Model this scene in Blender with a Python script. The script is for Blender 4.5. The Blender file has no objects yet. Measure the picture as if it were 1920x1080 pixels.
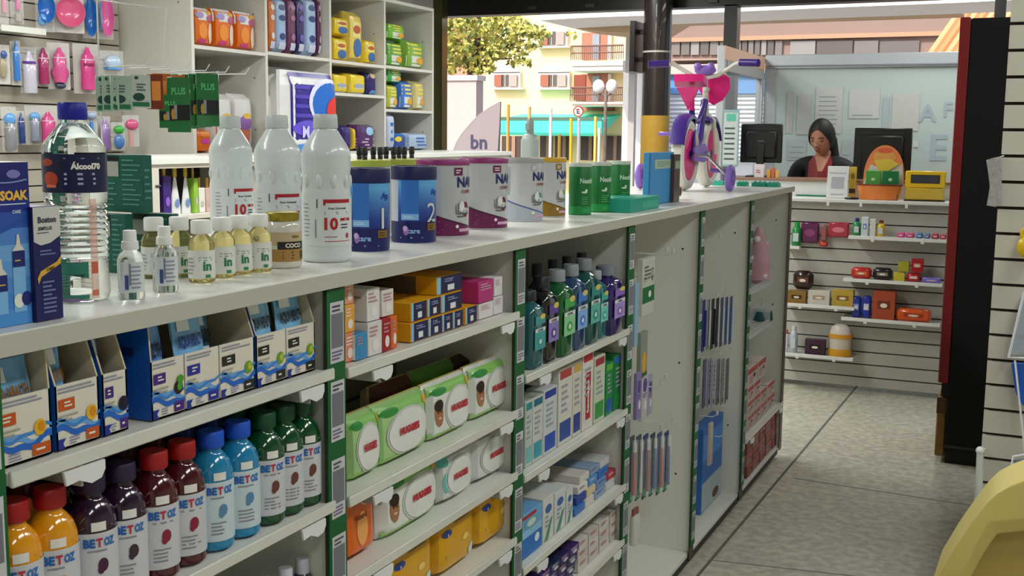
import bpy, bmesh, math, random
from mathutils import Vector, Matrix
from math import sin, cos, pi, radians
random.seed(7)
S_ = bpy.context.scene
COL = S_.collection
# ------------------------------------------------------------------ camera
FPX, PCX, PCY = 2130.0, 960.0, 540.0
RX = Vector((0.91017625, 0.06489497, -0.40910614))   # world axes written in camera axes (right, down, forward)
RY = Vector((0.4140777, -0.11655207, 0.90274873))
RZ = Vector((0.01090168, -0.99106219, -0.13295448))
EYE = Vector((0, 0, 1.6))
cr, cd, cf = [Vector((RX[i], RY[i], RZ[i])) for i in range(3)]
cam = bpy.data.objects.new('camera', bpy.data.cameras.new('camera'))
COL.objects.link(cam)
Mc = Matrix((cr, -cd, -cf)).transposed().to_4x4(); Mc.translation = EYE
cam.matrix_world = Mc
cam.data.sensor_width = 36; cam.data.lens = FPX / 1920 * 36
cam.data.clip_end = 300; cam.data.clip_start = 0.05
S_.camera = cam
# ------------------------------------------------------------------ light
S_.view_settings.view_transform = 'Standard'; S_.view_settings.look = 'None'
S_.view_settings.exposure = 0.22; S_.view_settings.gamma = 1.0; S_.view_settings.use_curve_mapping = False
S_.cycles.use_denoising = True
S_.cycles.max_bounces = 8; S_.cycles.transparent_max_bounces = 16
S_.cycles.sample_clamp_indirect = 6
wd = bpy.data.worlds.new('sky'); S_.world = wd; wd.use_nodes = True
nt = wd.node_tree; nt.nodes.clear()
sk = nt.nodes.new('ShaderNodeTexSky'); sk.sky_type = 'NISHITA'; sk.sun_disc = False
sk.sun_elevation = radians(48); sk.sun_rotation = radians(200); sk.dust_density = 2.5
bg = nt.nodes.new('ShaderNodeBackground'); bg.inputs[1].default_value = 0.30
wo = nt.nodes.new('ShaderNodeOutputWorld')
nt.links.new(sk.outputs[0], bg.inputs[0]); nt.links.new(bg.outputs[0], wo.inputs[0])
sun = bpy.data.objects.new('sun', bpy.data.lights.new('sun', 'SUN')); COL.objects.link(sun)
sun.data.energy = 3.3; sun.data.color = (1, .93, .82); sun.data.angle = radians(1.0)
sun.rotation_euler = Vector((0.35, 0.75, -0.72)).to_track_quat('-Z', 'Y').to_euler()
def area(x, y, z, sx, sy, w, colr=(.985, 1, .95), rot=(0, 0, 0)):
    l = bpy.data.lights.new('lamp', 'AREA'); l.shape = 'RECTANGLE'; l.size = sx; l.size_y = sy
    l.energy = w; l.color = colr
    o = bpy.data.objects.new('lamp', l); o.location = (x, y, z); o.rotation_euler = rot; COL.objects.link(o)
for (lx, ly, wt_) in [(0.75, -.6, 16), (0.75, 1.4, 19), (0.75, 3.2, 22), (0.6, 5.0, 11), (0.3, 6.6, 5), (-.6, 8.2, 20), (.8, 8.3, 10),
                 (-2.6, 0.5, 26), (-2.7, 2.6, 34), (-2.7, 4.5, 38), (-2.7, 6.4, 35), (-3.2, 8.2, 26), (-4.0, 3.4, 22)]:
    area(lx, ly, 2.94, .32, 1.3, wt_)
# ------------------------------------------------------------------ picture maths (used only to read places off the photograph)
def _c(P):
    d = Vector(P) - EYE
    return Vector((cr.dot(d), cd.dot(d), cf.dot(d)))
def yat(px, x, z):                       # y of the point with this x and z seen in that column
    A = _c((x, 0, z)); k = (px - PCX) / FPX
    return (k * A.z - A.x) / (RY.x - k * RY.z)
def zat(py, x, y):
    A = _c((x, y, 0)); k = (py - PCY) / FPX
    return (k * A.z - A.y) / (RZ.y - k * RZ.z)
def _ray(px, py): return cr * (px - PCX) + cd * (py - PCY) + cf * FPX
def at_x(px, py, x): d = _ray(px, py); return EYE + d * ((x - EYE.x) / d.x)
def at_y(px, py, y): d = _ray(px, py); return EYE + d * ((y - EYE.y) / d.y)
def at_z(px, py, z): d = _ray(px, py); return EYE + d * ((z - EYE.z) / d.z)
# ------------------------------------------------------------------ materials
_M = {}
def lin(h):
    h = h.lstrip('#'); r = []
    for i in (0, 2, 4):
        c = int(h[i:i+2], 16) / 255
        r.append(c / 12.92 if c <= .04045 else ((c + .055) / 1.055) ** 2.4)
    return r
def M(h, r=.45, metal=0., trans=0., alpha=1., ior=1.45, coat=0., emit=0., var=.05, scale=30., bump=0.):
    key = (h, r, metal, trans, alpha, ior, coat, emit, var, scale, bump)
    if key in _M: return _M[key]
    m = bpy.data.materials.new('mat_' + h.lstrip('#')); m.use_nodes = True
    n = m.node_tree.nodes; L = m.node_tree.links; b = n['Principled BSDF']
    c = lin(h)
    tc = n.new('ShaderNodeTexCoord'); ns = n.new('ShaderNodeTexNoise'); ns.inputs['Scale'].default_value = scale
    ns.inputs['Detail'].default_value = 3
    L.new(tc.outputs['Object'], ns.inputs['Vector'])
    mx = n.new('ShaderNodeMix'); mx.data_type = 'RGBA'
    mx.inputs[6].default_value = [v * (1 - var) for v in c] + [1]; mx.inputs[7].default_value = [min(1, v * (1 + var)) for v in c] + [1]
    L.new(ns.outputs['Fac'], mx.inputs[0]); L.new(mx.outputs[2], b.inputs['Base Color'])
    b.inputs['Roughness'].default_value = r; b.inputs['Metallic'].default_value = metal
    b.inputs['Transmission Weight'].default_value = trans; b.inputs['Alpha'].default_value = alpha
    b.inputs['IOR'].default_value = ior; b.inputs['Coat Weight'].default_value = coat
    if emit:
        b.inputs['Emission Color'].default_value = c + [1]; b.inputs['Emission Strength'].default_value = emit
    if bump:
        bp = n.new('ShaderNodeBump'); bp.inputs['Strength'].default_value = bump; bp.inputs['Distance'].default_value = .004
        L.new(ns.outputs['Fac'], bp.inputs['Height']); L.new(bp.outputs[0], b.inputs['Normal'])
    _M[key] = m; return m
def concrete(name, c1, c2, c3, sc=1.2, rough=.5):
    m = bpy.data.materials.new(name); m.use_nodes = True
    n = m.node_tree.nodes; L = m.node_tree.links; b = n['Principled BSDF']
    tc = n.new('ShaderNodeTexCoord')
    a = n.new('ShaderNodeTexNoise'); a.inputs['Scale'].default_value = sc; a.inputs['Detail'].default_value = 8; a.inputs['Roughness'].default_value = .65
    e = n.new('ShaderNodeTexNoise'); e.inputs['Scale'].default_value = sc * 22; e.inputs['Detail'].default_value = 5
    L.new(tc.outputs['Object'], a.inputs['Vector']); L.new(tc.outputs['Object'], e.inputs['Vector'])
    r = n.new('ShaderNodeValToRGB'); r.color_ramp.elements[0].position = .32; r.color_ramp.elements[1].position = .68
    r.color_ramp.elements[0].color = lin(c1) + [1]; r.color_ramp.elements[1].color = lin(c2) + [1]
    L.new(a.outputs['Fac'], r.inputs['Fac'])
    r2 = n.new('ShaderNodeValToRGB'); r2.color_ramp.elements[0].position = .38; r2.color_ramp.elements[1].position = .62
    r2.color_ramp.elements[0].color = (.78, .78, .78, 1); r2.color_ramp.elements[1].color = (1.12, 1.12, 1.12, 1)
    L.new(e.outputs['Fac'], r2.inputs['Fac'])
    mx = n.new('ShaderNodeMix'); mx.data_type = 'RGBA'; mx.blend_type = 'MULTIPLY'; mx.inputs[0].default_value = 1
    L.new(r.outputs[0], mx.inputs[6]); L.new(r2.outputs[0], mx.inputs[7]); L.new(mx.outputs[2], b.inputs['Base Color'])
    b.inputs['Roughness'].default_value = rough
    bp = n.new('ShaderNodeBump'); bp.inputs['Strength'].default_value = .15; bp.inputs['Distance'].default_value = .01
    L.new(e.outputs['Fac'], bp.inputs['Height']); L.new(bp.outputs[0], b.inputs['Normal'])
    return m
WHITE = M('#dfe0d8', .35, var=.02, scale=8)
WHITE2 = M('#e8eae6', .4, var=.02)
PAPER = M('#e9e7e2', .5)
BLACK = M('#0b0b0c', .45)
DARK = M('#1c1b1a', .5)
GREEN = M('#0b5c2c', .45)
CHROME = M('#c9ccd0', .25, metal=.9)
WIRE = M('#e6e8ea', .3, metal=.2)
CLEAR = M('#f4f8fa', .08, alpha=.22)
GLASSY = M('#eef4f4', .03, trans=1., ior=1.15, var=.0)
INK = M('#43454e', .5)
# ------------------------------------------------------------------ mesh builder
_T = {}
def glyphs(s, bold=.03):
    k = (s, bold)
    if k not in _T:
        c = bpy.data.curves.new('t', 'FONT'); c.body = s; c.resolution_u = 2; c.offset = bold
        o = bpy.data.objects.new('t', c); me = bpy.data.meshes.new_from_object(o)
        vs = [(v.co.x, v.co.y) for v in me.vertices]; fs = [tuple(p.vertices) for p in me.polygons]
        bpy.data.objects.remove(o); bpy.data.curves.remove(c); bpy.data.meshes.remove(me)
        x0 = min(v[0] for v in vs); x1 = max(v[0] for v in vs); y0 = min(v[1] for v in vs); y1 = max(v[1] for v in vs)
        _T[k] = ([((x - x0) / (y1 - y0), (y - y0) / (y1 - y0)) for x, y in vs], fs, (x1 - x0) / (y1 - y0))
    return _T[k]
class MB:
    def __init__(s): s.v = []; s.f = []; s.m = []; s.s = []; s.mats = []; s.X = None
    def mi(s, m):
        if m not in s.mats: s.mats.append(m)
        return s.mats.index(m)
    def add(s, vs, fs, mat, smooth=False):
        o = len(s.v); i = s.mi(mat) if not isinstance(mat, list) else None
        if s.X is not None: vs = [s.X @ Vector(p) for p in vs]
        s.v += [tuple(p) for p in vs]
        for k, f in enumerate(fs):
            s.f.append(tuple(o + a for a in f)); s.m.append(i if i is not None else s.mi(mat[k])); s.s.append(smooth)
        return s
    def box(s, x0, x1, y0, y1, z0, z1, mat, c=0.):
        if x1 < x0: x0, x1 = x1, x0
        if y1 < y0: y0, y1 = y1, y0
        if z1 < z0: z0, z1 = z1, z0
        if c <= 0:
            vs = [(x, y, z) for x in (x0, x1) for y in (y0, y1) for z in (z0, z1)]
            fs = [(0, 1, 3, 2), (4, 6, 7, 5), (0, 4, 5, 1), (2, 3, 7, 6), (0, 2, 6, 4), (1, 5, 7, 3)]
            return s.add(vs, fs, mat)
        c = min(c, (x1-x0)*.45, (y1-y0)*.45, (z1-z0)*.45)
        vs = []; ix = {}
        for a in (0, 1):
            for b in (0, 1):
                for d in (0, 1):
                    X, Y, Z = (x0, x1)[a], (y0, y1)[b], (z0, z1)[d]
                    xi, yi, zi = X + (c, -c)[a], Y + (c, -c)[b], Z + (c, -c)[d]
                    ix[a, b, d] = len(vs); vs += [(X, yi, zi), (xi, Y, zi), (xi, yi, Z)]
        g = lambda a, b, d, k: ix[a, b, d] + k
        fs = []
        for a in (0, 1): fs.append((g(a,0,0,0), g(a,0,1,0), g(a,1,1,0), g(a,1,0,0)))
        for b in (0, 1): fs.append((g(0,b,0,1), g(0,b,1,1), g(1,b,1,1), g(1,b,0,1)))
        for d in (0, 1): fs.append((g(0,0,d,2), g(0,1,d,2), g(1,1,d,2), g(1,0,d,2)))
        for a in (0, 1):
            for b in (0, 1): fs.append((g(a,b,0,0), g(a,b,1,0), g(a,b,1,1), g(a,b,0,1)))
            for d in (0, 1): fs.append((g(a,0,d,0), g(a,1,d,0), g(a,1,d,2), g(a,0,d,2)))
        for b in (0, 1):
            for d in (0, 1): fs.append((g(0,b,d,1), g(1,b,d,1), g(1,b,d,2), g(0,b,d,2)))
        for a in (0, 1):
            for b in (0, 1):
                for d in (0, 1): fs.append((g(a,b,d,0), g(a,b,d,1), g(a,b,d,2)))
        return s.add(vs, fs, mat)
    def lathe(s, prof, mat, seg=24, c=(0, 0, 0), sx=1., sy=1., p=2., mats=None, cap=True, flute=0, fd=0.):
        vs = []; fs = []; ms = []
        n = len(prof)
        for (r, z) in prof:
            for k in range(seg):
                a = 2 * pi * k / seg; ca, sa = cos(a), sin(a)
                q = 1. if p == 2 else (abs(ca) ** p + abs(sa) ** p) ** (-1 / p)
                rr = r * q * (1 - (fd * (0.5 + .5 * cos(flute * a)) if flute else 0))
                vs.append((c[0] + rr * ca * sx, c[1] + rr * sa * sy, c[2] + z))
        for i in range(n - 1):
            for k in range(seg):
                k2 = (k + 1) % seg
                fs.append((i*seg+k, i*seg+k2, (i+1)*seg+k2, (i+1)*seg+k)); ms.append(mats[i] if mats else mat)
        if cap:
            fs.append(tuple(range(seg))[::-1]); ms.append(mats[0] if mats else mat)
            fs.append(tuple((n-1)*seg + k for k in range(seg))); ms.append(mats[-1] if mats else mat)
        return s.add(vs, fs, ms, True)
    def tube(s, pts, r, mat, seg=6, cap=True):
        pts = [Vector(p) for p in pts]; n = len(pts)
        rr = r if isinstance(r, (list, tuple)) else [r] * n
        t = (pts[1] - pts[0]).normalized()
        u = t.cross(Vector((0, 0, 1)))
        if u.length < .05: u = t.cross(Vector((1, 0, 0)))
        u.normalize(); vs = []; fs = []
        for i in range(n):
            t = (pts[min(i+1, n-1)] - pts[max(i-1, 0)]).normalized()
            u = (u - t * u.dot(t)).normalized(); w = t.cross(u)
            for k in range(seg):
                a = 2 * pi * k / seg; vs.append(pts[i] + (u * cos(a) + w * sin(a)) * rr[i])
        for i in range(n - 1):
            for k in range(seg):
                k2 = (k + 1) % seg; fs.append((i*seg+k, i*seg+k2, (i+1)*seg+k2, (i+1)*seg+k))
        if cap: fs += [tuple(range(seg))[::-1], tuple((n-1)*seg+k for k in range(seg))]
        return s.add(vs, fs, mat, True)
    def prism(s, pts, off, mat, smooth=False):         # outline (3-D points) pushed along off
        n = len(pts); off = Vector(off)
        vs = [Vector(p) for p in pts] + [Vector(p) + off for p in pts]
        fs = [tuple(range(n))[::-1], tuple(range(n, 2*n))] + [(i, (i+1) % n, n+(i+1) % n, n+i) for i in range(n)]
        return s.add(vs, fs, mat, smooth)
    def ball(s, c, r, mat, seg=16, rings=10, sc=(1, 1, 1)):
        pr = [(sin(pi * (i + .001) / rings * .9998) * r, -cos(pi * i / rings) * r * sc[2]) for i in range(rings + 1)]
        return s.lathe(pr, mat, seg, c=c, sx=sc[0], sy=sc[1])
    # printed matter: Sf(u, v, lift) -> point on a surface
    def rect(s, Sf, u0, u1, v0, v1, mat, l=.0005, n=1, m=1):
        vs = [Sf(u0 + (u1-u0)*i/n, v0 + (v1-v0)*j/m, l) for j in range(m+1) for i in range(n+1)]
        fs = [(j*(n+1)+i, j*(n+1)+i+1, (j+1)*(n+1)+i+1, (j+1)*(n+1)+i) for j in range(m) for i in range(n)]
        return s.add(vs, fs, mat)
    def poly(s, Sf, pts, mat, l=.0005):
        return s.add([Sf(u, v, l) for u, v in pts], [tuple(range(len(pts)))], mat)
    def ell(s, Sf, cu, cv, ru, rv, mat, l=.0005, seg=20, rings=3):
        vs = [Sf(cu, cv, l)]; fs = []
        for q in range(1, rings + 1):
            for k in range(seg):
                a = 2*pi*k/seg; vs.append(Sf(cu + ru*cos(a)*q/rings, cv + rv*sin(a)*q/rings, l))
        for k in range(seg): fs.append((0, 1+k, 1+(k+1) % seg))
        for q in range(rings-1):
            for k in range(seg):
                k2 = (k+1) % seg; a = 1+q*seg; b = a+seg
                fs.append((a+k, b+k, b+k2, a+k2))
        return s.add(vs, fs, mat)
    def text(s, Sf, t, cu, cv, h, mat, l=.001, maxw=None, bold=.03, sl=0., anchor=.5):
        vs, fs, asp = glyphs(t, bold); kx = h
        if maxw and asp * h > maxw: kx = maxw / asp
        w = asp * kx
        return s.add([Sf(cu - w*anchor + x*kx, cv - h/2 + y*h + sl*(x*kx - w/2), l) for x, y in vs], fs, mat)
    def bars(s, Sf, u0, u1, v0, v1, n, mat, l=.001, k=.45):   # rows of fine print
        for i in range(n):
            vv = v1 - (v1-v0)*(i+.5)/n; hh = (v1-v0)/n*k/2
            s.rect(Sf, u0, u0 + (u1-u0)*random.uniform(.55, 1), vv-hh, vv+hh, mat, l, 2)
        return s
    def build(s, name, parent=None, loc=None, rz=0., weld=False):
        me = bpy.data.meshes.new(name); me.from_pydata(s.v, [], s.f)
        for m in s.mats: me.materials.append(m)
        me.polygons.foreach_set('material_index', s.m); me.polygons.foreach_set('use_smooth', s.s)
        bm = bmesh.new(); bm.from_mesh(me); bmesh.ops.recalc_face_normals(bm, faces=bm.faces); bm.to_mesh(me); bm.free()
        me.set_sharp_from_angle(angle=radians(42))
        o = bpy.data.objects.new(name, me); COL.objects.link(o)
        if parent is not None: o.parent = parent
        if loc is not None: o.location = loc
        o.rotation_euler.z = rz
        return o
def tag(o, label, cat, group=None, kind=None):
    o['label'] = label; o['category'] = cat
    if group: o['group'] = group
    if kind: o['kind'] = kind
    return o
def thing(name, label, cat, loc=(0, 0, 0), rz=0., group=None):
    o = bpy.data.objects.new(name, None); COL.objects.link(o); o.location = loc; o.rotation_euler.z = rz
    o.empty_display_size = .05
    return tag(o, label, cat, group)
def struct(name, mb, **k):
    o = mb.build(name, **k); o['kind'] = 'structure'; return o
def dup(root, loc, label=None, rz=None, group=None):
    r = root.copy(); COL.objects.link(r); r.location = loc
    if rz is not None: r.rotation_euler.z = rz
    if label: r['label'] = label
    if group: r['group'] = group
    for ch in list(root.children):
        c = ch.copy(); COL.objects.link(c); c.parent = r
        for g in list(ch.children):
            d = g.copy(); COL.objects.link(d); d.parent = c
    return r
def lname(w, k): return w[k] if k < len(w) else 'last'
ORD = ['first', 'second', 'third', 'fourth', 'fifth', 'sixth', 'seventh', 'eighth', 'ninth', 'tenth', 'eleventh', 'twelfth']
# surfaces ----------------------------------------------------------
def FF(w): return lambda u, v, l: (l, -w/2 + u, v)                     # front, facing +x
def FS(w, d): return lambda u, v, l: (-d + u, -w/2 - l, v)              # side, facing -y
def FT(w, d, h): return lambda u, v, l: (-v, -w/2 + u, h + l)           # top
def FC(r, a0=0.): return lambda u, v, l: ((r+l)*cos(a0 + u/r), (r+l)*sin(a0 + u/r), v)   # round
# ------------------------------------------------------------------ room shell
ZT, XF, XB = 1.37, -1.066, -1.70
floorm = concrete('floor_concrete', '#bab7a8', '#cfcbba', '#777', 1.1, .42)
b = MB(); b.box(-5.3, 3.2, -2.2, 9.75, -.12, 0, floorm); struct('floor', b)
b = MB(); b.box(-5.2, 3.1, -2.1, 9.7, 3.0, 3.1, M('#8c8a84', .8)); struct('ceiling', b)
wm = M('#cfccc3', .75, var=.03, scale=3)
b = MB(); b.box(-5.2, -5.09, -2.1, 9.5, 0, 3.0, wm); struct('wall_left', b)
b = MB(); b.box(3.0, 3.1, -2.1, 9.7, 0, 3.0, wm); struct('wall_right', b)
b = MB(); b.box(-5.2, 3.1, -2.2, -2.1, 0, 3.0, wm); struct('wall_back', b)
b = MB(); b.box(-5.15, 3.1, 9.56, 9.72, 2.69, 3.0, M('#171514', .4))
for k in range(9): b.box(-4.2 + k*.55, -4.12 + k*.55, 9.54, 9.56, 2.72, 2.75, M('#3b3836', .4))
struct('trim_1', b)
# floor joints cut as thin dark grooves
b = MB(); g1 = at_z(1308, 1080, 0); g2 = at_z(1597, 736, 0)
dv = (g2 - g1).normalized(); nn = Vector((-dv.y, dv.x, 0)) * .006
p0 = g1 - dv * 4; p1 = g2 + dv * 1.9; up = Vector((0, 0, .0012))
b.prism([p0 - nn, p1 - nn, p1 + nn, p0 + nn], up, M('#6a6860', .8))
for (a_, c_) in (((1328, 1050), (1600, 1080)), ((1490, 897), (1900, 960))):
    q0, q1 = at_z(*a_, 0), at_z(*c_, 0); dq = (q1-q0).normalized(); n2 = Vector((-dq.y, dq.x, 0))*.004
    b.prism([q0 - n2, q1 + dq - n2, q1 + dq + n2, q0 + n2], up, M('#8a877c', .8))
struct('trim_2', b)
# round iron column with a yellow foot, and a thin door post
pc = at_y(1232, 100, 9.35)
b = MB(); b.lathe([(.118, 1.78), (.118, 2.99)], M('#2b211f', .35, coat=.3), 28)
b.lathe([(.121, 2.30), (.121, 2.315)], M('#b9b5ae', .4), 28)
o = struct('wall_column', b, loc=(pc.x, 9.35, 0))
b = MB(); b.lathe([(.12, 0), (.12, 1.78)], M('#c79a3a', .5, var=.12), 28)
o2 = b.build('painted_foot', o); 
pc = at_y(1372, 40, 9.6)
b = MB(); b.box(pc.x-.055, pc.x+.055, 9.56, 9.68, 0, 2.7, M('#141312', .35)); struct('trim_3', b)
pc = at_y(1876, 15, 9.6)
b = MB(); b.box(pc.x-.04, pc.x+.04, 9.56, 9.68, 0, 2.7, M('#141312', .35)); struct('trim_4', b)
pa, pb = at_y(812, 60, 8.95), at_y(829, 60, 8.95)
b = MB(); b.box(pa.x, pb.x, 8.95, 9.05, 0, 2.99, M('#5a5a3a', .12, metal=.8)); struct('trim_5', b)
# ------------------------------------------------------------------ main shelving run
BY = [.895, 1.617, 2.39, 3.198, 4.0, 4.80, 5.66]
lam = WHITE
b = MB(); b.box(-1.70, -1.052, .70, 5.675, ZT-.028, ZT, M('#e3e4de', .28, var=.02, scale=6), .002)
b.box(-1.052, -1.0505, .70, 5.675, ZT-.0265, ZT-.002, M('#b9b9ad', .4, var=.02))  # edge banding toned darker to hold down lamp light on the front
wt = tag(b.build('worktop'), 'long white laminate worktop running over the low shelving units', 'worktop')
SH = {0: [1.203, .970, .745, .45], 1: [1.195, .962, .812, .652, .40], 2: [1.034, .790, .556, .382, .12], 3: [], 4: [], 5: [.290]}
unit_words = ['filled with drink bottles and blue pouch boxes', 'filled with wipes and yellow cartons', 'filled with mouthwash and toothpaste',
              'with hanging white bag and toothbrush packs on pegs', 'with hanging comb packs on pegs', 'at the far end with clear trays and red cartons']
def card_strip(y, zt=ZT-.031, zb=.09, parent=None, w=.054, seed=0):
    st = MB(); st.box(-1.0655, -1.060, y - w/2, y + w/2, zb, zt, GREEN, .001)
    s = st.build('price_strip', parent)
    if y < .8: return s
    n = 5 if y < 4 else 4
    hh = .105; z = zt - .022
    F = lambda u, v, l: (-1.060 + l, y - w/2 + .006 + u, v)
    ww = w - .012; k = 0
    while z - hh > zb + .01 and k < 9:
        c = MB(); c.rect(F, 0, ww, z-hh, z, M('#c5c6cb', .5), .0006)
        c.rect(F, 0.003, ww-.003, z-hh+.026, z-.020, M('#74757f', .6), .0010)     # blank grey square of the card
        c.bars(F, .006, ww-.006, z-.018, z-.004, 2, INK, .0014)
        c.bars(F, .004, ww-.004, z-hh+.004, z-hh+.022, 3, M('#6b5f86', .5), .0014)
        if k == 4 and y < 2:
            hh2 = .05
            c = MB(); c.rect(F, 0, ww, z-hh2, z, M('#c9cbd3', .5), .0006); c.ell(F, .013, z-hh2/2, .009, .013, M('#b02a33', .5), .0012)
            c.ell(F, .030, z-hh2/2, .010, .013, M('#3a7fc4', .5), .0012)
            c.build('price_card', s); z -= hh2 + .03
        else:
            c.build('price_card', s); z -= hh + .032
        k += 1
    return s
for i in range(6):
    y0, y1 = BY[i], BY[i+1]
    u = thing('shelving_unit', 'open white shelving unit ' + unit_words[i], 'shelving unit', (0, 0, 0), group='low shelving units along the aisle')
    ys = [y0, y1] if i == 0 else [y1]
    for yy in ys:
        e = MB(); e.box(-1.69, -1.068, yy-.012, yy+.012, .05, ZT-.0285, lam, .001)
        for xx, zz in ((-1.13, 1.20), (-1.13, .78), (-1.13, .36)):
            e.tube([(xx, yy-.0125, zz), (xx, yy-.0128, zz)], .004, BLACK, 8)
        e.build('side_panel', u)
        (card_strip(yy, parent=u) if yy < 5 else None)
        e = MB(); e.box(-1.068, -1.0655, yy-.030, yy+.030, .04, ZT-.030, M('#3a2f28', .4)); e.build('edge_profile', u)
    e = MB(); e.box(-1.40, -1.388, y0+.012, y1-.012, .05, ZT-.0285, [M('#17171a', .6), M('#8e8b7e', .5), M('#8e8b7e', .5), lam, lam, lam][i])  # first three backs darkened: deep shade of the bays put into colour
    for k in range(9):
        zz = .12 + .145*k
        e.box(-1.388, -1.3875, y0+.05, y1-.05, zz, zz+.008, DARK)
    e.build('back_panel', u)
    e = MB(); e.box(-1.388, -1.072, y0+.012, y1-.012, .05, .066, lam, .001); e.box(-1.10, -1.075, y0+.012, y1-.012, .02, .05, DARK)
    e.build('base_shelf', u)
    for yy in (y0+.05, y1-.05):
        e = MB(); e.lathe([(.018, 0), (.018, .01), (.008, .012), (.008, .05)], CHROME, 12, c=(-1.12, yy, 0))
        e.build('foot', u)
    for z in SH[i]:
        e = MB(); e.box(-1.386, -1.064, y0+.032, y1-.028, z-.016, z, lam, .001)
        e.box(-1.064, -1.056, y0+.032, y1-.012, z-.018, z+.002, M('#d4d5cd', .3), .002)
        sh = e.build('shelf', u)
        for fy in (y0+.14, y1-.085):
            g = MB(); w_ = .034
            pts = [(-1.056, fy-w_, z-.018), (-1.056, fy+w_, z-.018), (-1.056, fy+w_, z-.030), (-1.056, fy+w_*.8, z-.040), (-1.056, fy+w_*.3, z-.043), (-1.056, fy-w_*.3, z-.034), (-1.056, fy-w_*.9, z-.036)]
            g.prism(pts, (.004, 0, 0), M('#e2e4e6', .2)); g.box(-1.36, -1.058, fy-.002, fy+.002, z-.045, z-.016, M('#b9b9b0', .4))
            g.build('bracket', sh)
# ------------------------------------------------------------------ cartons
def carton(name, label, cat, xf, pl, pr, z, h, d, base, art=None, group=None, rz=0., c=.0008, y=None, w=None, side=None, top=None):
    """front face plane xf, between picture columns pl..pr (or centre y and width w), standing at height z"""
    if y is None:
        ya, yb = yat(pl, xf, z + h/2), yat(pr, xf, z + h/2); w = (yb - ya) * .985; y = (ya + yb) / 2
    mb = MB(); mb.box(-d, 0, -w/2, w/2, 0, h, base, c)
    if side: mb.rect(FS(w, d), .001, d-.001, .001, h-.001, side, .0004)
    if top: mb.rect(FT(w, d, h), .001, w-.001, .001, d-.001, top, .0004)
    if art: art(mb, FF(w), FS(w, d), FT(w, d, h), w, d, h)
    return tag(mb.build(name, loc=(xf, y, z), rz=rz), label, cat, group)
# --- shelf of blue and white pouch boxes (first unit, top shelf)
AQW = M('#ddd8cb', .5); WV1 = M('#1f66c8', .4); WV2 = M('#6aa2de', .4); BLU = M('#0a55b8', .4)
pouchm = M('#5596d6', .25, coat=.4, var=.25, scale=25)
tags_ = [('#c4571c', '#e8b020', '#5a9bd8', '#8a5a1a', '#d98b1c'), ('#c4571c', '#e8b020', '#5a9bd8', '#8a5a1a', '#d98b1c'),
         ('#4a2580', '#1c1638', '#2b5fae', '#1a2244', '#1c1638'), ('#4a2580', '#22141e', '#4d86cf', '#1b2248', '#4b9a30'),
         ('#2a2f9a', None, '#5aa0e8', '#13307a', None), ('#22251f', '#69a22c', '#2d6f93', '#1b3a40', '#b5c22c'),
         ('#22251f', '#69a22c', '#62a4e2', '#20252c', '#b5c22c'), ('#22251f', '#69a22c', '#62a4e2', '#20252c', '#b5c22c')]
spans = [(-22, 97), (104, 187), (192, 240), (283, 346), (347, 411), (412, 478), (480, 536), (537, 591)]
aqlab = ['white wavy-print pouch box with orange tag, cut by the left edge', 'second white pouch box with orange tag and sunflower, blue left edge',
         'narrow white pouch box with purple tag left of the bright blue box side', 'white pouch box with purple tag and blackberry print, bright blue side panel',
         'white pouch box with blue tag and tall light blue pouch', 'white pouch box with black tag and green fruit, half empty',
         'white pouch box with black tag, second from the green price strip', 'white pouch box with black tag nearest the green price strip']
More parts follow.
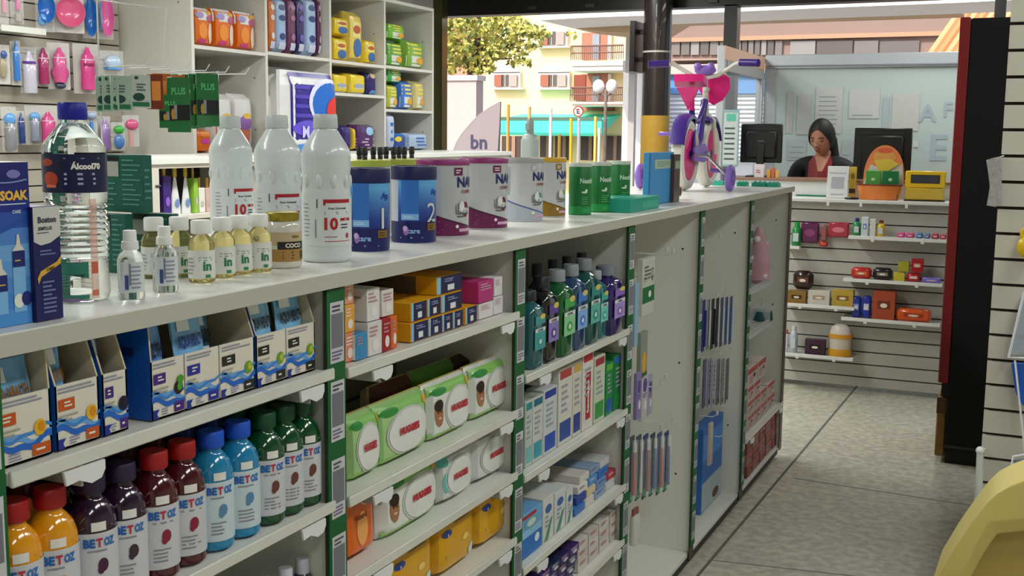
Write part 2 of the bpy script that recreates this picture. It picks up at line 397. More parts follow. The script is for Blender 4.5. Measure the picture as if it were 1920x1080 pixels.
for i, (a, c_) in enumerate(spans):
    xf = -1.078; z0 = SH[0][0]
    ya, yb = yat(a, xf, z0+.04), yat(c_, xf, z0+.04); w = yb - ya - .002; y = (ya+yb)/2
    hb, fb = .138, .082; d = .20; t = .0025
    T = thing('pouch_box', aqlab[i], 'display box', (xf, y, z0+.002), group='blue and white pouch boxes')
    F, Sd = FF(w), FS(w, d)
    tg, fr, pc_, pt_, fr2 = tags_[i]
    mb = MB(); mb.box(-d, 0, -w/2, w/2, 0, t, AQW); mb.box(-t, 0, -w/2, w/2, 0, fb, AQW)
    mb.box(-d, -d+t, -w/2, w/2, 0, hb, M('#b8a98c', .7))
    sdm = BLU
    for sgn in (-1, 1):
        if (sgn < 0 and i in (4, 5, 7)) or (sgn > 0 and i in (3, 4, 6)): continue
        yy = sgn*(w/2 - t/2)
        pts = [(-d, yy-t/2, 0), (0, yy-t/2, 0), (0, yy-t/2, fb)] + ([(-.004, yy-t/2, hb)] if i in (3, 0) and sgn == (-1 if i == 3 else 1) else [(-.02, yy-t/2, hb)]) + [(-d, yy-t/2, hb)]
        mb.prism(pts, (0, t, 0), M('#c9bda2', .7))
    spts = [(0.001, 0), (d, 0), (d, fb), (d-.004 if i in (3,) else d-.02, hb), (0.001, hb)]
    if i not in (4, 5, 7): mb.poly(Sd, spts, sdm, .0006)
    if i == 3: mb.rect(Sd, .02, d-.03, hb-.05, hb-.038, M('#0a2f7a', .4), .0010)
    # waves along the front
    n = 14
    for layer, (m_, v0, am, th, ph) in enumerate([(WV2, .028, .006, .009, 0), (WV1, .022, .005, .008, 1.3), (M('#3c86d6', .4), .034, .005, .004, 2.2)]):
        for k in range(n):
            u0, u1 = w*k/n, w*(k+1)/n
            f0 = am*sin(u0*70+ph)+am*.5*sin(u0*170); f1 = am*sin(u1*70+ph)+am*.5*sin(u1*170)
            mb.poly(F, [(u0, v0+f0-th/2), (u1, v0+f1-th/2), (u1, v0+f1+th/2), (u0, v0+f0+th/2)], m_, .0006+.0003*layer)
    mb.rect(F, .004, w*.42, fb*.60, fb*.78, M(tg, .4), .0012); mb.bars(F, w*.18, w*.36, fb*.64, fb*.75, 2, PAPER, .0016)
    mb.bars(F, w*.05, w*.95, fb*.86, fb*.97, 2, M('#8f94a8', .5), .0012)
    mb.bars(F, w*.05, w*.5, fb*.42, fb*.55, 2, M('#a8a698', .5), .0012)
    mb.rect(F, w*.66, w*.97, .004, .018, M(tg if i != 4 else '#2a2f9a', .4), .0012); mb.bars(F, w*.72, w*.9, .008, .014, 1, PAPER, .0016)
    mb.poly(F, [(0.001, .001), (.012, .001), (.009, .008), (.014, .014), (.001, .014)], M('#22308f', .4), .0012)
    mb.bars(F, w*.28, w*.52, .004, .015, 3, M('#8c8fb4', .5), .0012)
    if fr:
        mb.ell(F, w*.80, fb*.46, .009, .010, M(fr, .4), .0016); mb.ell(F, w*.80+.002, fb*.46+.001, .005, .006, M(fr2, .4), .0020)
        if i in (3,): mb.ell(F, w*.86, fb*.60, .007, .006, M('#4b9a30', .4), .0018)
    mb.build('tray', T)
    # pouches standing in it
    hp = [.118, .128, .128, .130, .136, .130, .138, .138][i]
    pw = w*.86 if w < .1 else w*.8
    if i in (1, 2, 5): pw *= .42
    px0 = [-.002, -.006, -.006, -.012, -.002, -.03, -.002, -.002][i]
    oy = {1: -w*.12, 2: -w*.08, 5: -w*.20}.get(i, 0)
    q = MB(); vs = []; nU, nV = 8, 8
    for sgn in (1, -1):
        vs = []
        for jj in range(nV+1):
            for ii in range(nU+1):
                uu, vv = ii/nU, jj/nV
                th = .011*(sin(pi*uu)**.6)*((1-vv)**.7*.9+.1) + .002*sin(uu*17+vv*9+i)
                vs.append((px0 - .012 - .02*vv + sgn*th, oy - pw/2 + pw*uu, .004 + hp*vv))
        fs = [(jj*(nU+1)+ii, jj*(nU+1)+ii+1, (jj+1)*(nU+1)+ii+1, (jj+1)*(nU+1)+ii) for jj in range(nV) for ii in range(nU)]
        q.add(vs, fs, M({'#5a9bd8': '#7ab8ee', '#2b5fae': '#3f78c4', '#4d86cf': '#68a2e2', '#5aa0e8': '#7cbcf4', '#2d6f93': '#3c86a8', '#62a4e2': '#82c0f4'}[pc_], .25, coat=.4, var=.25, scale=28), True)
    PF = lambda u, v, l, a=px0, p_=pw, o_=oy, h_=hp: (a - .012 - .02*v/h_ + .011*(sin(pi*min(.999, max(.001, u/p_)))**.6)*((1-min(1, v/h_))**.7*.9+.1) + .003 + l, o_ - p_/2 + u, .004+v)
    q.rect(PF, pw*.12, pw*.5, hp*.78, hp*.93, M('#eef2f4', .4), .001, 3)
    s1, s2 = ('HEALTH', None) if i in (2, 3, 5) else ('AQUA', 'HEALTH')
    q.text(PF, s1+(' '+s2 if s2 else ''), pw*.5, hp*.66, hp*.15, M(pt_, .4), .0015, maxw=pw*.84, bold=.05)
    q.bars(PF, pw*.1, pw*.85, hp*.42, hp*.56, 2, M('#e4eef6', .4), .0012)
    q.build('pouch', T)
# --- drink bottles (first unit, second shelf)
def drink_bottle(label, y, x, liquid, cap, accent, clear=False, group='vitamin drink bottles on the second shelf', back=False):
    T = thing('drink_bottle', label, 'bottle', (x, y, .9725), group=group, rz=-.5); T.scale = (1.04, 1.04, .925)
    r = .0315
    L_ = M(liquid, .12, coat=.6, var=.12)
    m = MB(); pr = [(.026, 0), (.031, .004), (r, .012), (r, .120), (.0305, .132), (.026, .147), (.0185, .158), (.0145, .163), (.0145, .172)]
    m.lathe(pr, L_, 24)
    m.build('bottle_body', T)
    m = MB(); m.lathe([(.0185, .169), (.0195, .171), (.0195, .193), (.0180, .196)], M(cap, .4), 24, flute=12, fd=.03); m.build('cap', T)
    m = MB(); C = FC(r)
    w2 = r*pi*.62
    lb = M('#c9cbd2', .35) if not clear else M('#c5d6de', .35)
    m.rect(C, -w2, w2, .018, .117, lb, .0006, 20)
    m.poly(C, [(-w2*.5, .117), (w2*.5, .117), (w2*.3, .126), (-w2*.3, .126)], lb, .0006)
    m.rect(C, -.009, .009, .120, .133, PAPER, .0012, 3)
    m.text(C, 'BE', -.012, .103, .013, M('#1d5fae', .4), .0015, maxw=.014, bold=.05, anchor=.5)
    m.text(C, 'T', .000, .103, .013, M('#c02a50', .4), .0015, maxw=.008, bold=.05)
    m.text(C, 'OZ', .013, .103, .013, M('#2a6fc0', .4), .0015, maxw=.015, bold=.05)
    m.bars(C, -.014, .016, .088, .094, 1, M('#8b8c94', .4), .0012)
    m.ell(C, .004, .070, .0065, .010, M(accent, .4), .0014); m.ell(C, .001, .063, .004, .006, M(accent, .4), .0014)
    m.bars(C, -.014, .014, .028, .052, 4, M('#8b8c94', .4), .0012)
    m.rect(C, -w2+.001, -w2+.010, .045, .085, M('#55565e', .5), .0012, 2)
    m.build('wrap_label', T)
    return T
Y1 = '#e59a12'; PU = '#2a1430'; DR = '#4a0e18'; LB = '#1a83b4'; DG = '#0d4a26'
seqb = [(35, Y1, '#a3161c', '#c98a1c', 'yellow drink bottle with red cap at the left edge'), (104, Y1, '#a3161c', '#c98a1c', 'yellow drink bottle with red cap, second from the left edge'),
        (178, PU, '#2a1a40', '#4a1a3a', 'dark purple drink bottle beside the yellow bottles'), (235, PU, '#2a1a40', '#3a2a3a', 'dark purple drink bottle beside the dark red bottles'),
        (296, DR, '#a3161c', '#8a1c3c', 'dark red drink bottle with red cap beside the purple bottles'), (348, DR, '#a3161c', '#8a1c3c', 'dark red drink bottle with red cap beside the light blue bottles'),
        (402, LB, '#1453c8', '#5a86b0', 'light blue drink bottle with blue cap beside the red bottles'), (452, LB, '#1453c8', '#5a86b0', 'light blue drink bottle with blue cap beside the green bottles'),
        (500, DG, '#0f4a2a', '#6a3a30', 'dark green drink bottle beside the light blue bottles'), (536, DG, '#0f4a2a', '#6a3a30', 'middle one of the three dark green drink bottles'),
        (570, DG, '#0f4a2a', '#6a3a30', 'dark green drink bottle nearest the green price strip')]
for (px, lq, cp, ac, lab) in seqb:
    y = yat(px, -1.10, 1.03)
    drink_bottle(lab, y, -1.104, lq, cp, ac, lq == LB)
    drink_bottle('back-row ' + lab, y + .012, -1.172, lq, '#0d2a7a' if lq == LB else ('#4a0c10' if cp.startswith('#a3') else cp), ac, group='vitamin drink bottles in the back row')  # back-row red and blue caps darkened for the shade inside the shelf
# small white-capped bottles on the third shelf
def capped_row():
    first = None; words = ['first', 'second', 'third', 'fourth', 'fifth']
    for k, px in enumerate((462, 500, 535, 567, 592)):
        y = yat(px, -1.12, .86)
        if first is None:
            T = thing('small_bottle', '', 'bottle', (-1.12, y, .7475), group='white-capped bottles at the bottom edge')
            m = MB(); m.lathe([(.018, 0), (.0195, .004), (.0195, .075), (.012, .088), (.010, .09)], M('#3c4150', .2, coat=.5), 20); m.build('bottle_body', T)
            m = MB(); m.lathe([(.0125, .088), (.0125, .112), (.011, .114)], M('#c9ccd8', .35), 18); m.build('cap', T); first = T
        else: T = dup(first, (-1.12, y, .7475))
        T['label'] = words[k] + ' from left of the small dark bottles with pale caps'
capped_row()
# ------------------------------------------------------------------ second unit: small cartons
z0 = SH[1][0] + .002
def small_art(c1, c2=None, txt=None, tc=None):
    def a(mb, F, S, T, w, d, h):
        mb.bars(F, w*.12, w*.85, h*.55, h*.9, 3, M(c1, .5)); 
        if c2: mb.ell(F, w*.55, h*.3, w*.25, h*.18, M(c2, .4))
        mb.bars(S, d*.1, d*.9, h*.3, h*.8, 4, M(c1, .5))
    return a
lo = M('#e0a080', .5); cream = M('#ddd6cc', .5)
row = [(646, 665, .052, '#dc8a6c', 'salmon pink carton, lowest of the stack by the green price strip', 0), (646, 665, .050, '#e8a33c', 'orange-edged pink carton in the middle of the stack by the price strip', .053),
       (646, 663, .046, '#e09a80', 'pale salmon carton on top of the stack by the price strip', .104)]
for (a, c_, h, colr, lab, dz) in row:
    carton('small_carton', lab, 'carton', -1.085, a, c_, z0+dz, h, .12, M(colr, .5), small_art('#f0d8cc', '#e8e0dc'), group='small cartons on the upper shelf')
row = [(667, 688, .048, '#3a8cc0', 'small carton with a blue and white front at the shelf edge', 0, -1.078), (667, 684, .10, '#d9d7d6', 'tall white carton standing behind the small blue carton', 0, -1.125),
       (690, 716, .062, '#dad6d6', 'white carton with pale red print, lower of two', 0, -1.078), (688, 712, .060, '#dedbdb', 'white carton with a grey dot print, upper of two', .064, -1.080),
       (717, 733, .062, '#a3161c', 'red-fronted white carton at the shelf edge', 0, -1.078), (716, 738, .050, '#ded6d3', 'white carton with red stripe standing above the red carton', .064, -1.085),
       (734, 745, .062, '#e06a2a', 'narrow orange carton beside the yellow ones', 0, -1.080)]
for (a, c_, h, colr, lab, dz, xf) in row:
    carton('small_carton', lab, 'carton', xf, a, c_, z0+dz, h, .11, M(colr, .5), small_art('#b88a90', '#3a8cc0' if 'blue' in lab else '#e9e4e0'), side=PAPER, group='small cartons on the upper shelf')
YEL = M('#e0a312', .45); NAV = M('#10184a', .4)
def yart(mb, F, S, T, w, d, h):
    mb.rect(F, 0.001, w*.16, .001, h-.001, M('#8ebfe0', .4)); mb.rect(F, w*.16, w-.001, .001, h-.001, NAV)
    mb.text(F, 'nn', w*.55, h*.72, h*.12, M('#8b93c4', .4), .001)
    mb.bars(F, w*.3, w*.85, h*.6, h*.85, 2, M('#8b93c4', .4)); mb.rect(F, w*.42, w*.68, h*.14, h*.46, M('#e4e6ea', .4), .001)
    mb.rect(S, 0.001, d*.80, 0.001, h-.001, M('#6b5d4e', .5)); mb.bars(S, d*.15, d*.6, h*.25, h*.75, 3, M('#4a3f36', .5), .001)
ylab = ['', ]
for (a, c_, lev, lab, xf) in [(770, 803, 0, 'lowest row, first yellow and navy carton from the left', -1.080), (803, 829, 0, 'lowest row, second yellow and navy carton from the left', -1.080), (829, 849, 0, 'lowest row, third yellow and navy carton from the left', -1.080),
                          (849, 868, 0, 'lowest row, fourth yellow and navy carton from the left', -1.080), (872, 894, 0, 'lowest row, rightmost yellow and navy carton beside the white ones', -1.080),
                          (770, 800, 1, 'second layer, leftmost yellow and navy carton', -1.085), (801, 826, 1, 'second layer, middle yellow and navy carton', -1.085), (827, 866, 1, 'second layer, wide yellow and navy carton', -1.085),
                          (818, 866, 2, 'topmost long yellow and navy carton lying on the stack', -1.09)]:
    carton('ointment_carton', lab, 'carton', xf, a, c_, z0+lev*.0385, .0375, .24 if lev == 2 else .21, YEL, yart, group='yellow and navy cartons')
for (a, c_, dz, colr, lab, h) in [(898, 925, 0, '#ddd8dc', 'white carton at the shelf edge near the pink carton', .034), (926, 943, 0, '#dcd9de', 'white carton closest to the second green price strip, lower', .040), (897, 925, .036, '#b8337c', 'magenta pink carton lying on white cartons', .048), (927, 942, .042, '#dedcdc', 'small white carton on top beside the magenta carton', .042)]:
    carton('small_carton', lab, 'carton', -1.085, a, c_, z0+dz, h, .19 if 'pink' in lab else .13, M(colr, .5), small_art('#c4a0b4'), group='small cartons on the upper shelf')
# ------------------------------------------------------------------ wipes and soft packs
def soft(w, h, d, bulge=.25):
    """soft pack surface: origin at base centre of its back; returns (builder, front surface)"""
    def prof(u, v):
        e = 1 - abs(2*u/w-1)**3.2; g = 1 - abs(2*v/h-1)**3.2
        return max(0., e)**.5 * max(0., g)**.5
    def F(u, v, l): return (d/2*(1-bulge) + d/2*bulge*2*prof(u, v)*.5 + d*.25*(prof(u, v)) - d*.25 + l, -w/2 + u, v)
    return F
def softpack(name, label, cat, xf, y, z, w, h, d, mat, art=None, group=None, rz=0., tilt=0., side=None):
    mb = MB(); n = 12; m2 = 10
    def pr(u, v): return (max(0, 1-abs(2*u-1)**7)**.6) * (max(0, 1-abs(2*v-1)**8)**.6)
    def F(u, v, l):
        uu, vv = min(1, max(0, u/w)), min(1, max(0, v/h)); q = pr(uu, vv)
        return (-d*.5 + d*.5*(.12 + .88*q) + l - v*math.tan(tilt), -w/2 + w*(.5 + (uu-.5)*(.97+.03*q)), v)
    def G(u, v, l):
        uu, vv = min(1, max(0, u/w)), min(1, max(0, v/h)); q = pr(uu, vv)
        return (-d*.5 - d*.5*(.12 + .88*q) - v*math.tan(tilt), -w/2 + w*(.5 + (uu-.5)*(.97+.03*q)), v)
    for Sf in (F, G):
        vs = [Sf(w*i/n, h*j/m2, 0) for j in range(m2+1) for i in range(n+1)]
        fs = [(j*(n+1)+i, j*(n+1)+i+1, (j+1)*(n+1)+i+1, (j+1)*(n+1)+i) for j in range(m2) for i in range(n)]
        mb.add(vs, fs, mat if Sf is F or side is None else side, True)
    # closing band
    rim = [(w*i/n, 0) for i in range(n+1)] + [(w, h*j/m2) for j in range(1, m2+1)] + [(w*i/n, h) for i in range(n-1, -1, -1)] + [(0, h*j/m2) for j in range(m2-1, 0, -1)]
    k = len(rim); vs = [F(u, v, 0) for u, v in rim] + [G(u, v, 0) for u, v in rim]
    mb.add(vs, [(i, (i+1) % k, k+(i+1) % k, k+i) for i in range(k)], side or mat, True)
    if art: art(mb, F, w, h)
    return tag(mb.build(name, loc=(xf, y, z), rz=rz), label, cat, group)
WG = M('#a3cd88', .35, coat=.3); WW = M('#dfe2dc', .35, coat=.3)
RED = M('#b8142a', .4)
def baby_face(mb, F, cu, cv, r):
    mb.ell(F, cu, cv-r*.1, r*.72, r*1.25, M('#a5704f', .5), .0012); mb.ell(F, cu, cv+r*.75, r*.74, r*.62, M('#2a1a16', .6), .0016)
    mb.ell(F, cu-r*.28, cv+r*.08, r*.12, r*.08, M('#20120e', .5), .002); mb.ell(F, cu+r*.28, cv+r*.08, r*.12, r*.08, M('#20120e', .5), .002)
    mb.ell(F, cu, cv-r*.5, r*.28, r*.12, M('#d8b8a8', .5), .002)
def hug(green=True, face=True, tealr=False):
    def a(mb, F, w, h):
        if green:
            mb.rect(F, w*.02, w*.98, h*.80, h*.97, M('#84bf62', .35), .0006, 8, 3); mb.rect(F, w*.02, w*.98, h*.02, h*.12, M('#a5d878', .35), .0006, 8, 2)
            mb.rect(F, w*.9, w*.98, h*.1, h*.85, M('#3c9a3a', .35), .0008, 1, 8)
            mb.ell(F, w*.2, h*.86, w*.15, h*.07, M('#2c8a3c', .4), .001)
            mb.ell(F, w*.88, h*.86, w*.05, h*.08, M('#e0a820', .4), .0012)
        if tealr: mb.rect(F, w*.02, w*.2, h*.75, h*.95, M('#58b4ae', .35), .0008, 3, 3); mb.ell(F, w*.14, h*.42, w*.07, h*.2, M('#78b8b4', .4), .001)
        cx_ = w*.62 if face else w*.52
        mb.ell(F, cx_, h*.46, w*.33 if face else w*.40, h*.40, M('#c8ccc8', .25), .0012, rings=5); mb.ell(F, cx_, h*.46, w*.30 if face else w*.37, h*.36, M('#e3e6e2', .25, coat=.5), .0022, rings=5)
        mb.text(F, 'HUGGIES', cx_, h*.48, h*.13, RED, .0045, maxw=w*.42, bold=.06)
        if face: baby_face(mb, F, w*.17, h*.48, h*.18)
    return a
def at_shelf(pl, pr, xf, z, h):
    ya, yb = yat(pl, xf, z+h/2), yat(pr, xf, z+h/2); return (ya+yb)/2, (yb-ya)
zB = SH[1][1] + .003
packs = [(640, 697, .118, hug(True, False), 'green and white pack of wipes nearest the green price strip'), (692, 790, .118, hug(True, False), 'wide green and white pack of wipes with a large white lid'),
         (790, 869, .118, hug(True, True), 'green and white pack of wipes with a baby face, third from the price strip'), (870, 943, .120, hug(True, True), 'green baby-face pack of wipes at the far end of its shelf')]
for (a, c_, h, art, lab) in packs:
    y, w = at_shelf(a, c_, -1.12, zB, h)
    softpack('wipes_pack', lab, 'wipes', -1.092, y, zB, w*.99, h, .062, WG if 'baby' not in lab else WW, art, 'packs of wipes', tilt=.05, side=M('#d8c07a', .4))
for k, (a, c_) in enumerate([(700, 770), (775, 850), (850, 925)]):
    y, w = at_shelf(a, c_, -1.20, zB, .11)
    softpack('wipes_pack', ['brown and white pack of wipes behind the wide green pack', 'green-topped pack of wipes behind the baby face pack', 'dark pack of wipes at the back of the far end'][k], 'wipes', -1.185, y, zB, w, .118, .06, M(['#5a2a20', '#5d9a40', '#3a2a22'][k], .4), None, 'packs of wipes', side=M('#c8b890', .4))
zC = SH[1][2] + .003
y, w = at_shelf(648, 704, -1.10, zC, .11)
def oart(mb, F, w, h):
    mb.ell(F, w*.5, h*.45, w*.18, h*.28, M('#f0a860', .4), .001); mb.ell(F, w*.65, h*.88, w*.18, h*.07, M('#e8c0a0', .4), .001); mb.text(F, 'Natural', w*.45, h*.66, h*.09, M('#8a3a10', .4), .002, maxw=w*.7)
softpack('soap_pouch', 'bright orange refill pouch by the green price strip', 'pouch', -1.095, y, zC, w, .118, .05, M('#e0661a', .3, coat=.4, var=.15), oart, tilt=.04)
for (a, c_, h, art, lab, base) in [(700, 808, .118, hug(True, True), 'large baby-face pack of wipes beside the orange pouch', WW),
                             (809, 872, .108, hug(False, False, True), 'pale grey pack of wipes with teal corner, middle of its shelf', M('#d2d6d4', .35, coat=.3)), (874, 943, .108, hug(False, False), 'plain grey-white pack of wipes at the far end of its shelf', M('#d0d4d2', .35, coat=.3))]:
    y, w = at_shelf(a, c_, -1.12, zC, h)
    softpack('wipes_pack', lab, 'wipes', -1.092, y, zC, w*.99, h, .062, base, art, 'packs of wipes', tilt=.05)
zD = SH[1][3] + .003
def yl(mb, F, w, h):
    mb.ell(F, w*.22, h*.74, w*.10, h*.065, M('#2a3f8a', .4), .001); mb.text(F, 'fr', w*.22, h*.72, h*.06, M('#c8d0e0', .4), .003)
    mb.ell(F, w*.66, h*.5, w*.07, h*.06, M('#ecd070', .4), .001); mb.ell(F, w*.84, h*.2, w*.1, h*.12, M('#cfe0ea', .4), .001); mb.rect(F, w*.06, w*.2, h*.3, h*.36, M('#a8843a', .4), .001)
    mb.bars(F, w*.4, w*.9, h*.84, h*.94, 2, M('#8a6a10', .4))
for (a, c_, lab) in [(706, 798, 'yellow nappy pack nearest the camera on its shelf'), (800, 876, 'yellow nappy pack in the middle of its shelf'), (878, 943, 'yellow nappy pack at the far end of its shelf')]:
    y, w = at_shelf(a, c_, -1.12, zD, .12)
    softpack('nappy_pack', lab, 'nappy pack', -1.092, y, zD, w*.99, .126, .10, M('#dba312', .3, coat=.35, var=.12, scale=14), yl, 'yellow nappy packs')
# ------------------------------------------------------------------ third unit: mouthwash
def mouthwash(label, pl, pr, hh, liquid, cap, lab1, lab2, z, neck=True):
    y, w = at_shelf(pl, pr, -1.10, z, hh*.7)
    T = thing('mouthwash_bottle', label, 'bottle', (-1.102, y, z), group='mouthwash bottles')
    w = w*1.0; r = w/2
    m = MB(); L_ = M(liquid, .12, coat=.6, var=.1)
    m.lathe([(r*.94, 0), (r, .004), (r, hh*.70), (r*.93, hh*.76), (r*.62, hh*.81), (r*.42, hh*.84), (r*.42, hh*.87)], L_, 28, p=4.5, sx=.8)
    m.build('bottle_body', T)
    m = MB(); m.lathe([(r*.46, hh*.86), (r*.50, hh*.865), (r*.48, hh*.99), (r*.44, hh)], M(cap, .35), 20, flute=10, fd=.04); m.build('cap', T)
    m = MB(); F = lambda u, v, l: (r*.805 + .0004 + l, -r*.92 + u, v)
    W = r*1.84
    m.rect(F, W*.06, W*.94, hh*.24, hh*.52, M(lab2, .35), .0006); m.rect(F, W*.1, W*.9, hh*.47, hh*.515, M('#dfe4e6', .4), .001)
    m.text(F, 'LISTERINE', W*.5, hh*.49, hh*.03, INK, .0014, maxw=W*.7)
    m.ell(F, W*.5, hh*.34, W*.22, hh*.06, M(lab1, .35), .0012); m.ell(F, W*.5, hh*.34, W*.1, hh*.03, M('#dfe8ea', .35), .0016)
    m.rect(F, W*.1, W*.9, hh*.565, hh*.68, M(lab1, .35), .0006); m.ell(F, W*.68, hh*.66, W*.22, hh*.035, M('#d8c468', .4), .001)
    m.build('front_label', T)
for a in [('teal mouthwash bottle half hidden behind the green price strip', 978, 1003, .19, '#1a5a62', '#23272c', '#3c98a0', '#3aa0a0'),
          ('black and purple mouthwash bottle second from the price strip', 1004, 1028, .215, '#14121a', '#22262c', '#5a3c9a', '#8a7ac0'),
          ('bright green mouthwash bottle with silver cap', 1030, 1056, .222, '#0d5a2c', '#8a929a', '#3aa84c', '#8ed09a'),
          ('blue mouthwash bottle with silver cap', 1058, 1081, .226, '#26486e', '#868e98', '#3a7ad0', '#82b0ea'),
          ('dark teal mouthwash bottle with tall silver cap', 1083, 1105, .232, '#12504e', '#7a8288', '#2a8a86', '#5ab8a8'),
          ('slim aqua mouthwash bottle with pale cap', 1107, 1124, .190, '#1d6a6c', '#98a0a4', '#3ab0a8', '#78d0c4'),
          ('purple mouthwash bottle nearest the third green price strip', 1122, 1147, .195, '#2c1a64', '#7c8290', '#8a6ac8', '#a890dc')]:
    mouthwash(*a, SH[2][0]+.002)
for k, (px, colr) in enumerate([(1012, '#141a20'), (1042, '#123a28'), (1068, '#1c3450'), (1095, '#10403c')]):
    y = yat(px, -1.18, 1.14)
    T = thing('mouthwash_bottle', ['darkest', 'green', 'blue', 'teal'][k] + ' mouthwash bottle in the row behind, dark cap just showing', 'bottle', (-1.19, y, SH[2][0]+.002), group='mouthwash bottles')
    m = MB(); m.lathe([(.028, 0), (.03, .004), (.03, .155), (.012, .18), (.012, .19)], M(colr, .15, coat=.5), 20, p=4, sx=.7); m.build('bottle_body', T)
    m = MB(); m.lathe([(.014, .188), (.014, .224)], M('#3a3e44', .4), 16); m.build('cap', T)
# toothpaste boxes
z2 = SH[2][1] + .002
def tall_art(c1, c2, txt=None, low=None):
    def a(mb, F, S, T, w, d, h):
        mb.rect(F, w*.08, w*.92, h*.86, h*.97, M(c1, .4)); mb.rect(F, w*.1, w*.9, h*.05, h*.3, M(c2, .4)); mb.bars(F, w*.2, w*.8, h*.4, h*.8, 5, M('#9aa0ac', .5))
        if txt:
            R = lambda u, v, l: F(w*.5 - (v - h*.42), h*.42 + (u - h*.3), l)
            mb.rect(F, w*.3, w*.75, h*.12, h*.72, RED, .0008); mb.text(lambda u, v, l: (l, -w/2 + w*.52 - (v), h*.15 + u), txt, h*.26, 0, w*.26, PAPER, .0014, maxw=h*.5, bold=.04)
        mb.bars(S, d*.1, d*.9, h*.1, h*.9, 12, M('#b4b8b4', .5), .0008, k=.3)
    return a
tb = [(985, 998, .165, '#bfc8c4', '#2a8a92', '#7abcc0', 'teal-topped tall toothpaste carton by the green price strip'), (999, 1018, .165, '#c8cec8', '#1a6a80', '#3aa0b0', 'tall carton with an orange and teal head'),
      (1019, 1044, .170, '#c8ced4', '#1d3a9a', '#2a50b8', 'navy blue topped tall toothpaste carton'), (1047, 1073, .205, '#d4d3cc', '#b04038', '#2a4f9c', 'white tall carton with a red head and blue foot'),
      (1074, 1090, .205, '#d2cfc6', '#c8a84a', '#2a3f8c', 'narrow white carton with a gold emblem'), (1092, 1112, .222, '#d8d6d0', '#c81c24', '#d8d6d0', 'tall white carton with a red vertical band'),
      (1114, 1134, .190, '#c8d0bc', '#a03038', '#3a9a4a', 'tall white and lime green carton'), (1136, 1149, .155, '#1c8a46', '#5ab83a', '#2060b0', 'narrow green carton left of the green and blue one'), (1150, 1168, .165, '#1a7a3e', '#2a68c0', '#1a8a40', 'green and blue carton beside the third price strip')]
for (a, c_, h, base, c1, c2, lab) in tb:
    carton('toothpaste_carton', lab, 'carton', -1.082, a, c_, z2, h, .05, M(base, .5), tall_art(c1, c2, 'Sensodyne' if 'vertical band' in lab else None), group='tall toothpaste cartons')
z3 = SH[2][2] + .002
def blue_art(mb, F, S, T, w, d, h):
    mb.rect(F, .001, w-.001, .001, h*.45, M('#1c6fc4', .4)); mb.rect(F, .001, w-.001, h*.45, h*.62, M('#8ec0ea', .4)); mb.ell(F, w*.45, h*.74, w*.33, h*.14, M('#6aa8b4', .4), .001); mb.ell(F, w*.45, h*.74, w*.22, h*.08, M('#c8d8dc', .4), .0016); mb.ell(F, w*.75, h*.3, w*.12, h*.1, M('#d8e4ee', .4), .001)
    mb.rect(F, .001, w*.7, h*.88, h*.95, RED, .001)
def curve_art(mb, F, S, T, w, d, h):
    mb.poly(F, [(w*.1, .002), (w*.5, .002), (w*.9, h*.5), (w*.7, h*.45)], M('#4a8c6c', .4)); mb.ell(F, w*.5, h*.72, w*.3, h*.1, M('#3a68a8', .4)); mb.bars(F, w*.2, w*.6, h*.3, h*.6, 3, M('#8a96ae', .5))
    mb.bars(S, d*.1, d*.9, h*.2, h*.9, 5, M('#a8aca6', .5))
for (a, c_, h, d, base, art, lab) in [(978, 1016, .115, .12, '#6fa8dc', blue_art, 'blue and white denture carton by the green price strip'), (1018, 1038, .118, .14, '#cfd3cf', curve_art, 'white carton with green curve, first after the blue carton'),
                                (1040, 1060, .112, .16, '#ccd2d6', curve_art, 'white carton with green curve, second after the blue carton'), (1062, 1074, .095, .14, '#d0d4d0', curve_art, 'narrow white carton with green curve, third after the blue carton')]:
    carton('remedy_carton', lab, 'carton', -1.082, a, c_, z3, h, d, M(base, .5), art, group='cartons on the third shelf of the mouthwash unit')
k = 0
mixc = ['#3a78c4', '#d8d0cc', '#8ca4c4', '#c8ccd0', '#2a4a9a', '#d8c8a0', '#7a98c8', '#c04050', '#e0dcd8', '#5a90cc']
for lev in range(4):
    for j, (a, c_) in enumerate([(1078, 1096), (1098, 1114), (1116, 1134), (1136, 1152)][: 4 - (lev > 1)]):
        aa, cc = a + lev*3, c_ + lev*3
        carton('small_carton', '%s carton, number %s in the %s layer of the jumbled small cartons' % (['blue', 'white', 'dusty blue', 'pale', 'navy', 'cream', 'slate', 'red', 'ivory', 'sky blue'][k % 10], ['one', 'two', 'three', 'four'][j], ['lowest', 'second', 'third', 'top'][lev]), 'carton',
               -1.085 - .006*lev, aa, cc, z3 + lev*.0222, .0215, .15, M(mixc[k % 10], .5), small_art('#e6e8ea' if k % 2 else '#5a6a9a'), group='jumbled small cartons'); k += 1
for j, (dz, colr, lab) in enumerate([(0, '#2a5ab8', 'long blue carton lying at the back'), (.022, '#b0bcd0', 'long pale blue carton on the long blue one'), (.044, '#c0c8cc', 'long grey carton lying topmost at the back')]):
    carton('long_carton', lab, 'carton', -1.24, 0, 0, z3 + dz, .021, .09, M(colr, .5), y=3.02, w=.26, group='long cartons lying at the back')
z4 = SH[2][3] + .002
k = 0
for lev in range(4):
    for j in range(5):
        a = 985 + j*18 + lev*4
        carton('dye_carton', '%s small %s box, %s in the %s layer of dark boxes' % ('violet' if (j+lev) % 2 else 'midnight blue', 'striped', ORD[j], ['lowest', 'second', 'third', 'top'][lev]), 'carton', -1.082, a, a+17, z4 + lev*.0235, .023, .10,
               M(['#2a1f5a', '#40206a', '#1c2650'][(j+lev) % 3], .4), small_art('#d0a0c4' if j % 2 else '#d8dcec', '#d8d4e4'), group='dark small boxes')
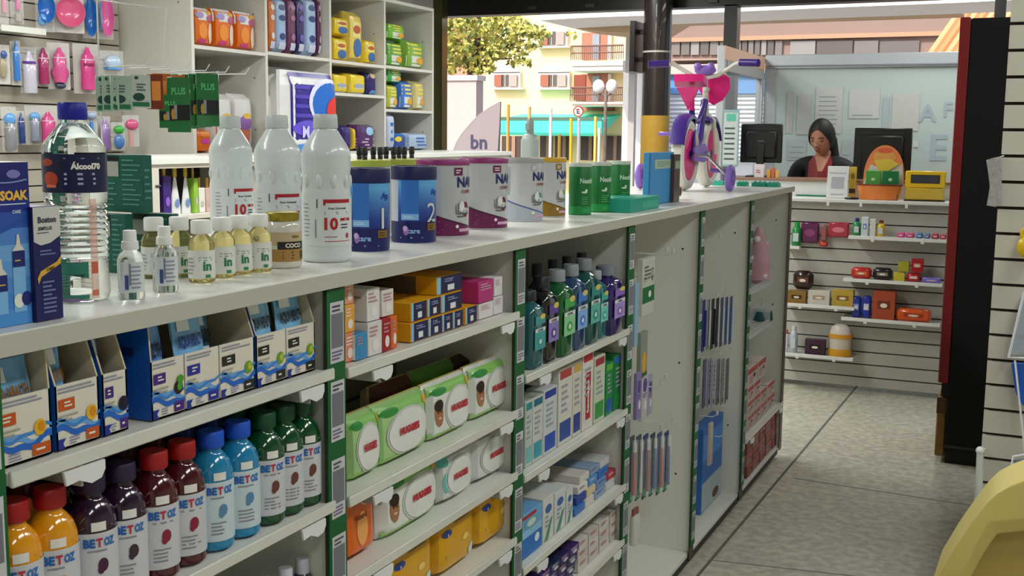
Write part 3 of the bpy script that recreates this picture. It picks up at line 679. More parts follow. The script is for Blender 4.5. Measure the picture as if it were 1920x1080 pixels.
for lev in range(3):
    for j, (a, c_) in enumerate([(1084, 1102), (1104, 1122), (1124, 1142), (1144, 1160)]):
        carton('small_carton', 'white and red small carton, %s in the %s layer, lowest shelf' % (ORD[j], ['bottom', 'middle', 'top'][lev]), 'carton', -1.084, a, c_, z4 + lev*.0305, .03, .09, M(['#d0ccc6', '#c8c2bc'][(j+lev) % 2], .5), small_art('#b05058'), group='white and red small cartons')
# ------------------------------------------------------------------ pegs and hanging packs (fourth and fifth units)
def peg(y, z, x1=-1.10, lab=''):
    m = MB(); m.tube([(-1.388, y, z), (x1-.02, y, z), (x1, y, z+.012)], .0022, WIRE, 6); m.tube([(-1.388, y, z-.02), (-1.388, y, z+.02)], .003, WIRE, 6)
    m.box(x1-.004, x1+.002, y-.009, y+.009, z+.010, z+.026, M('#c8ccc8', .3))
    return tag(m.build('display_peg'), lab, 'display hook', 'wire display hooks')
def hang_card(name, label, cat, x, y, ztop, w, h, mat, art=None, t=.006, group=None, rz=0., blister=None):
    m = MB(); m.box(-t/2, t/2, -w/2, w/2, -h, 0, mat, .001)
    F = lambda u, v, l: (t/2 + l, -w/2 + u, -h + v); Sd = lambda u, v, l: (-w/2 + u, -t/2 - l, -h + v)
    if art: art(m, F, w, h)
    if blister:
        m.lathe([(w*.22, -h*.9), (w*.30, -h*.85), (w*.30, -h*.3), (w*.2, -h*.24)], M(blister, .3, coat=.4), 14, c=(t/2, 0, 0), sx=.5)
    return tag(m.build(name, loc=(x, y, ztop), rz=rz), label, cat, group)
def gart(mb, F, w, h):
    mb.rect(F, 0.002, w-.002, h*.22, h*.50, M('#12703a', .4), .0008); mb.ell(F, w*.6, h*.36, w*.12, h*.06, PAPER, .0012); mb.bars(F, w*.15, w*.7, h*.62, h*.88, 4, M('#5a6660', .5)); mb.ell(F, w*.8, h*.7, w*.1, h*.12, M('#6a7a70', .5), .001)
# unit 4 (between y 3.2 and 4.0)
PL = 'wire display hook in the fourth shelving unit, '
for (px, py, lab) in [(1250, 476, 'upper right, bare'), (1225, 520, 'upper middle'), (1262, 478, 'topmost right'), (1240, 730, 'middle of three, bare'), (1248, 718, 'upper of three, bare'), (1262, 800, 'above the toothbrush packs, right'), (1240, 815, 'above the toothbrush packs, left'), (1225, 938, 'below the toothbrush packs')]:
    pz = zat(py, -1.10, yat(px, -1.10, 1.0)); yy = yat(px, -1.10, pz); yy = min(3.93, yy)
    peg(yy, pz, -1.10, PL + lab)
def pegz(px, py, x): 
    z = zat(py, x, yat(px, x, 1.)); return yat(px, x, z), z
yy, zz = pegz(1212, 482, -1.14)
o = hang_card('hanging_bag', 'white and green hanging bag high in the fourth shelving unit', 'bag', -1.14, yy, zz, .13, .19, M('#c8ccc4', .4, bump=.3), gart, t=.02)
yy, zz = pegz(1192, 530, -1.10)
hang_card('hanging_card', 'narrow blue and white card beside the white and green bag', 'card pack', -1.10, yy, zz, .035, .20, M('#8fb4d4', .4), t=.012)
yy, zz = pegz(1205, 622, -1.12)
def yart2(mb, F, w, h): mb.ell(F, w*.5, h*.32, w*.3, h*.25, M('#e0a830', .4)); mb.rect(F, .002, w-.002, .002, h*.1, M('#2a6a3a', .4), .0008)
hang_card('hanging_pouch', 'grey green pouch with a yellow spot below the green bag', 'pouch', -1.12, yy, zz, .07, .15, M('#8a948a', .4), yart2, t=.014)
for k, (px, py, w, h, colr, lab) in enumerate([(1196, 700, .045, .15, '#8a7ab0', 'purple and white hanging pack on the left'), (1207, 695, .06, .17, '#bdbcc8', 'pale hanging pack with purple marks, middle'), (1217, 705, .05, .14, '#a9a4bc', 'pale purple hanging pack on the right')]):
    yy, zz = pegz(px, py, -1.10 - .03*k)
    def pa(mb, F, w, h): mb.ell(F, w*.5, h*.7, w*.35, h*.14, M('#5a4494', .4)); mb.ell(F, w*.6, h*.3, w*.25, h*.1, M('#e0dfe8', .4)); mb.bars(F, w*.1, w*.9, h*.45, h*.55, 2, M('#6a5aa0', .4))
    hang_card('hanging_pack', lab, 'hanging pack', -1.10-.03*k, yy, zz, w, h, M(colr, .35), pa, t=.012, group='purple and white hanging packs')
for k in range(6):
    px = 1186 + k*13; x = -1.09 - .015*(k % 2)
    yy, zz = pegz(px, 822 - k*1.5, x)
    T = thing('toothbrush_pack', ['first', 'second', 'third', 'fourth', 'fifth', 'last'][k] + ' from left of the dark blistered toothbrush packs', 'toothbrush pack', (x, yy, zz), group='hanging toothbrush packs')
    m = MB(); m.box(-.004, 0, -.022, .022, -.215, 0, M(['#3a4850', '#4a5a60', '#2c3c6a', '#445058', '#3c4c74', '#28407a'][k], .4)); F = lambda u, v, l: (l, -.022+u, -.215+v)
    m.rect(F, .001, .043, .001, .035, M('#1c8a5a', .4)); m.build('backing_card', T)
    m = MB(); m.tube([(.008, 0, -.19), (.009, .001, -.10), (.008, 0, -.03)], [.006, .004, .003], M(['#c8402c', '#d8dce0', '#b04a3a', '#3a68b8', '#c85a48', '#3458a8'][k], .4), 8); m.box(.006, .013, -.005, .005, -.05, -.02, PAPER); m.build('toothbrush', T)
    m = MB(); m.box(0, .016, -.016, .016, -.205, -.012, CLEAR, .004); m.build('blister', T)
for k, px in enumerate((1188, 1198, 1210)):
    yy, zz = pegz(px, 975, -1.10)
    m = MB(); m.lathe([(.010, -.10), (.012, -.098), (.012, -.01), (.009, 0)], M('#c8cbc4', .35), 14); m.box(-.003, .003, -.012, .012, 0, .022, M('#8a4a44', .4))
    tag(m.build('hanging_tube', loc=(-1.10-.015*k, yy, zz)), ['left', 'middle', 'right'][k] + ' one of three white tubes hanging low in the fourth unit', 'tube', 'white hanging tubes')
# unit 5 (between y 4.0 and 4.8)
PL = 'wire display hook in the fifth shelving unit, '
for (px, py, lab) in [(1350, 450, 'alone near the top'), (1362, 552, 'over the blue blister packs, right'), (1345, 560, 'over the blue blister packs, left'), (1370, 665, 'second row, right'), (1350, 672, 'second row, left'), (1362, 768, 'third row, bare'), (1345, 790, 'third row, left'), (1358, 830, 'lowest')]:
    z = zat(py, -1.10, yat(px, -1.10, 1.)); peg(yat(px, -1.10, z), z, -1.10, PL + lab)
for k in range(7):
    px = 1321 + k*8.5; x = -1.092 - .012*(k % 2); yy, zz = pegz(px, 562 - k, x)
    T = thing('comb_pack', ORD[k] + ' from left of the blue and black hanging packs, upper row', 'hanging pack', (x, yy, zz), group='blue and black hanging packs, upper row')
    m = MB(); m.box(-.003, 0, -.019, .019, -.20, 0, M(['#1c2f7a', '#8a8f8c', '#20242c', '#30343c', '#3a4a6a', '#4a5c8a', '#3c5488'][k], .4), .001); m.build('backing_card', T)
    m = MB(); m.tube([(.006, 0, -.18), (.007, 0, -.04)], .0045, M(['#20308a', '#c8ccd0', '#111318', '#c0c4c8', '#c8d0d8', '#c0ccdc', '#b8c8e0'][k], .3), 6); m.build('tool', T)
for k in range(6):
    px = 1322 + k*8.5; x = -1.092 - .012*(k % 2); yy, zz = pegz(px, 676, x)
    def pk(mb, F, w, h): mb.ell(F, w*.5, h*.1, w*.3, h*.06, INK); mb.bars(F, w*.2, w*.8, h*.3, h*.9, 6, M('#5a5f70', .5))
    hang_card('hanging_pack', ORD[k] + ' from left of the grey violet hanging packs, second row', 'hanging pack', x, yy, zz, .038, .19, M(['#4a5472', '#8a86a0', '#a09cb4', '#7c7c84', '#888888', '#6c7074'][k], .4), pk, group='grey violet hanging packs, second row')
yy, zz = pegz(1333, 800, -1.085)
hang_card('hanging_pack', 'pinkish white slim pack in front of the blue carton in the fifth unit', 'hanging pack', -1.085, yy, zz, .045, .17, M('#b8b0a8', .4), lambda mb, F, w, h: mb.rect(F, w*.2, w*.8, h*.05, h*.6, M('#c09a94', .4)), t=.01)
carton('blue_carton', 'blue carton standing on the base of the fifth shelving unit', 'carton', -1.14, 1316, 1354, .068, .36, .05, M('#2b68b8', .45), lambda mb, F, S, T, w, d, h: (mb.rect(F, .004, w-.004, .004, h*.35, M('#a8b8c0', .45)), mb.ell(F, w*.7, h*.1, w*.16, h*.06, M('#5a3a30', .5), .001), mb.rect(F, .004, w-.004, h*.6, h*.9, M('#3f88d8', .4))))
# unit 6 (4.8 to 5.66)
ACR = M('#dfe8ea', .08, alpha=.35)
for (za, ll) in ((.93, 'upper'), (.735, 'lower')):
    T = thing('acrylic_tray', ll + ' clear acrylic tray hanging in the last shelving unit', 'tray', (-1.12, 5.0, za))
    m = MB(); m.box(-.2, .05, -.16, .30, 0, .003, ACR); m.box(-.2, .05, .297, .30, 0, .08, ACR); m.box(.047, .05, -.16, .30, 0, .03, ACR); m.build('tray_shell', T)
    m = MB(); m.box(.05, .053, -.16, .30, -.004, .008, M('#c8d0d0', .2)); m.build('front_edge', T)
yy = yat(1421, -1.12, 1.05)
m = MB(); m.lathe([(.02, 0), (.055, .02), (.06, .09), (.045, .16), (.03, .22), (.01, .26)], M('#c89aa8', .6, bump=.5, var=.3, scale=18), 18, sy=.8)
for k in range(7): m.ball((.035*cos(k*1.3), .03*sin(k*1.7)-.02, .04+.028*k), .016, M(['#e8e0e4', '#4a3a44', '#d8a8b8'][k % 3], .5), 8, 6)
tag(m.build('plush_toy', loc=(-1.12, yy, .935)), 'pink and white plush toy on the upper clear tray', 'toy')
m = MB(); m.lathe([(.045, 0), (.055, .01), (.05, .05), (.02, .06)], M('#1c5058', .4), 18); m.prism([(0, -.03, .055), (.0, .02, .055), (0, -.03, .11)], (.01, 0, 0), M('#c8ccd0', .3))
tag(m.build('teal_jar', loc=(-1.12, yat(1428, -1.12, .78), .74)), 'dark teal jar on the lower clear tray', 'jar')
def rart(mb, F, S, T, w, d, h):
    mb.rect(F, .001, w-.001, h*.7, h-.001, M('#b82a28', .4)); mb.bars(F, w*.15, w*.8, h*.15, h*.6, 3, M('#b87a78', .5)); mb.ell(F, w*.7, h*.5, w*.12, h*.1, INK, .001)
z6 = SH[5][0] + .002; k = 0
for lev in range(4):
    for j, (a, c_) in enumerate([(1402, 1413), (1414, 1425), (1426, 1437), (1439, 1452)][:(4, 4, 2, 2)[lev]]):
        if lev == 3: a, c_ = (1402, 1420) if j == 0 else (1421, 1436)
        carton('tea_carton', 'red and white carton, %s in the %s layer of the last unit' % (ORD[j], ['bottom', 'second', 'third', 'top'][lev]), 'carton', -1.084, a, c_, z6 + lev*.0675, .066 if lev < 3 else .085, .11, M('#c9bdb8', .5), rart, group='red and white cartons, upper shelf')
for lev in range(3):
    for j, (a, c_) in enumerate([(1400, 1411), (1412, 1423), (1424, 1434), (1436, 1446), (1447, 1456)]):
        carton('tea_carton', 'dark red carton, %s in the %s layer near the floor' % (ORD[j], ['bottom', 'middle', 'top'][lev]), 'carton', -1.084, a, c_, .068 + lev*.056, .055, .10, M(['#7c3c3a', '#94706a'][(lev+j) % 2], .5), rart, group='dark red cartons, lowest shelf')
# ================================================================== things standing on the worktop
ZW = ZT + .0005
def spot(px, py, z=ZW): p = at_z(px, py, z); return (p.x, p.y, z)
# --- big blue lens-solution carton at the left edge
def lens_art(mb, F, S, T, w, d, h):
    n = 10
    for k in range(n):
        cc = ['#14206e', '#161f72', '#1a2c86', '#2a50a8', '#4a80cc', '#6aa2de', '#5c98da', '#4a8ad2', '#3f82cf', '#4a90d8'][k]
        mb.rect(F, .0005, w-.0005, h*(1-(k+1)/n), h*(1-k/n), M(cc, .4), .0004)
    mb.ell(F, w*.78, h*.93, .010, .005, M('#7a78c0', .4), .001)
    for k in range(12): mb.rect(F, w*(.3+.055*k), w*(.3+.055*k+.06), h*(.895-.02*sin(k/12*pi)), h*(.902-.02*sin(k/12*pi)), M('#8fa6dc', .4), .001)
    mb.text(F, 'SOAK', w*.97, h*.80, h*.062, M('#e8b84a', .4), .0012, bold=.05, anchor=1.)
    mb.bars(F, w*.5, w*.97, h*.74, h*.755, 1, M('#c8d8ee', .4)); mb.text(F, 'CARE', w*.86, h*.70, h*.02, M('#c8d8ee', .4), .0012, anchor=1.)
    mb.poly(F, [(w*.3, h*.52), (w*.95, h*.645), (w*.98, h*.67), (w*.6, h*.61)], M('#1c4ea4', .4), .0008)
    for cu, b0, ht in ((w*.80, .08, .56), (w*.54, .08, .42)):
        mb.poly(F, [(cu-.009, h*b0), (cu+.009, h*b0), (cu+.009, h*(ht-.09)), (cu+.003, h*(ht-.06)), (cu+.0015, h*ht), (cu-.0015, h*ht), (cu-.003, h*(ht-.06)), (cu-.009, h*(ht-.09))], M('#7ab4e4', .4), .001)
        mb.poly(F, [(cu-.009, h*(ht-.10)), (cu+.009, h*(ht-.10)), (cu+.003, h*(ht-.06)), (cu+.0015, h*ht), (cu-.0015, h*ht), (cu-.003, h*(ht-.06))], M('#d8d4c8', .4), .0014)
        mb.rect(F, cu-.009, cu+.009, h*(ht-.20), h*(ht-.10), M('#14246e', .4), .0014); mb.bars(F, cu-.006, cu+.006, h*(ht-.17), h*(ht-.15), 1, M('#c8a850', .4), .0018)
    mb.ell(F, w*.78, h*.15, .0075, .0085, M('#e4e6e0', .3), .0016); mb.ell(F, w*.885, h*.16, .0075, .0085, M('#14246e', .3), .0018)
    mb.rect(S, .001, d-.001, .001, h-.001, M('#1c3c8c', .45), .0005)
carton('lens_solution_carton', 'large blue lens-solution carton cut by the left edge of the photo', 'carton', -1.085, 0, 0, ZW, .192, .06, M('#4a8ad0', .4), lens_art, y=yat(60, -1.085, 1.45) - .052, w=.104, top=PAPER)
def bos(mb, F, S, T, w, d, h):
    mb.poly(F, [(0.0005, h*.70), (w*.25, h*.665), (w*.6, h*.68), (w-.0005, h*.74), (w-.0005, h-.0005), (.0005, h-.0005)], M('#c9c9c6', .4), .0006)
    mb.text(F, 'Boston', w*.5, h*.885, h*.055, INK, .0012, maxw=w*.8, bold=.04); mb.text(F, 'SIMPLUS', w*.42, h*.81, h*.032, INK, .0012, maxw=w*.6)
    mb.bars(F, w*.12, w*.75, h*.765, h*.78, 1, INK); mb.bars(F, w*.2, w*.85, h*.57, h*.63, 2, M('#6a74a8', .4))
    mb.poly(F, [(w*.12, h*.33), (w*.22, h*.39), (w*.95, h*.49), (w*.97, h*.56), (w*.8, h*.51), (w*.2, h*.44), (w*.08, h*.38)], M('#d4a93c', .4), .0008); mb.text(F, 'CARE', w*.55, h*.455, h*.028, M('#3a2a10', .4), .0014, sl=.17)
    mb.bars(F, w*.25, w*.8, h*.06, h*.36, 8, M('#6a74a8', .4)); mb.rect(S, .001, d-.001, .001, h-.001, M('#1a1c5c', .45))
carton('lens_solution_carton', 'slim navy and white contact lens carton in front of the clear alcohol bottle', 'carton', -1.078, 64, 116, ZW, .139, .04, M('#17195a', .4), bos)
# --- alcohol bottle
ax, ay, _ = spot(150, 562)
T = thing('alcohol_bottle', 'large clear ribbed alcohol bottle with a blue cap and navy label', 'bottle', (ax, ay, ZW), rz=-.62)
R = .041
m = MB(); pr = [(.030, 0), (.038, .003), (R, .012)]
for k in range(10): pr += [(R - .0028, .058 + k*.0082), (R, .062 + k*.0082)]
pr += [(R, .150), (R, .197), (R*.99, .200), (R*1.0, .206), (R*.93, .214), (.019, .238), (.0165, .240), (.0165, .247)]
m.lathe(pr, M('#e9f1f2', .04, trans=1., ior=1.33, var=0.), 40); m.build('bottle_body', T)
m = MB(); m.lathe([(.0185, .244), (.0195, .246), (.0195, .265), (.018, .267)], M('#1a1f9c', .4), 28, flute=24, fd=.03); m.build('cap', T)
m = MB(); C = FC(R); W = R*pi*.95
m.rect(C, -W, W, .148, .199, M('#11153f', .4), .0006, 40)
m.ell(C, -.045, .188, .010, .005, M('#a8402a', .4), .001); m.ell(C, -.040, .166, .012, .010, M('#b8442a', .4), .001); m.rect(C, -.047, -.031, .155, .1585, M('#e8785c', .4), .0014, 4)
m.text(C, 'Álcool70', .008, .184, .0105, PAPER, .0014, maxw=.045, bold=.05, sl=0)
m.bars(C, -.02, .035, .157, .176, 3, M('#a8acd0', .4), .0012); m.bars(C, -.02, .03, .192, .195, 1, M('#8a90c0', .4), .0012)
m.build('front_label', T)
m = MB(); 
m.rect(C, -.030, .006, .040, .056, M('#2f7a66', .4), .0006, 8); m.poly(C, [(-.030, .040), (.006, .034), (.006, .040)], M('#2f7a66', .4), .0006)  # green patches painted as a reflection in the clear foot
m.rect(C, .009, .020, .006, .14, M('#d8a898', .4, alpha=.7), .0006, 3, 1); m.rect(C, .010, .019, .040, .056, M('#c8644a', .4), .001, 3); m.rect(C, .010, .019, .010, .018, M('#c8705a', .4), .001, 3)
m.rect(C, -.030, .006, .006, .012, M('#2f7a66', .4), .0006, 8); m.ell(C, -.018, .005, .014, .003, M('#7a6a8c', .4), .001)
m.build('label_and_reflection', T)
# --- teal cartons
TEAL = M('#0f5a4c', .45)
def teal_art(mb, F, S, T, w, d, h):
    mb.rect(S, d*.06, d*.42, h*.9, h*.97, BLACK, .001); mb.rect(S, d*.04, d*.42, h*.62, h*.88, M('#a8aaa2', .5), .001)
    mb.bars(S, d*.5, d*.95, h*.1, h*.95, 10, M('#4d8f80', .5), .001, k=.3); mb.bars(S, d*.06, d*.42, h*.08, h*.55, 5, M('#4d8f80', .5), .001, k=.3)
    mb.bars(F, w*.1, w*.9, h*.2, h*.8, 5, M('#4d8f80', .5), .001, k=.3)
def tealbox(lab, px0, px1, x, z, h, w):
    # the carton's broad side looks down the aisle, towards -y
    p0 = at_y(px0, 400, 1.0); y = yat((px0+px1)/2, x, z)
    x0 = None
    # the side face spans the two picture columns at depth y
    a = at_y(px0, 400, y).x; c = at_y(px1, 400, y).x
    return carton('medicine_carton', lab, 'carton', c, 0, 0, z, h, c - a, TEAL, teal_art, y=y + w/2, w=w, top=M('#9aa8a0', .5), group='dark teal medicine cartons')
tealbox('dark teal carton standing lower left, beside the alcohol bottle', 186, 233, -1.36, ZW, .096, .018)
tealbox('dark teal carton with grey square, lower right behind the small bottles', 246, 321, -1.33, ZW, .095, .018)
tealbox('large dark teal carton, uppermost, on top of the two lower ones', 194, 270, -1.355, ZW + .0975, .094, .022)
# --- clear little bottles and golden oil bottles
def oil(first, loc, label, golden=True):
    if first: return dup(first, loc, label)
    T = thing('oil_bottle' if golden else 'dropper_bottle', label, 'bottle', loc, rz=-.6, group='golden oil bottles with green lettering' if golden else 'clear colourless small bottles')
    r, h = (.0200, .066) if golden else (.0178, .061)
    m = MB(); m.lathe([(r*.9, 0), (r, .002), (r, h*.88), (r*.85, h), (.0095, h*1.12), (.009, h*1.2)], M('#ddd090' if golden else '#eef2f2', .05, trans=.85 if golden else .97, ior=1.25, var=0.), 24); m.build('bottle_body', T)
    m = MB()
    if golden: m.lathe([(.0145, h*1.13), (.0155, h*1.15), (.0155, h*1.42), (.014, h*1.45)], WHITE2, 24, flute=20, fd=.03)
    else: m.lathe([(.0118, h*1.12), (.0122, h*1.13), (.0115, h*1.30), (.0095, h*1.31), (.0092, h*1.52), (.0085, h*1.55)], WHITE2, 24, flute=20, fd=.03)
    m.build('cap', T)
    m = MB(); C = FC(r); W = r*2.0
    if golden:
        m.rect(C, -W, W, .007, .050, M('#d9dbd6', .45), .0005, 20); m.text(C, 'in', .003, .026, .014, M('#2a7a4c', .4), .001, maxw=.016, bold=.04); m.bars(C, -.010, .012, .033, .041, 2, M('#8aa894', .4))
        m.rect(C, .000, .008, .008, .013, M('#2f8a4c', .4), .001, 2); m.bars(C, -.03, -.014, .012, .040, 5, M('#9aa09a', .4))
    else:
        m.rect(C, -W*.55, W*.55, .010, .052, M('#ccd2d4', .45), .0005, 16); m.rect(C, -.012, -.007, .014, .034, M('#3a4a86', .4), .001, 2); m.bars(C, -.004, .013, .014, .048, 6, M('#8a92a4', .4))
        m.rect(C, -.006, -.004, .02, .05, M('#6a7488', .4), .001)
    m.build('front_label', T); return T
d0 = oil(None, spot(247, 559), 'clear small bottle with white cap, nearest the alcohol bottle', False)
oil(d0, spot(311, 546), 'clear small bottle with white cap beside the golden oil bottles')
first = None
for (px, py, lab) in [(379, 528, 'golden oil bottle standing foremost of its cluster'), (291, 520, 'golden oil bottle half hidden between the two clear bottles'), (338, 518, 'golden oil bottle just behind the second clear bottle'),
                      (418, 519, 'golden oil bottle right of the foremost one'), (450, 513, 'golden oil bottle before the coconut oil jar, left of two'), (487, 508, 'golden oil bottle touching the coconut oil jar'),
                      ]:
    o = oil(first, spot(px, py), lab); first = first or o
# --- coconut oil jar
cx_, cy_, _ = spot(531, 500)
T = thing('coconut_oil_jar', 'squat glass jar with a gold lid and beige and black label', 'jar', (cx_, cy_, ZW), rz=-.35)
m = MB(); m.lathe([(.029, 0), (.032, .003), (.032, .068), (.029, .078), (.026, .081), (.026, .087)], M('#ccc9bd', .08, coat=.6), 32); m.build('jar_body', T)
m = MB(); m.lathe([(.0285, .081), (.029, .082), (.029, .093), (.027, .095)], M('#a8963c', .3, metal=.8), 32); m.build('lid', T)
m = MB(); C = FC(.032); m.rect(C, -.07, .07, .040, .062, M('#b9a884', .5), .0005, 24); m.rect(C, -.028, .07, .033, .046, M('#1e1a18', .4), .0009, 14); m.text(C, 'COCO', .0, .0395, .008, M('#d8d0c0', .4), .0014, bold=.05)
m.rect(C, -.07, .07, .012, .033, M('#a07c3e', .5), .0005, 24); m.bars(C, -.02, .02, .015, .030, 3, M('#5a3c20', .4)); m.ell(C, .022, .023, .006, .008, M('#3a2412', .5), .001); m.text(C, 'óleo', .004, .055, .006, M('#7a6440', .4), .001)
m.build('front_label', T)
# --- peroxide bottles
PX = M('#cfd7d9', .28, coat=.35, var=.02)
def perox(loc, label, rz, first):
    if first: return dup(first, loc, label, rz)
    T = thing('peroxide_bottle', label, 'bottle', loc, rz=rz, group='opaque white litre bottles')
    r = .0450
    m = MB(); m.lathe([(.040, 0), (r*.97, .003), (r, .008), (r, .118), (r*.97, .126), (r*.94, .142), (r*.97, .160), (r, .172), (r*.985, .175), (r, .178), (r*.985, .183), (r, .187), (r*.98, .196), (r*.86, .208), (.0225, .234), (.0205, .237), (.0205, .243)], PX, 44)
    for k in range(10):
        a = 2*pi*k/10; m.ball((.0405*cos(a), .0405*sin(a), .145), .0065, PX, 8, 6, (1, 1, 2.2))
    m.build('bottle_body', T)
    m = MB(); m.lathe([(.0222, .239), (.0228, .240), (.0216, .262), (.020, .264)], M('#c6cccd', .35), 30, flute=26, fd=.03); m.build('cap', T)
    m = MB(); C = FC(r)
    m.rect(C, -.062, .052, .030, .116, M('#d3dadc', .35), .0005, 30)
    m.rect(C, -.020, .034, .107, .1135, M('#a81e28', .4), .001, 8); m.rect(C, -.020, -.016, .103, .109, M('#a81e28', .4), .001)
    m.text(C, 'Água Oxigenada', .006, .0975, .0062, INK, .001, maxw=.046); m.bars(C, -.018, .033, .086, .092, 2, M('#6a6f78', .4))
    m.text(C, '10', -.006, .070, .023, M('#b01e26', .4), .0012, bold=.04); m.rect(C, .011, .034, .075, .080, M('#a81e28', .4), .001, 4); m.text(C, 'vol', .022, .0775, .0034, PAPER, .0014)
    m.bars(C, .012, .030, .060, .071, 2, INK); m.bars(C, -.018, .012, .044, .049, 1, M('#b07a7c', .4)); m.ell(C, .027, .048, .0045, .005, M('#a02a34', .4)); m.rect(C, -.018, .034, .038, .0392, M('#b01e26', .4), .001, 6)
    m.rect(C, -.032, -.030, .098, .114, INK, .001); m.rect(C, -.035, -.033, .045, .078, M('#7a828c', .4), .001); m.bars(C, -.060, -.044, .045, .108, 9, M('#8a929c', .4), .001, k=.25)
    m.build('front_label', T); return T
p0 = perox(spot(613, 488), 'white litre bottle with red 10 print, nearest the blue tins', -.66, None)
perox(spot(523, 470), 'white litre bottle with red print standing behind the coconut oil jar', -.62, p0)
perox((at_z(436, 452, ZW).x, at_z(436, 452, ZW).y, ZW), 'white litre bottle leftmost of three, behind the golden oil bottles', -.35, p0)
# --- tins
def tin(name, label, px, py, r, h, body, lid, art, lidh=.014, rz=-.25, lidr=1.03, group=None, foot=None):
    x, y, z = spot(px, py)
    T = thing(name, label, 'tin', (x, y, z), rz=rz, group=group)
    m = MB(); m.lathe([(r*.985, 0), (r, .002), (r, h-lidh), (r*.98, h-lidh+.001)], body, 44)
    C = FC(r); art(m, C, r, h); m.build('tin_body', T)
    m = MB(); m.lathe([(r*lidr, h-lidh), (r*lidr, h-.003), (r*lidr*.97, h), (r*lidr*.90, h), (r*lidr*.89, h-.002), (.0005, h-.002)], lid, 44); m.build('lid', T)
    return T
def blue_tin(num):
    def a(m, C, r, h):
        W = r*pi; n = 16
        for k in range(n):
            t = k/(n-1); z0_, z1_ = h*(.28+.60*k/n), h*(.28+.60*(k+1)/n)
            c0, c1 = (18, 42, 130), (90, 165, 222); t2 = min(1, t*1.25)
            col = '#%02x%02x%02x' % tuple(int(p+(q-p)*t2) for p, q in zip(c0, c1))
            m.rect(C, -W*.42, W*.75, z0_, z1_, M(col, .35, coat=.3), .0005, 30)
        m.rect(C, -W, W, .004, h*.28, M('#111a5c', .35), .0005, 44); m.rect(C, W*.75, W*1.58, h*.28, h*.88, M('#b9bfcc', .4), .0005, 20)
        m.rect(C, -W*.36, -W*.11, h*.34, h*.84, M('#2f6ec0', .4), .001, 8); m.rect(C, -W*.36, -W*.11, h*.30, h*.38, M('#7fb4e4', .4), .0014, 8)
        m.bars(C, -W*.33, -W*.14, h*.32, h*.36, 2, M('#d0e2f2', .4), .002)
        m.text(C, num, W*.10, h*.40, h*.25, M('#cdd0c8', .4), .002, bold=.0); m.rect(C, W*.02, W*.19, h*.165, h*.255, M('#8a6a28', .35, metal=.3), .0018, 5); m.bars(C, W*.04, W*.16, h*.18, h*.24, 2, M('#4a3810', .4), .0024)
        m.text(C, 'Ap', W*.15, h*.66, h*.10, M('#1c3f9a', .4), .002); m.rect(C, W*.0, W*.12, h*.83, h*.845, M('#27467a', .4), .0014, 3)
        m.ell(C, -W*.29, h*.16, .006, .010, M('#9a6ab0', .4), .0012); m.ell(C, -W*.30, h*.19, .005, .006, M('#c8a8d8', .4), .0016); m.text(C, 'care', -W*.18, h*.15, h*.05, M('#8ab0e0', .4), .0012)
        m.bars(C, -W*.38, W*.05, h*.05, h*.09, 1, M('#8a94c8', .4), .001)
    return a
tin('infant_formula_tin', 'blue infant formula tin with number 1 and navy lid', 690, 468, .043, .163, M('#14226e', .35), M('#10164e', .4), blue_tin('1'), .029, -.62, 1.035, 'blue infant formula tins')
tin('infant_formula_tin', 'blue infant formula tin with number 2 and navy lid', 776, 452, .048, .163, M('#14226e', .35), M('#10164e', .4), blue_tin('2'), .029, -.50, 1.03, 'blue infant formula tins')
def nan_tin(c1, c2, c3, plan='COMFOR'):
    def a(m, C, r, h):
        W = r*pi; n = 24
        for k in range(n):
            u0, u1 = -W*.62 + 1.25*W*k/n, -W*.62 + 1.25*W*(k+1)/n
            f = lambda u: h*(.10 + .30*max(0, (1 - (u + W*.62)/(1.0*W)))**1.25)
            m.poly(C, [(u0, .003), (u1, .003), (u1, f(u1)), (u0, f(u0))], M(c1, .35), .0005)
            m.poly(C, [(u0, f(u0)), (u1, f(u1)), (u1, f(u1)+h*.018), (u0, f(u0)+h*.018)], M(c2, .35), .0009)
        m.rect(C, -W*.60, -W*.36, h*.42, h*.86, M('#9a9ca2', .45), .0006, 6); m.bars(C, -W*.58, -W*.38, h*.44, h*.84, 12, M('#7c7e86', .45), .001, k=.3)
        m.text(C, 'NAN', W*.20, h*.715, h*.135, M('#1e2a6c', .4), .0014, bold=.03); m.text(C, plan, W*.20, h*.59, h*.045, M('#8a4a38', .4), .0012)
        m.ell(C, W*.16, h*.36, .012, .017, M(c3, .4), .001, rings=4); m.ell(C, W*.13, h*.35, .017, .006, M('#c9ccd0', .4), .0014); m.ell(C, W*.09, h*.40, .008, .012, M('#d8dade', .4), .0018); m.bars(C, W*.02, W*.22, h*.25, h*.36, 3, M('#55585f', .4), .0018)
        for k in range(5): m.rect(C, W*(.0+.03*k), W*(.01+.03*k), h*.30, h*(.42+.02*(k % 3)), M('#6a6d74', .4), .0016)
        m.bars(C, -W*.5, W*.3, h*.05, h*.22, 5, M('#a8809c' if c1 == '#6c1a52' else '#9aa2b4', .4), .0012, k=.16); m.ell(C, W*.02, h*.14, .004, .004, PAPER, .0016); m.rect(C, W*.05, W*.3, h*.07, h*.11, M('#d0a8c4', .4), .0014, 5)
        m.rect(C, -W*.02, W*.10, h*.80, h*.90, M(c1, .4), .0014, 4); m.bars(C, 0, W*.08, h*.82, h*.88, 2, PAPER, .0018)
    return a
SIL = M('#c3c5ca', .3, metal=.25)
tin('infant_formula_tin', 'magenta and silver formula tin beside the blue tins', 830, 441, .0600, .174, SIL, M('#8a2a6e', .4), nan_tin('#6c1a52', '#3a2030', '#6a1c3c'), .012, -.58, 1.03, 'silver formula tins')
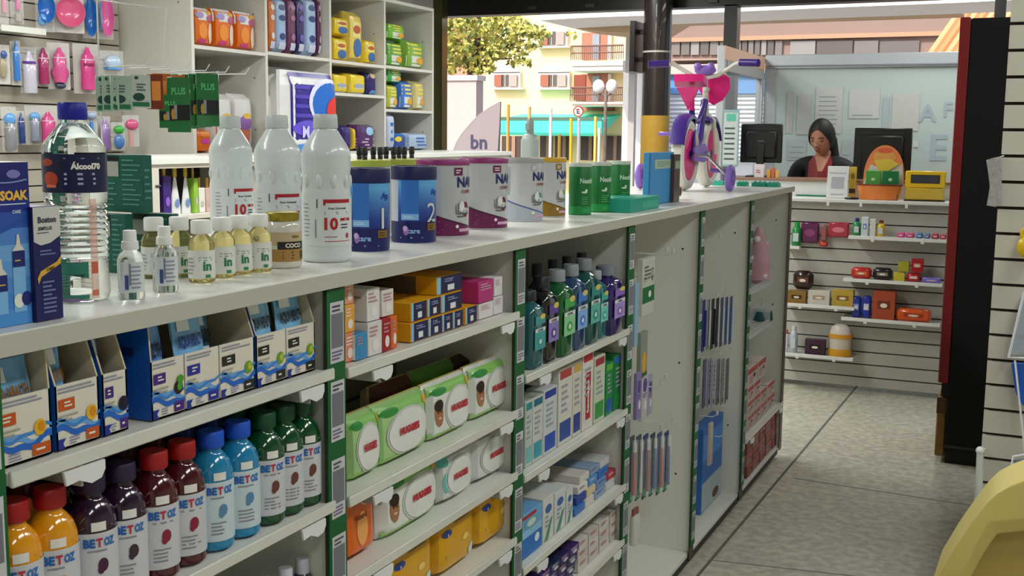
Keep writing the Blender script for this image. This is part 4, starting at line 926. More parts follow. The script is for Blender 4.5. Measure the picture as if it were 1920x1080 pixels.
tin('infant_formula_tin', 'magenta and silver formula tin, farther one of the pair', 906, 427, .0600, .174, SIL, M('#8a2a6e', .4), nan_tin('#6c1a52', '#3a2030', '#6a1c3c'), .012, -.66, 1.03, 'silver formula tins')
tin('infant_formula_tin', 'all-silver formula tin with blue swoosh and grey lid', 979, 413, .0560, .170, SIL, M('#9a9c98', .4), nan_tin('#aab2bc', '#3a54a0', '#5a8a7a', 'SUPREME'), .012, -.68, 1.03, 'silver formula tins')
tin('infant_formula_tin', 'silver and gold formula tin with a yellow lid', 1026, 405, .0520, .168, SIL, M('#c49a1c', .4), nan_tin('#8a6a1c', '#6a5010', '#8a9a2c'), .012, -.66, 1.03, 'silver formula tins')
def nest(m, C, r, h):
    W = r*pi
    m.rect(C, -W, W, h*.93, h*.97, M('#c8ccc8', .35), .0006, 36)
    m.rect(C, -W, W, .003, h*.17, M('#1d8a44', .4), .0005, 36); m.text(C, 'Nestlé', W*.06, h*.66, h*.10, M('#c4dcc8', .4), .0014, bold=.03, maxw=W*.42)
    m.ell(C, -W*.02, h*.44, .009, .003, M('#c8dcc8', .4), .0014); m.ell(C, W*.03, h*.47, .004, .005, M('#c8dcc8', .4), .0014); m.bars(C, -W*.1, W*.18, h*.2, h*.36, 4, M('#4aa468', .4), .0012)
    m.rect(C, -W*.08, W*.2, h*.05, h*.13, M('#2a9a55', .4), .001, 6)
for (px, py, lab) in [(1087, 402, 'green milk tin nearest the yellow-lidded tin'), (1124, 397, 'green milk tin in the middle of three'), (1161, 390, 'green milk tin nearest the teal carton')]:
    tin('milk_tin', lab, px, py, .0335, .152, M('#0c6a2e', .4), M('#b8c4bc', .4), nest, .008, -.75, 1.02, 'green milk tins')
# lidded tins behind, carrying little dark nail polish bottles
for k, px in enumerate((690, 748)):
    x = -1.36; y = yat(px, x, 1.5)
    T = thing('infant_formula_tin', ['left', 'right'][k] + ' yellow-green lidded tin standing behind the blue tins', 'tin', (x, y, ZW), group='yellow-green lidded tins')
    m = MB(); m.lathe([(.048, 0), (.049, .002), (.049, .160)], M('#c8ccc4', .4), 36); m.build('tin_body', T)
    m = MB(); m.lathe([(.051, .158), (.051, .170), (.049, .172)], M('#a8b448', .4), 36); m.build('lid', T)
fb_ = None
for k, px in enumerate((674, 684, 700, 713, 724, 738, 748, 758, 772)):
    x = -1.36 + (.012 if k % 2 else -.012); y = yat(px, x, 1.55); loc = (x, y, ZW + .1725)
    if fb_ is None:
        T = thing('nail_polish_bottle', '', 'bottle', loc, group='tiny nail polish bottles on the tin lids')
        m = MB(); m.lathe([(.005, 0), (.0058, .001), (.0058, .009), (.004, .011)], M('#2a2228', .15, coat=.6), 12); m.build('bottle_body', T)
        m = MB(); m.lathe([(.0068, .010), (.0064, .027), (.0055, .028)], BLACK, 12); m.build('cap', T); fb_ = T
    else: T = dup(fb_, loc)
    T['label'] = ORD[k] + ' from the left of the tiny black-capped nail polish bottles'
# pale spray-like bottle behind the tins
y = yat(993, -1.55, 1.5)
T = thing('pale_bottle', 'tall pale grey-green bottle rising behind the silver tins', 'bottle', (-1.55, y, ZW))
zt = zat(222, -1.55, y) - ZW; m = MB(); r = .028
m.lathe([(r, 0), (r, zt*.74), (r*.8, zt*.80), (r*.5, zt*.82)], M('#a9b4ae', .35), 24, p=3.5); m.build('bottle_body', T)
m = MB(); m.lathe([(r*.46, zt*.81), (r*.46, zt*.97), (r*.3, zt)], M('#9aa6a0', .4), 18); m.box(-.008, .008, -.024, .0, zt*.86, zt*.95, M('#9aa6a0', .4), .002); m.build('cap', T)
# teal carton, blue carton, small gadget near the tricycle
carton('low_carton', 'low flat teal carton behind the green milk tins', 'carton', -1.10, 1182, 1236, ZW, .042, .12, M('#1f9a84', .45), lambda mb, F, S, T, w, d, h: (mb.bars(T, w*.1, w*.9, d*.1, d*.9, 3, M('#3ab8a0', .4)), mb.rect(F, w*.4, w*.95, h*.2, h*.7, M('#34ac94', .4))))
carton('folder_box', 'upright light blue box with a pale label, left of the small bicycle', 'carton', -1.165, 1216, 1263, ZW + .002, .176, .02, M('#3f8ec8', .45), lambda mb, F, S, T, w, d, h: (mb.rect(F, w*.22, w*.98, h*.68, h*.86, M('#a9c0ac', .4)), mb.bars(F, w*.3, w*.85, h*.71, h*.83, 3, M('#7a9a84', .4), .001), mb.rect(F, .001, w*.06, .001, h-.001, M('#2f74b0', .4), .0008)))
carton('phone_case_box', 'thin dark upright box beside the light blue box', 'carton', -1.15, 1264, 1275, ZW, .17, .03, M('#4a403c', .4), lambda mb, F, S, T, w, d, h: mb.rect(F, w*.1, w*.9, h*.7, h*.86, M('#8fa08c', .4)))
x, y, _ = spot(1258, 374)
T = thing('toy_binoculars', 'small blue and copper toy lying before the light blue box', 'toy', (x, y, ZW))
m = MB(); m.box(-.03, .02, -.035, .03, 0, .018, M('#3f6a94', .4), .003); m.build('base', T)
m = MB(); m.tube([(-.01, -.02, .03), (.035, -.02, .03)], .016, M('#5a5a60', .35), 16); m.build('barrel', T)
m = MB(); m.tube([(-.01, .022, .03), (.03, .022, .03)], .018, M('#9c5a38', .35), 16); m.tube([(.03, .022, .03), (.032, .022, .03)], .012, M('#5a2c1c', .3), 16); m.build('barrel', T)
# scalloped teal boxes in a row at the far end
for k, (a, c_) in enumerate([(1338, 1358), (1384, 1402), (1412, 1438), (1440, 1462)]):
    y = 5.50 - .0*k
    pa_, pb_ = at_z((a+c_)/2, 338, ZW), None
    px_ = at_y(a, 338, 5.5).x; qx_ = at_y(c_, 338, 5.5).x
    m = MB(); m.box(px_, qx_, -.03, .03, 0, .018, M('#2aa58c', .45))
    n = 3
    for j in range(n): m.ball((px_ + (qx_-px_)*(j+.5)/n, 0, .018), (qx_-px_)/n*.5, M('#2fae94', .45), 10, 6, (1, .8, .7))
    tag(m.build('teal_packet', loc=(0, 5.5, ZW)), ORD[k] + ' from left of the low teal packets at the far end', 'packet', 'teal scalloped packets')
# ================================================================== small bicycle
rb = at_z(1283, 357, ZW); hd = at_z(1328, 343, ZW) - rb
hdir = Vector((hd.x, hd.y, 0)).normalized()
BKROT = -.12
BK = thing('child_bicycle', 'small pink, purple and white child bicycle with training wheels on the worktop', 'bicycle', (rb.x, rb.y, ZW), rz=math.atan2(hdir.y, hdir.x) + BKROT)
# local frame: +x forwards, +y left of rider
PK = M('#e0127c', .35, coat=.3); PUR = M('#3c2280', .4, coat=.2); LAV = M('#8a6cc8', .4, coat=.2); CRM = M('#d9d6cc', .5)
def torus(m, c, R_, r_, mat, seg=36, s2=8, sc=1.):
    vs = []; fs = []
    for i in range(seg):
        a = 2*pi*i/seg
        for j in range(s2):
            q = 2*pi*j/s2; rr = R_ + r_*cos(q)
            vs.append((c[0] + rr*cos(a), c[1] + r_*sin(q)*sc, c[2] + rr*sin(a)))
    for i in range(seg):
        for j in range(s2): fs.append((i*s2+j, ((i+1) % seg)*s2+j, ((i+1) % seg)*s2+(j+1) % s2, i*s2+(j+1) % s2))
    m.add(vs, fs, mat, True)
def wheel(nm, cx__, R_, parent):
    m = MB(); torus(m, (cx__, 0, R_), R_-.025, .025, CRM, sc=1.15); w_ = m.build(nm, parent)
    m = MB(); m.tube([(cx__, -.020, R_), (cx__, .020, R_)], R_-.046, PK, 32); m.tube([(cx__, -.022, R_), (cx__, .022, R_)], .02, PUR, 14); m.build('disc_cover', w_)
RW = .155; WB = .40
wheel('rear_wheel', 0, RW, BK); wheel('front_wheel', WB, RW, BK)
m = MB()
m.tube([(0, .035, RW), (.14, .02, .17), (.155, 0, .165)], .008, PUR, 8); m.tube([(0, -.035, RW), (.14, -.02, .17), (.155, 0, .165)], .008, PUR, 8)
m.tube([(0, .035, RW), (.09, .012, .31)], .008, PUR, 8); m.tube([(0, -.035, RW), (.09, -.012, .31)], .008, PUR, 8)
m.tube([(.155, 0, .165), (.085, 0, .36)], .013, PUR, 10); m.tube([(.155, 0, .165), (.24, 0, .22), (.315, 0, .40)], .017, PUR, 10); m.tube([(.09, 0, .31), (.20, 0, .30), (.31, 0, .38)], .012, PUR, 10)
m.build('frame', BK)
m = MB(); m.tube([(.325, 0, .44), (.355, 0, .33)], .014, CRM, 10)
for s_ in (1, -1): m.tube([(.352, s_*.012, .335), (.362, s_*.036, .31), (WB, s_*.036, RW)], .009, CRM, 8)
m.build('fork', BK)
m = MB(); vs = []
def mud(cx__, a0, a1, mat, rr=.012):
    m = MB(); n = 12; vs = []; fs = []
    for i in range(n+1):
        a = a0 + (a1-a0)*i/n
        for (yy, k) in ((-.034, -.012), (-.03, .006), (0, .012), (.03, .006), (.034, -.012)):
            vs.append((cx__ + (RW+.012+k)*cos(a), yy, RW + (RW+.012+k)*sin(a)))
    for i in range(n):
        for j in range(4): fs.append((i*5+j, i*5+j+1, (i+1)*5+j+1, (i+1)*5+j))
    m.add(vs, fs, mat, True); return m
mud(0, radians(60), radians(165), PUR).build('rear_mudguard', BK); mud(WB, radians(20), radians(120), PUR).build('front_mudguard', BK)
m = MB(); m.tube([(.085, 0, .35), (.075, 0, .45)], .013, PK, 10)
pts = [(-.035, -.065), (.01, -.072), (.06, -.045), (.13, -.018), (.15, 0), (.13, .018), (.06, .045), (.01, .072), (-.035, .065), (-.05, 0)]
m.prism([(.05+a, b_, .45 + (.02 if a < 0 else 0)) for a, b_ in pts], (0, 0, .032), PK, True)
m.prism([(-.002, -.05, .445), (-.002, .05, .445), (.015, .03, .405), (.015, .0, .35), (.015, -.03, .405)], (.012, 0, 0), PK)
m.build('saddle', BK)
m = MB(); bz = .50
m.tube([(.322, 0, .44), (.315, 0, bz)], .012, CRM, 10)
m.tube([(.315, 0, bz), (.315, .06, bz+.012), (.30, .14, bz+.06), (.28, .17, bz+.065)], .0095, CRM, 8); m.tube([(.315, 0, bz), (.315, -.06, bz+.012), (.30, -.14, bz+.06), (.28, -.17, bz+.065)], .0095, CRM, 8)
hb = m.build('handlebar', BK)
for s_ in (1, -1):
    m = MB(); m.tube([(.281, s_*.165, bz+.065), (.25, s_*.25, bz+.060)], .0165, PUR, 12); m.tube([(.25, s_*.25, bz+.06), (.249, s_*.253, bz+.06)], .018, PUR, 12); m.build('grip', hb)
m = MB(); m.ball((.31, 0, bz+.035), .034, LAV, 16, 10, (.8, 1.5, .7)); m.ball((.29, .03, bz+.05), .018, LAV, 10, 8); m.ball((.29, -.03, bz+.05), .018, LAV, 10, 8); m.build('bar_pad', hb)
m = MB(); hp_ = [(-.075, .05), (-.045, .068), (0, .05), (.045, .068), (.085, .055), (.078, .0), (.045, -.055), (0, -.08), (-.045, -.055), (-.078, 0)]
m.prism([(.365, a*.95 - .03, .455 + b_*.95) for a, b_ in hp_], (.012, 0, 0), PK, True); m.tube([(.33, 0, .45), (.365, 0, .45)], .012, CRM, 8); m.build('front_plate', BK)
m = MB()
m.tube([(.155, -.07, .165), (.155, .07, .165)], .006, CHROME, 8); m.tube([(.155, -.065, .165), (.175, -.072, .085)], .006, CHROME, 8); m.tube([(.155, .065, .165), (.135, .072, .245)], .006, CHROME, 8)
m.prism([(.0, -.042, .185), (.15, -.05, .205), (.20, -.05, .18), (.19, -.05, .13), (.14, -.05, .12), (.0, -.042, .13)], (0, .008, 0), LAV, True)
m.build('crank_set', BK)
for yy, xx, zz in ((-.115, .175, .085), (.115, .135, .245)):
    m = MB(); m.box(xx-.032, xx+.032, yy-.04, yy+.04, zz-.009, zz+.009, LAV, .004); m.build('pedal', BK)
for s_ in (1, -1):
    q = at_z(1193 if s_ > 0 else 1372, 345 if s_ > 0 else 356, ZW); side = s_*.20
    m = MB(); m.tube([(0, s_*.04, RW), (0, s_*.10, .15), (-.005, side-s_*.02, .075)], .006, CHROME, 8); br = m.build('training_wheel_arm', BK)
    m = MB(); torus(m, (0, side, .058), .044, .014, LAV, 28, 8)
    for k in range(5):
        a = 2*pi*k/5; m.tube([(0, side, .058), (.04*cos(a), side, .058+.04*sin(a))], .007, LAV, 6)
    m.tube([(0, side-s_*.03, .058), (0, side+s_*.012, .058)], .012, LAV, 10)
    m.build('training_wheel', br)
# ================================================================== wire rack with hanging packs, standing on the worktop
XR = -1.60
def R3(px, py, x=XR): p = at_x(px, py, x); return (p.x, p.y, p.z)
T = thing('wire_rack', 'thin wire display rack on the worktop behind the teal cartons', 'rack')
m = MB()
a = R3(222, 5); b_ = R3(312, 15); c_ = R3(306, 135)
m.tube([a, b_, c_], .0012, WIRE, 5); 
p = Vector(R3(187, 150)); foot = Vector((XR, p.y, ZW)); m.tube([foot, (p.x, p.y, a[2])], .0016, WIRE, 5); m.tube([a, (p.x, p.y, a[2])], .0012, WIRE, 5)
q = Vector(R3(408, 133)); m.tube([(q.x, q.y, q.z), (XR, q.y, ZW)], .0014, WIRE, 5)
m.tube([foot, (XR, q.y, ZW+.001)], .0016, WIRE, 5); m.tube([foot, (XR+.16, foot.y+.03, ZW+.002)], .0016, WIRE, 5); m.tube([(XR, foot.y, ZW+.05), (XR+.13, foot.y+.02, ZW+.002)], .0012, WIRE, 5)
m.build('wire_frame', T)
rodz = R3(290, 131)[2]
for k in range(6):
    yy = R3(205 + k*38, 131)[1]; m = MB(); m.tube([(XR, yy, rodz), (XR+.09, yy, rodz), (XR+.10, yy, rodz+.012)], .0012, WIRE, 5); m.build('hook', T)
m = MB(); m.tube([(XR, p.y, rodz), (XR, q.y, rodz)], .0014, WIRE, 5); m.build('cross_rod', T)
GP = M('#0f6a30', .25, coat=.5); OP = M('#c4641a', .3, coat=.3); PG = M('#9ab0a0', .3, coat=.3)
def gpack(mb, F, w, h):
    mb.rect(F, w*.03, w*.97, h*.22, h*.50, M('#15181a', .4), .0006); mb.rect(F, w*.3, w*.42, h*.24, h*.5, M('#8a9094', .4), .0008); mb.text(F, 'PLUS', w*.5, h*.75, h*.13, M('#5ac07c', .4), .001, maxw=w*.6); mb.ell(F, w*.25, h*.33, w*.08, h*.10, M('#b08a2c', .4), .001)
def opack(mb, F, w, h): mb.rect(F, w*.3, w*.85, h*.25, h*.8, M('#e89040', .35), .0006); mb.rect(F, w*.06, w*.2, h*.1, h*.9, M('#e8d4c0', .4), .0006)
def ppack(mb, F, w, h): mb.rect(F, w*.1, w*.9, h*.05, h*.18, M('#1c6a44', .35), .0006); mb.ell(F, w*.4, h*.33, w*.28, h*.12, M('#0f4038', .35), .0008); mb.bars(F, w*.3, w*.85, h*.5, h*.75, 3, M('#3a5a50', .4), .001); mb.ell(F, w*.3, h*.9, w*.1, h*.05, M('#1c4a44', .4), .0008)
i = 0
for k, (px, py, w, h, mt, art, rz, lab) in enumerate([
    (194, 142, .030, .066, PG, ppack, -.9, 'pale green pack on the wire rack, leftmost'), (206, 141, .030, .066, PG, ppack, -1.0, 'pale green pack on the wire rack, second from left'),
    (226, 142, .040, .064, PG, ppack, -.5, 'pale green pack with dark leaf print on the wire rack'), (262, 140, .042, .062, M('#b4bcb4', .35), ppack, -.35, 'whitish pack with dark green swirl on the wire rack'),
    (290, 139, .030, .066, M('#7a3014', .35), opack, -1.0, 'dark orange pack on the wire rack, left'), (302, 138, .036, .068, OP, opack, -.7, 'bright orange pack on the wire rack, middle'), (320, 139, .028, .066, M('#3a7a54', .35), opack, -.9, 'green and cream pack between the orange ones'),
    (333, 141, .028, .066, OP, opack, -.9, 'orange pack on the wire rack nearest the green stack'), (320, 178, .045, .064, GP, gpack, -.8, 'dark green pack hanging lowest on the wire rack'),
    (334, 145, .044, .106, GP, gpack, -.95, 'green glossy pack, first of the green stack'), (348, 142, .044, .106, GP, gpack, -.9, 'green glossy pack, second of the green stack'), (361, 140, .044, .106, GP, gpack, -.8, 'green glossy pack, third of the green stack'),
    (374, 139, .046, .106, GP, gpack, -.65, 'green glossy pack, fourth of the green stack'), (388, 138, .048, .106, GP, gpack, -.5, 'green glossy pack on the front of the green stack')]):
    x = XR + .03 + .012*(k % 5); pp = at_x(px, py, x)
    hang_card('hanging_sachet', lab, 'sachet', x, pp.y, pp.z, w, h, mt, art, t=.004, group='packs on the wire rack', rz=rz)
# ================================================================== slatted wall with baby goods
XS = -5.06
gz0 = at_x(100, 196, XS+.01).z; y0s, y1s = 3.6, 5.36
SLB = M('#b9b1a3', .55, var=.03)
def slat(name, label, axis, a0, a1, face, zt, zb, gz, pitch, mat, groove, t=.018, gh=.008, end=None):
    m = MB(); k = math.floor((zb - gz)/pitch); zs = []
    z = gz + k*pitch
    while z < zt: zs.append(z); z += pitch
    for i_, z in enumerate(zs):
        lo, hi = max(zb, z + gh/2), min(zt, z + pitch - gh/2)
        if hi - lo < .004: continue
        if axis == 'y': m.box(face - t, face, a0, a1, lo, hi, mat)
        else: m.box(a0, a1, face, face + t, lo, hi, mat)
    T = thing(name, label, 'slatted panel'); m.build('slats', T)
    m = MB()
    if axis == 'y': m.box(face - t - .012, face - t, a0, a1, zb, zt, groove)
    else: m.box(a0, a1, face + t, face + t + .012, zb, zt, groove)
    m.build('backing_board', T); return T
slat('slatwall', 'beige slatted wall panel carrying baby goods at the far left', 'y', y0s, y1s, XS+.02, 2.9, .1, gz0, .0905, SLB, M('#3b3532', .6))
def rz_at(px, py, x): p = at_x(px, py, x); return p
def card_with(name, label, cat, px0, px1, py0, py1, x, parts, card='#b9b6b4', clear=False, grp=None):
    """a carded baby article: card plane at x facing the aisle"""
    yc = (yat(px0, x, 2.) + yat(px1, x, 2.))/2; w = abs(yat(px1, x, 2.) - yat(px0, x, 2.))*.76; zt = zat(py0, x, yc); zb = zat(py1, x, yc); h = zt - zb
    T = thing(name, label, cat, (x, yc, zt), group=grp, rz=-.5)
    m = MB(); m.box(-.003, 0, -w/2, w/2, -h, 0, CLEAR if clear else M(card, .5), .001); m.tube([((-5.04 - x)/cos(.5)*.98, 0, -h*.04), (.01, 0, -h*.04)], .002, WIRE, 5); m.build('card', T)
    for (nm, kind, u, v, s1, s2, colr) in parts:
        m = MB(); c = (.022, -w/2 + u*w, -h + v*h); mt = M(colr, .25, coat=.5)
        if kind == 'bottle':
            r = w*s1/2; H = h*s2
            m.lathe([(r*.85, -H/2), (r, -H*.45), (r*.92, -H*.1), (r, H*.18), (r*.8, H*.22), (r*.8, H*.3), (r*.5, H*.36), (r*.2, H*.5)], mt, 16, c=c, sx=.7); m.lathe([(r*.9, H*.14), (r*.9, H*.22)], M('#d8c8d8', .4), 16, c=c, sx=.74)
        elif kind == 'bowl':
            r = w*s1/2; X = Matrix.Translation(c) @ Matrix.Rotation(pi/2, 4, 'Y'); m.X = X
            m.lathe([(.001, -.02), (r*.5, -.018), (r*.8, 0), (r, .022), (r*.97, .022), (r*.76, .004), (r*.45, -.010), (.001, -.012)], mt, 30, sy=1, sx=h*s2/(w*s1) if s2 else 1, cap=False)
        elif kind == 'ball': m.ball(c, w*s1/2, mt, 14, 10, (.5, 1, h*s2/(w*s1)))
        elif kind == 'bar': m.tube([(c[0], c[1], c[2]-h*s2/2), (c[0], c[1], c[2]+h*s2/2)], w*s1/2, mt, 8)
        elif kind == 'ring': 
            m.X = Matrix.Translation(c) @ Matrix.Rotation(pi/2, 4, 'Z'); torus(m, (0, 0, 0), w*s1/2*.7, w*s1/2*.3, mt, 20, 6); m.X = None
        m.build(nm, T)
    return T
PKc, MG, BLc, LBc, PUc = '#d85a94', '#a02c62', '#2a6ac0', '#6aa8e0', '#6a3ca0'
XH = -4.98; G = 'carded baby goods on the left slatted wall'
data = [
 ('feeding_set', 'clear pack with pink bits at the top left corner', 0, 20, -12, 45, [('insert', 'bar', .5, .6, .5, .5, '#d8a0b4')], True), ('feeding_set', 'clear pack with pink bits, second from the top left corner', 23, 48, -12, 45, [('insert', 'bar', .5, .65, .4, .4, '#d88ab0'), ('insert', 'bar', .5, .2, .6, .25, '#b8b0ac')], True),
 ('bowl_pack', 'blue baby bowl in the top row, left of the pink bowl', 70, 104, -14, 60, [('bowl', 'bowl', .5, .6, .95, .75, BLc), ('lid', 'ball', .3, .3, .5, .3, LBc)], True),
 ('bowl_pack', 'round pink baby bowl in the top row', 103, 160, -8, 62, [('bowl', 'bowl', .5, .55, .95, .80, '#e0608c')], False), ('bowl_pack', 'dark blue baby bowl right of the round pink bowl', 158, 181, -8, 72, [('bowl', 'bowl', .5, .5, 1.0, .95, '#2468b4')], False),
 ('bowl_pack', 'narrow pink baby dish at the right end of the top row', 186, 214, -10, 74, [('bowl', 'bowl', .5, .5, .85, .9, '#e06aa8'), ('spoon', 'bar', .15, .5, .2, .6, LBc)], False),
 ('bottle_pack', 'beige carded article at the left edge in the middle row', -8, 18, 84, 158, [('insert', 'ball', .4, .4, .6, .5, '#a49a80'), ('insert', 'ball', .5, .75, .5, .2, '#3a5a9a')], False),
 ('bottle_pack', 'slim blue carded bottle in the middle row', 19, 38, 76, 160, [('bottle', 'bottle', .5, .55, .7, .9, '#3a7ac8')], False), ('bottle_pack', 'clear baby bottle with a purple ring in the middle row', 36, 68, 88, 175, [('bottle', 'bottle', .5, .45, .85, .9, '#c8c4d4'), ('ring', 'bar', .5, .66, .8, .05, PUc)], True),
 ('bottle_pack', 'dark magenta carded bottle in the middle row', 66, 92, 88, 160, [('bottle', 'bottle', .5, .5, .8, .95, MG)], False), ('bottle_pack', 'pink handled cup on a tilted card in the middle row', 88, 130, 80, 168, [('cup', 'bottle', .5, .52, .62, .75, PKc), ('handle', 'ring', .5, .35, .8, .3, '#c04a84'), ('base', 'ball', .5, .08, .5, .14, '#3a3f5c')], False),
 ('bottle_pack', 'pink bottle on a large rounded white card, middle row right', 137, 186, 82, 176, [('bottle', 'bottle', .5, .5, .55, .85, '#e04a94'), ('ring', 'bar', .5, .58, .5, .05, MG), ('bear', 'ball', .75, .3, .25, .2, '#d870a8')], False),
 ('pacifier_pack', 'light blue and white pacifier pack at the right of the middle row', 188, 230, 95, 150, [('pacifier', 'ball', .5, .6, .75, .5, '#b8cce0'), ('guard', 'bar', .5, .4, .8, .12, '#5a98dc')], True),
 ('bottle_pack', 'bottle with a light blue cap at the left edge of the lower row', -4, 25, 200, 285, [('bottle', 'bottle', .5, .4, .8, .7, '#8a8c90'), ('cap', 'ball', .5, .72, .8, .28, '#62a0e0')], True), ('bottle_pack', 'narrow dark blue capped bottle in the lower row', 24, 40, 208, 272, [('bottle', 'bottle', .5, .5, .8, .9, '#28407c')], False),
 ('bottle_pack', 'rounded card with one blue-capped and one pink bottle, lower row', 41, 102, 198, 272, [('bottle', 'bottle', .27, .45, .3, .7, '#8a94a4'), ('cap', 'ball', .27, .72, .34, .22, '#6aa4e0'), ('bottle', 'bottle', .68, .45, .45, .8, '#d04a88')], False),
 ('toy_pack', 'cream card with small white and violet pieces behind the blue bottle cap', 103, 152, 198, 270, [('insert', 'bar', .3, .8, .12, .2, '#e8e6e0'), ('insert', 'bar', .5, .8, .1, .2, '#7a5aa8')], False),
 ('toy_pack', 'dark blue toothbrush pack with a white animal head, lower row', 154, 178, 208, 275, [('toothbrush', 'bar', .45, .4, .3, .6, '#4a94e0'), ('head', 'ball', .5, .88, .8, .2, '#a8bcd8')], False),
 ('toy_pack', 'lavender teether pack beside the dark blue toothbrush pack', 178, 202, 218, 285, [('teether', 'bottle', .5, .5, .75, .85, '#a07ac0')], False), ('toy_pack', 'green and blue pacifier pack in the lower row', 204, 228, 228, 282, [('pacifier', 'ball', .5, .72, .8, .3, '#3aa840'), ('guard', 'ball', .5, .3, .8, .5, '#4a7ab8')], True),
 ('toy_pack', 'pink spoon pack at the right end of the lower row', 226, 256, 216, 275, [('spoon', 'ball', .5, .7, .8, .35, '#d8608c'), ('handle', 'bar', .4, .25, .25, .5, '#d8a098')], True)]
for (nm, lab, a, c_, d_, e_, parts, cl) in data:
    card_with(nm, lab, 'baby article', a, c_, d_, e_, XH + (.16 if c_ > 214 else .04), parts, '#c4c1bd', cl, G)
sy0, sy1 = yat(-30, -4.95, 2.4), yat(55, -4.95, 2.4); sz_ = at_x(30, 53, -4.85).z
m = MB(); m.box(-5.04, -4.85, sy0, sy1, sz_-.012, sz_, WHITE); m.box(-4.85, -4.845, sy0, sy1, sz_-.02, sz_+.012, WHITE)
tag(m.build('display_shelf'), 'short white shelf on the left slatted wall, top left corner', 'shelf')
# ================================================================== tall cubby shelving along the left wall
TX = -4.5; TY = [5.381, 6.087, 6.821, 7.558, 8.32]
LM = M('#d3d1c8', .45, var=.02, scale=5)
tz = 2.59
T = thing('cubby_shelving', 'tall white cubby shelving against the left wall, stocked with nappy packs', 'shelving')
for k, yy in enumerate(TY):
    m = MB(); m.box(-5.06, TX, yy-.0125, yy+.0125, 0, tz, LM, .001)
    for zz in (1.62, 1.95, 2.35): m.tube([(TX-.09, yy-.0127, zz), (TX-.09, yy-.013, zz)], .006, M('#6a6660', .5), 8)
    m.build('side_panel', T)
m = MB(); m.box(-5.06, TX, TY[0]-.0125, TY[-1]+.0125, tz, tz+.025, LM, .001); m.build('top_panel', T)
m = MB(); m.box(-5.075, -5.06, TY[0], TY[-1], 0, tz, M('#a8a196', .6)); m.build('back_panel', T)
cz = [[at_x(430, 91, TX).z, .0], [at_x(560, 103, TX).z], [at_x(670, 117, TX).z, at_x(670, 176, TX).z], [at_x(765, 127, TX).z, at_x(765, 206, TX).z]]
base_z = 1.475
for k in range(4):
    for z in [q for q in cz[k] if q > 0] + [base_z, 1.1, .75, .4, .06]:
        m = MB(); m.box(-5.06, TX+.001, TY[k]+.0125, TY[k+1]-.0125, z-.022, z, LM, .001); m.build('shelf', T)
def tp(name, label, px0, px1, pyt, z, base, art=None, d=.16, grp='packs in the tall cubby shelving', side=None, x=-4.56, cat='nappy pack', nosoft=False):
    y, w = at_shelf(px0, px1, x, z, .2)
    if x < -4.5:
        for q in range(4):
            if TY[q] < y < TY[q+1]:
                lo, hi = max(y-w/2, TY[q]+.02), min(y+w/2, TY[q+1]-.02); y, w = (lo+hi)/2, hi-lo
    h = zat(pyt, x, y) - z
    if nosoft: return carton(name, label, cat, x, 0, 0, z+.001, h, d, M(base, .45), (lambda mb, F, S, T, w, d, h: art(mb, F, w, h)) if art else None, y=y, w=w*.97, group=grp)
    return softpack(name, label, cat, x, y, z+.001, w*.97, h, d, M(base, .35, coat=.3, var=.08, scale=14), art, grp, side=M(side, .4) if side else None)
def a_orange(mb, F, w, h):
    mb.rect(F, w*.03, w*.97, h*.66, h*.97, M('#d8d6d4', .4), .0015, 6, 3); mb.ell(F, w*.25, h*.78, w*.18, h*.08, M('#9a8cc0', .4), .004); mb.ell(F, w*.78, h*.72, w*.2, h*.09, M('#b05080', .4), .004); mb.ell(F, w*.75, h*.86, w*.14, h*.05, M('#e0a030', .4), .0045)
    mb.ell(F, w*.78, h*.35, w*.12, h*.26, M('#dcc8b4', .4), .003); mb.ell(F, w*.4, h*.4, w*.22, h*.2, M('#e88a28', .4), .002); mb.ell(F, w*.35, h*.14, w*.2, h*.06, M('#c83c7c', .4), .003)
z = cz[0][0]
for (a, c_, lab, t_) in [(366, 402, 'orange and white nappy pack, left of three in the top left cubby', 13), (404, 443, 'orange and white nappy pack, middle of three in the top left cubby', 16), (445, 486, 'orange and white nappy pack, right of three in the top left cubby', 21)]:
    tp('nappy_pack', lab, a, c_, t_, z, '#d86a14', a_orange, side='#d8d4cc')
for (a, c_, lab, t_) in [(370, 399, 'orange and pink nappy pack low in the leftmost cubby', 243), (402, 440, 'white and orange nappy pack behind the left litre bottle', 176), (441, 478, 'white and violet nappy pack in the leftmost cubby, half behind litre bottles', 176)]:
    tp('nappy_pack', lab, a, c_, t_, base_z, '#d86a14' if a < 400 else '#cfcdcb', (lambda mb, F, w, h: (mb.ell(F, w*.5, h*.5, w*.3, h*.12, M('#d0409a', .4), .003), mb.ell(F, w*.5, h*.8, w*.35, h*.12, M('#e88a38', .4), .003))) if a < 400 else
       (lambda mb, F, w, h: (mb.rect(F, w*.1, w*.95, h*.1, h*.5, M('#d8744a', .4), .003, 4, 2), mb.ell(F, w*.5, h*.5, w*.35, h*.12, M('#8a5ca8', .4), .005), mb.ell(F, w*.6, h*.62, w*.2, h*.05, M('#d8b040', .4), .006))))
z = cz[1][0]
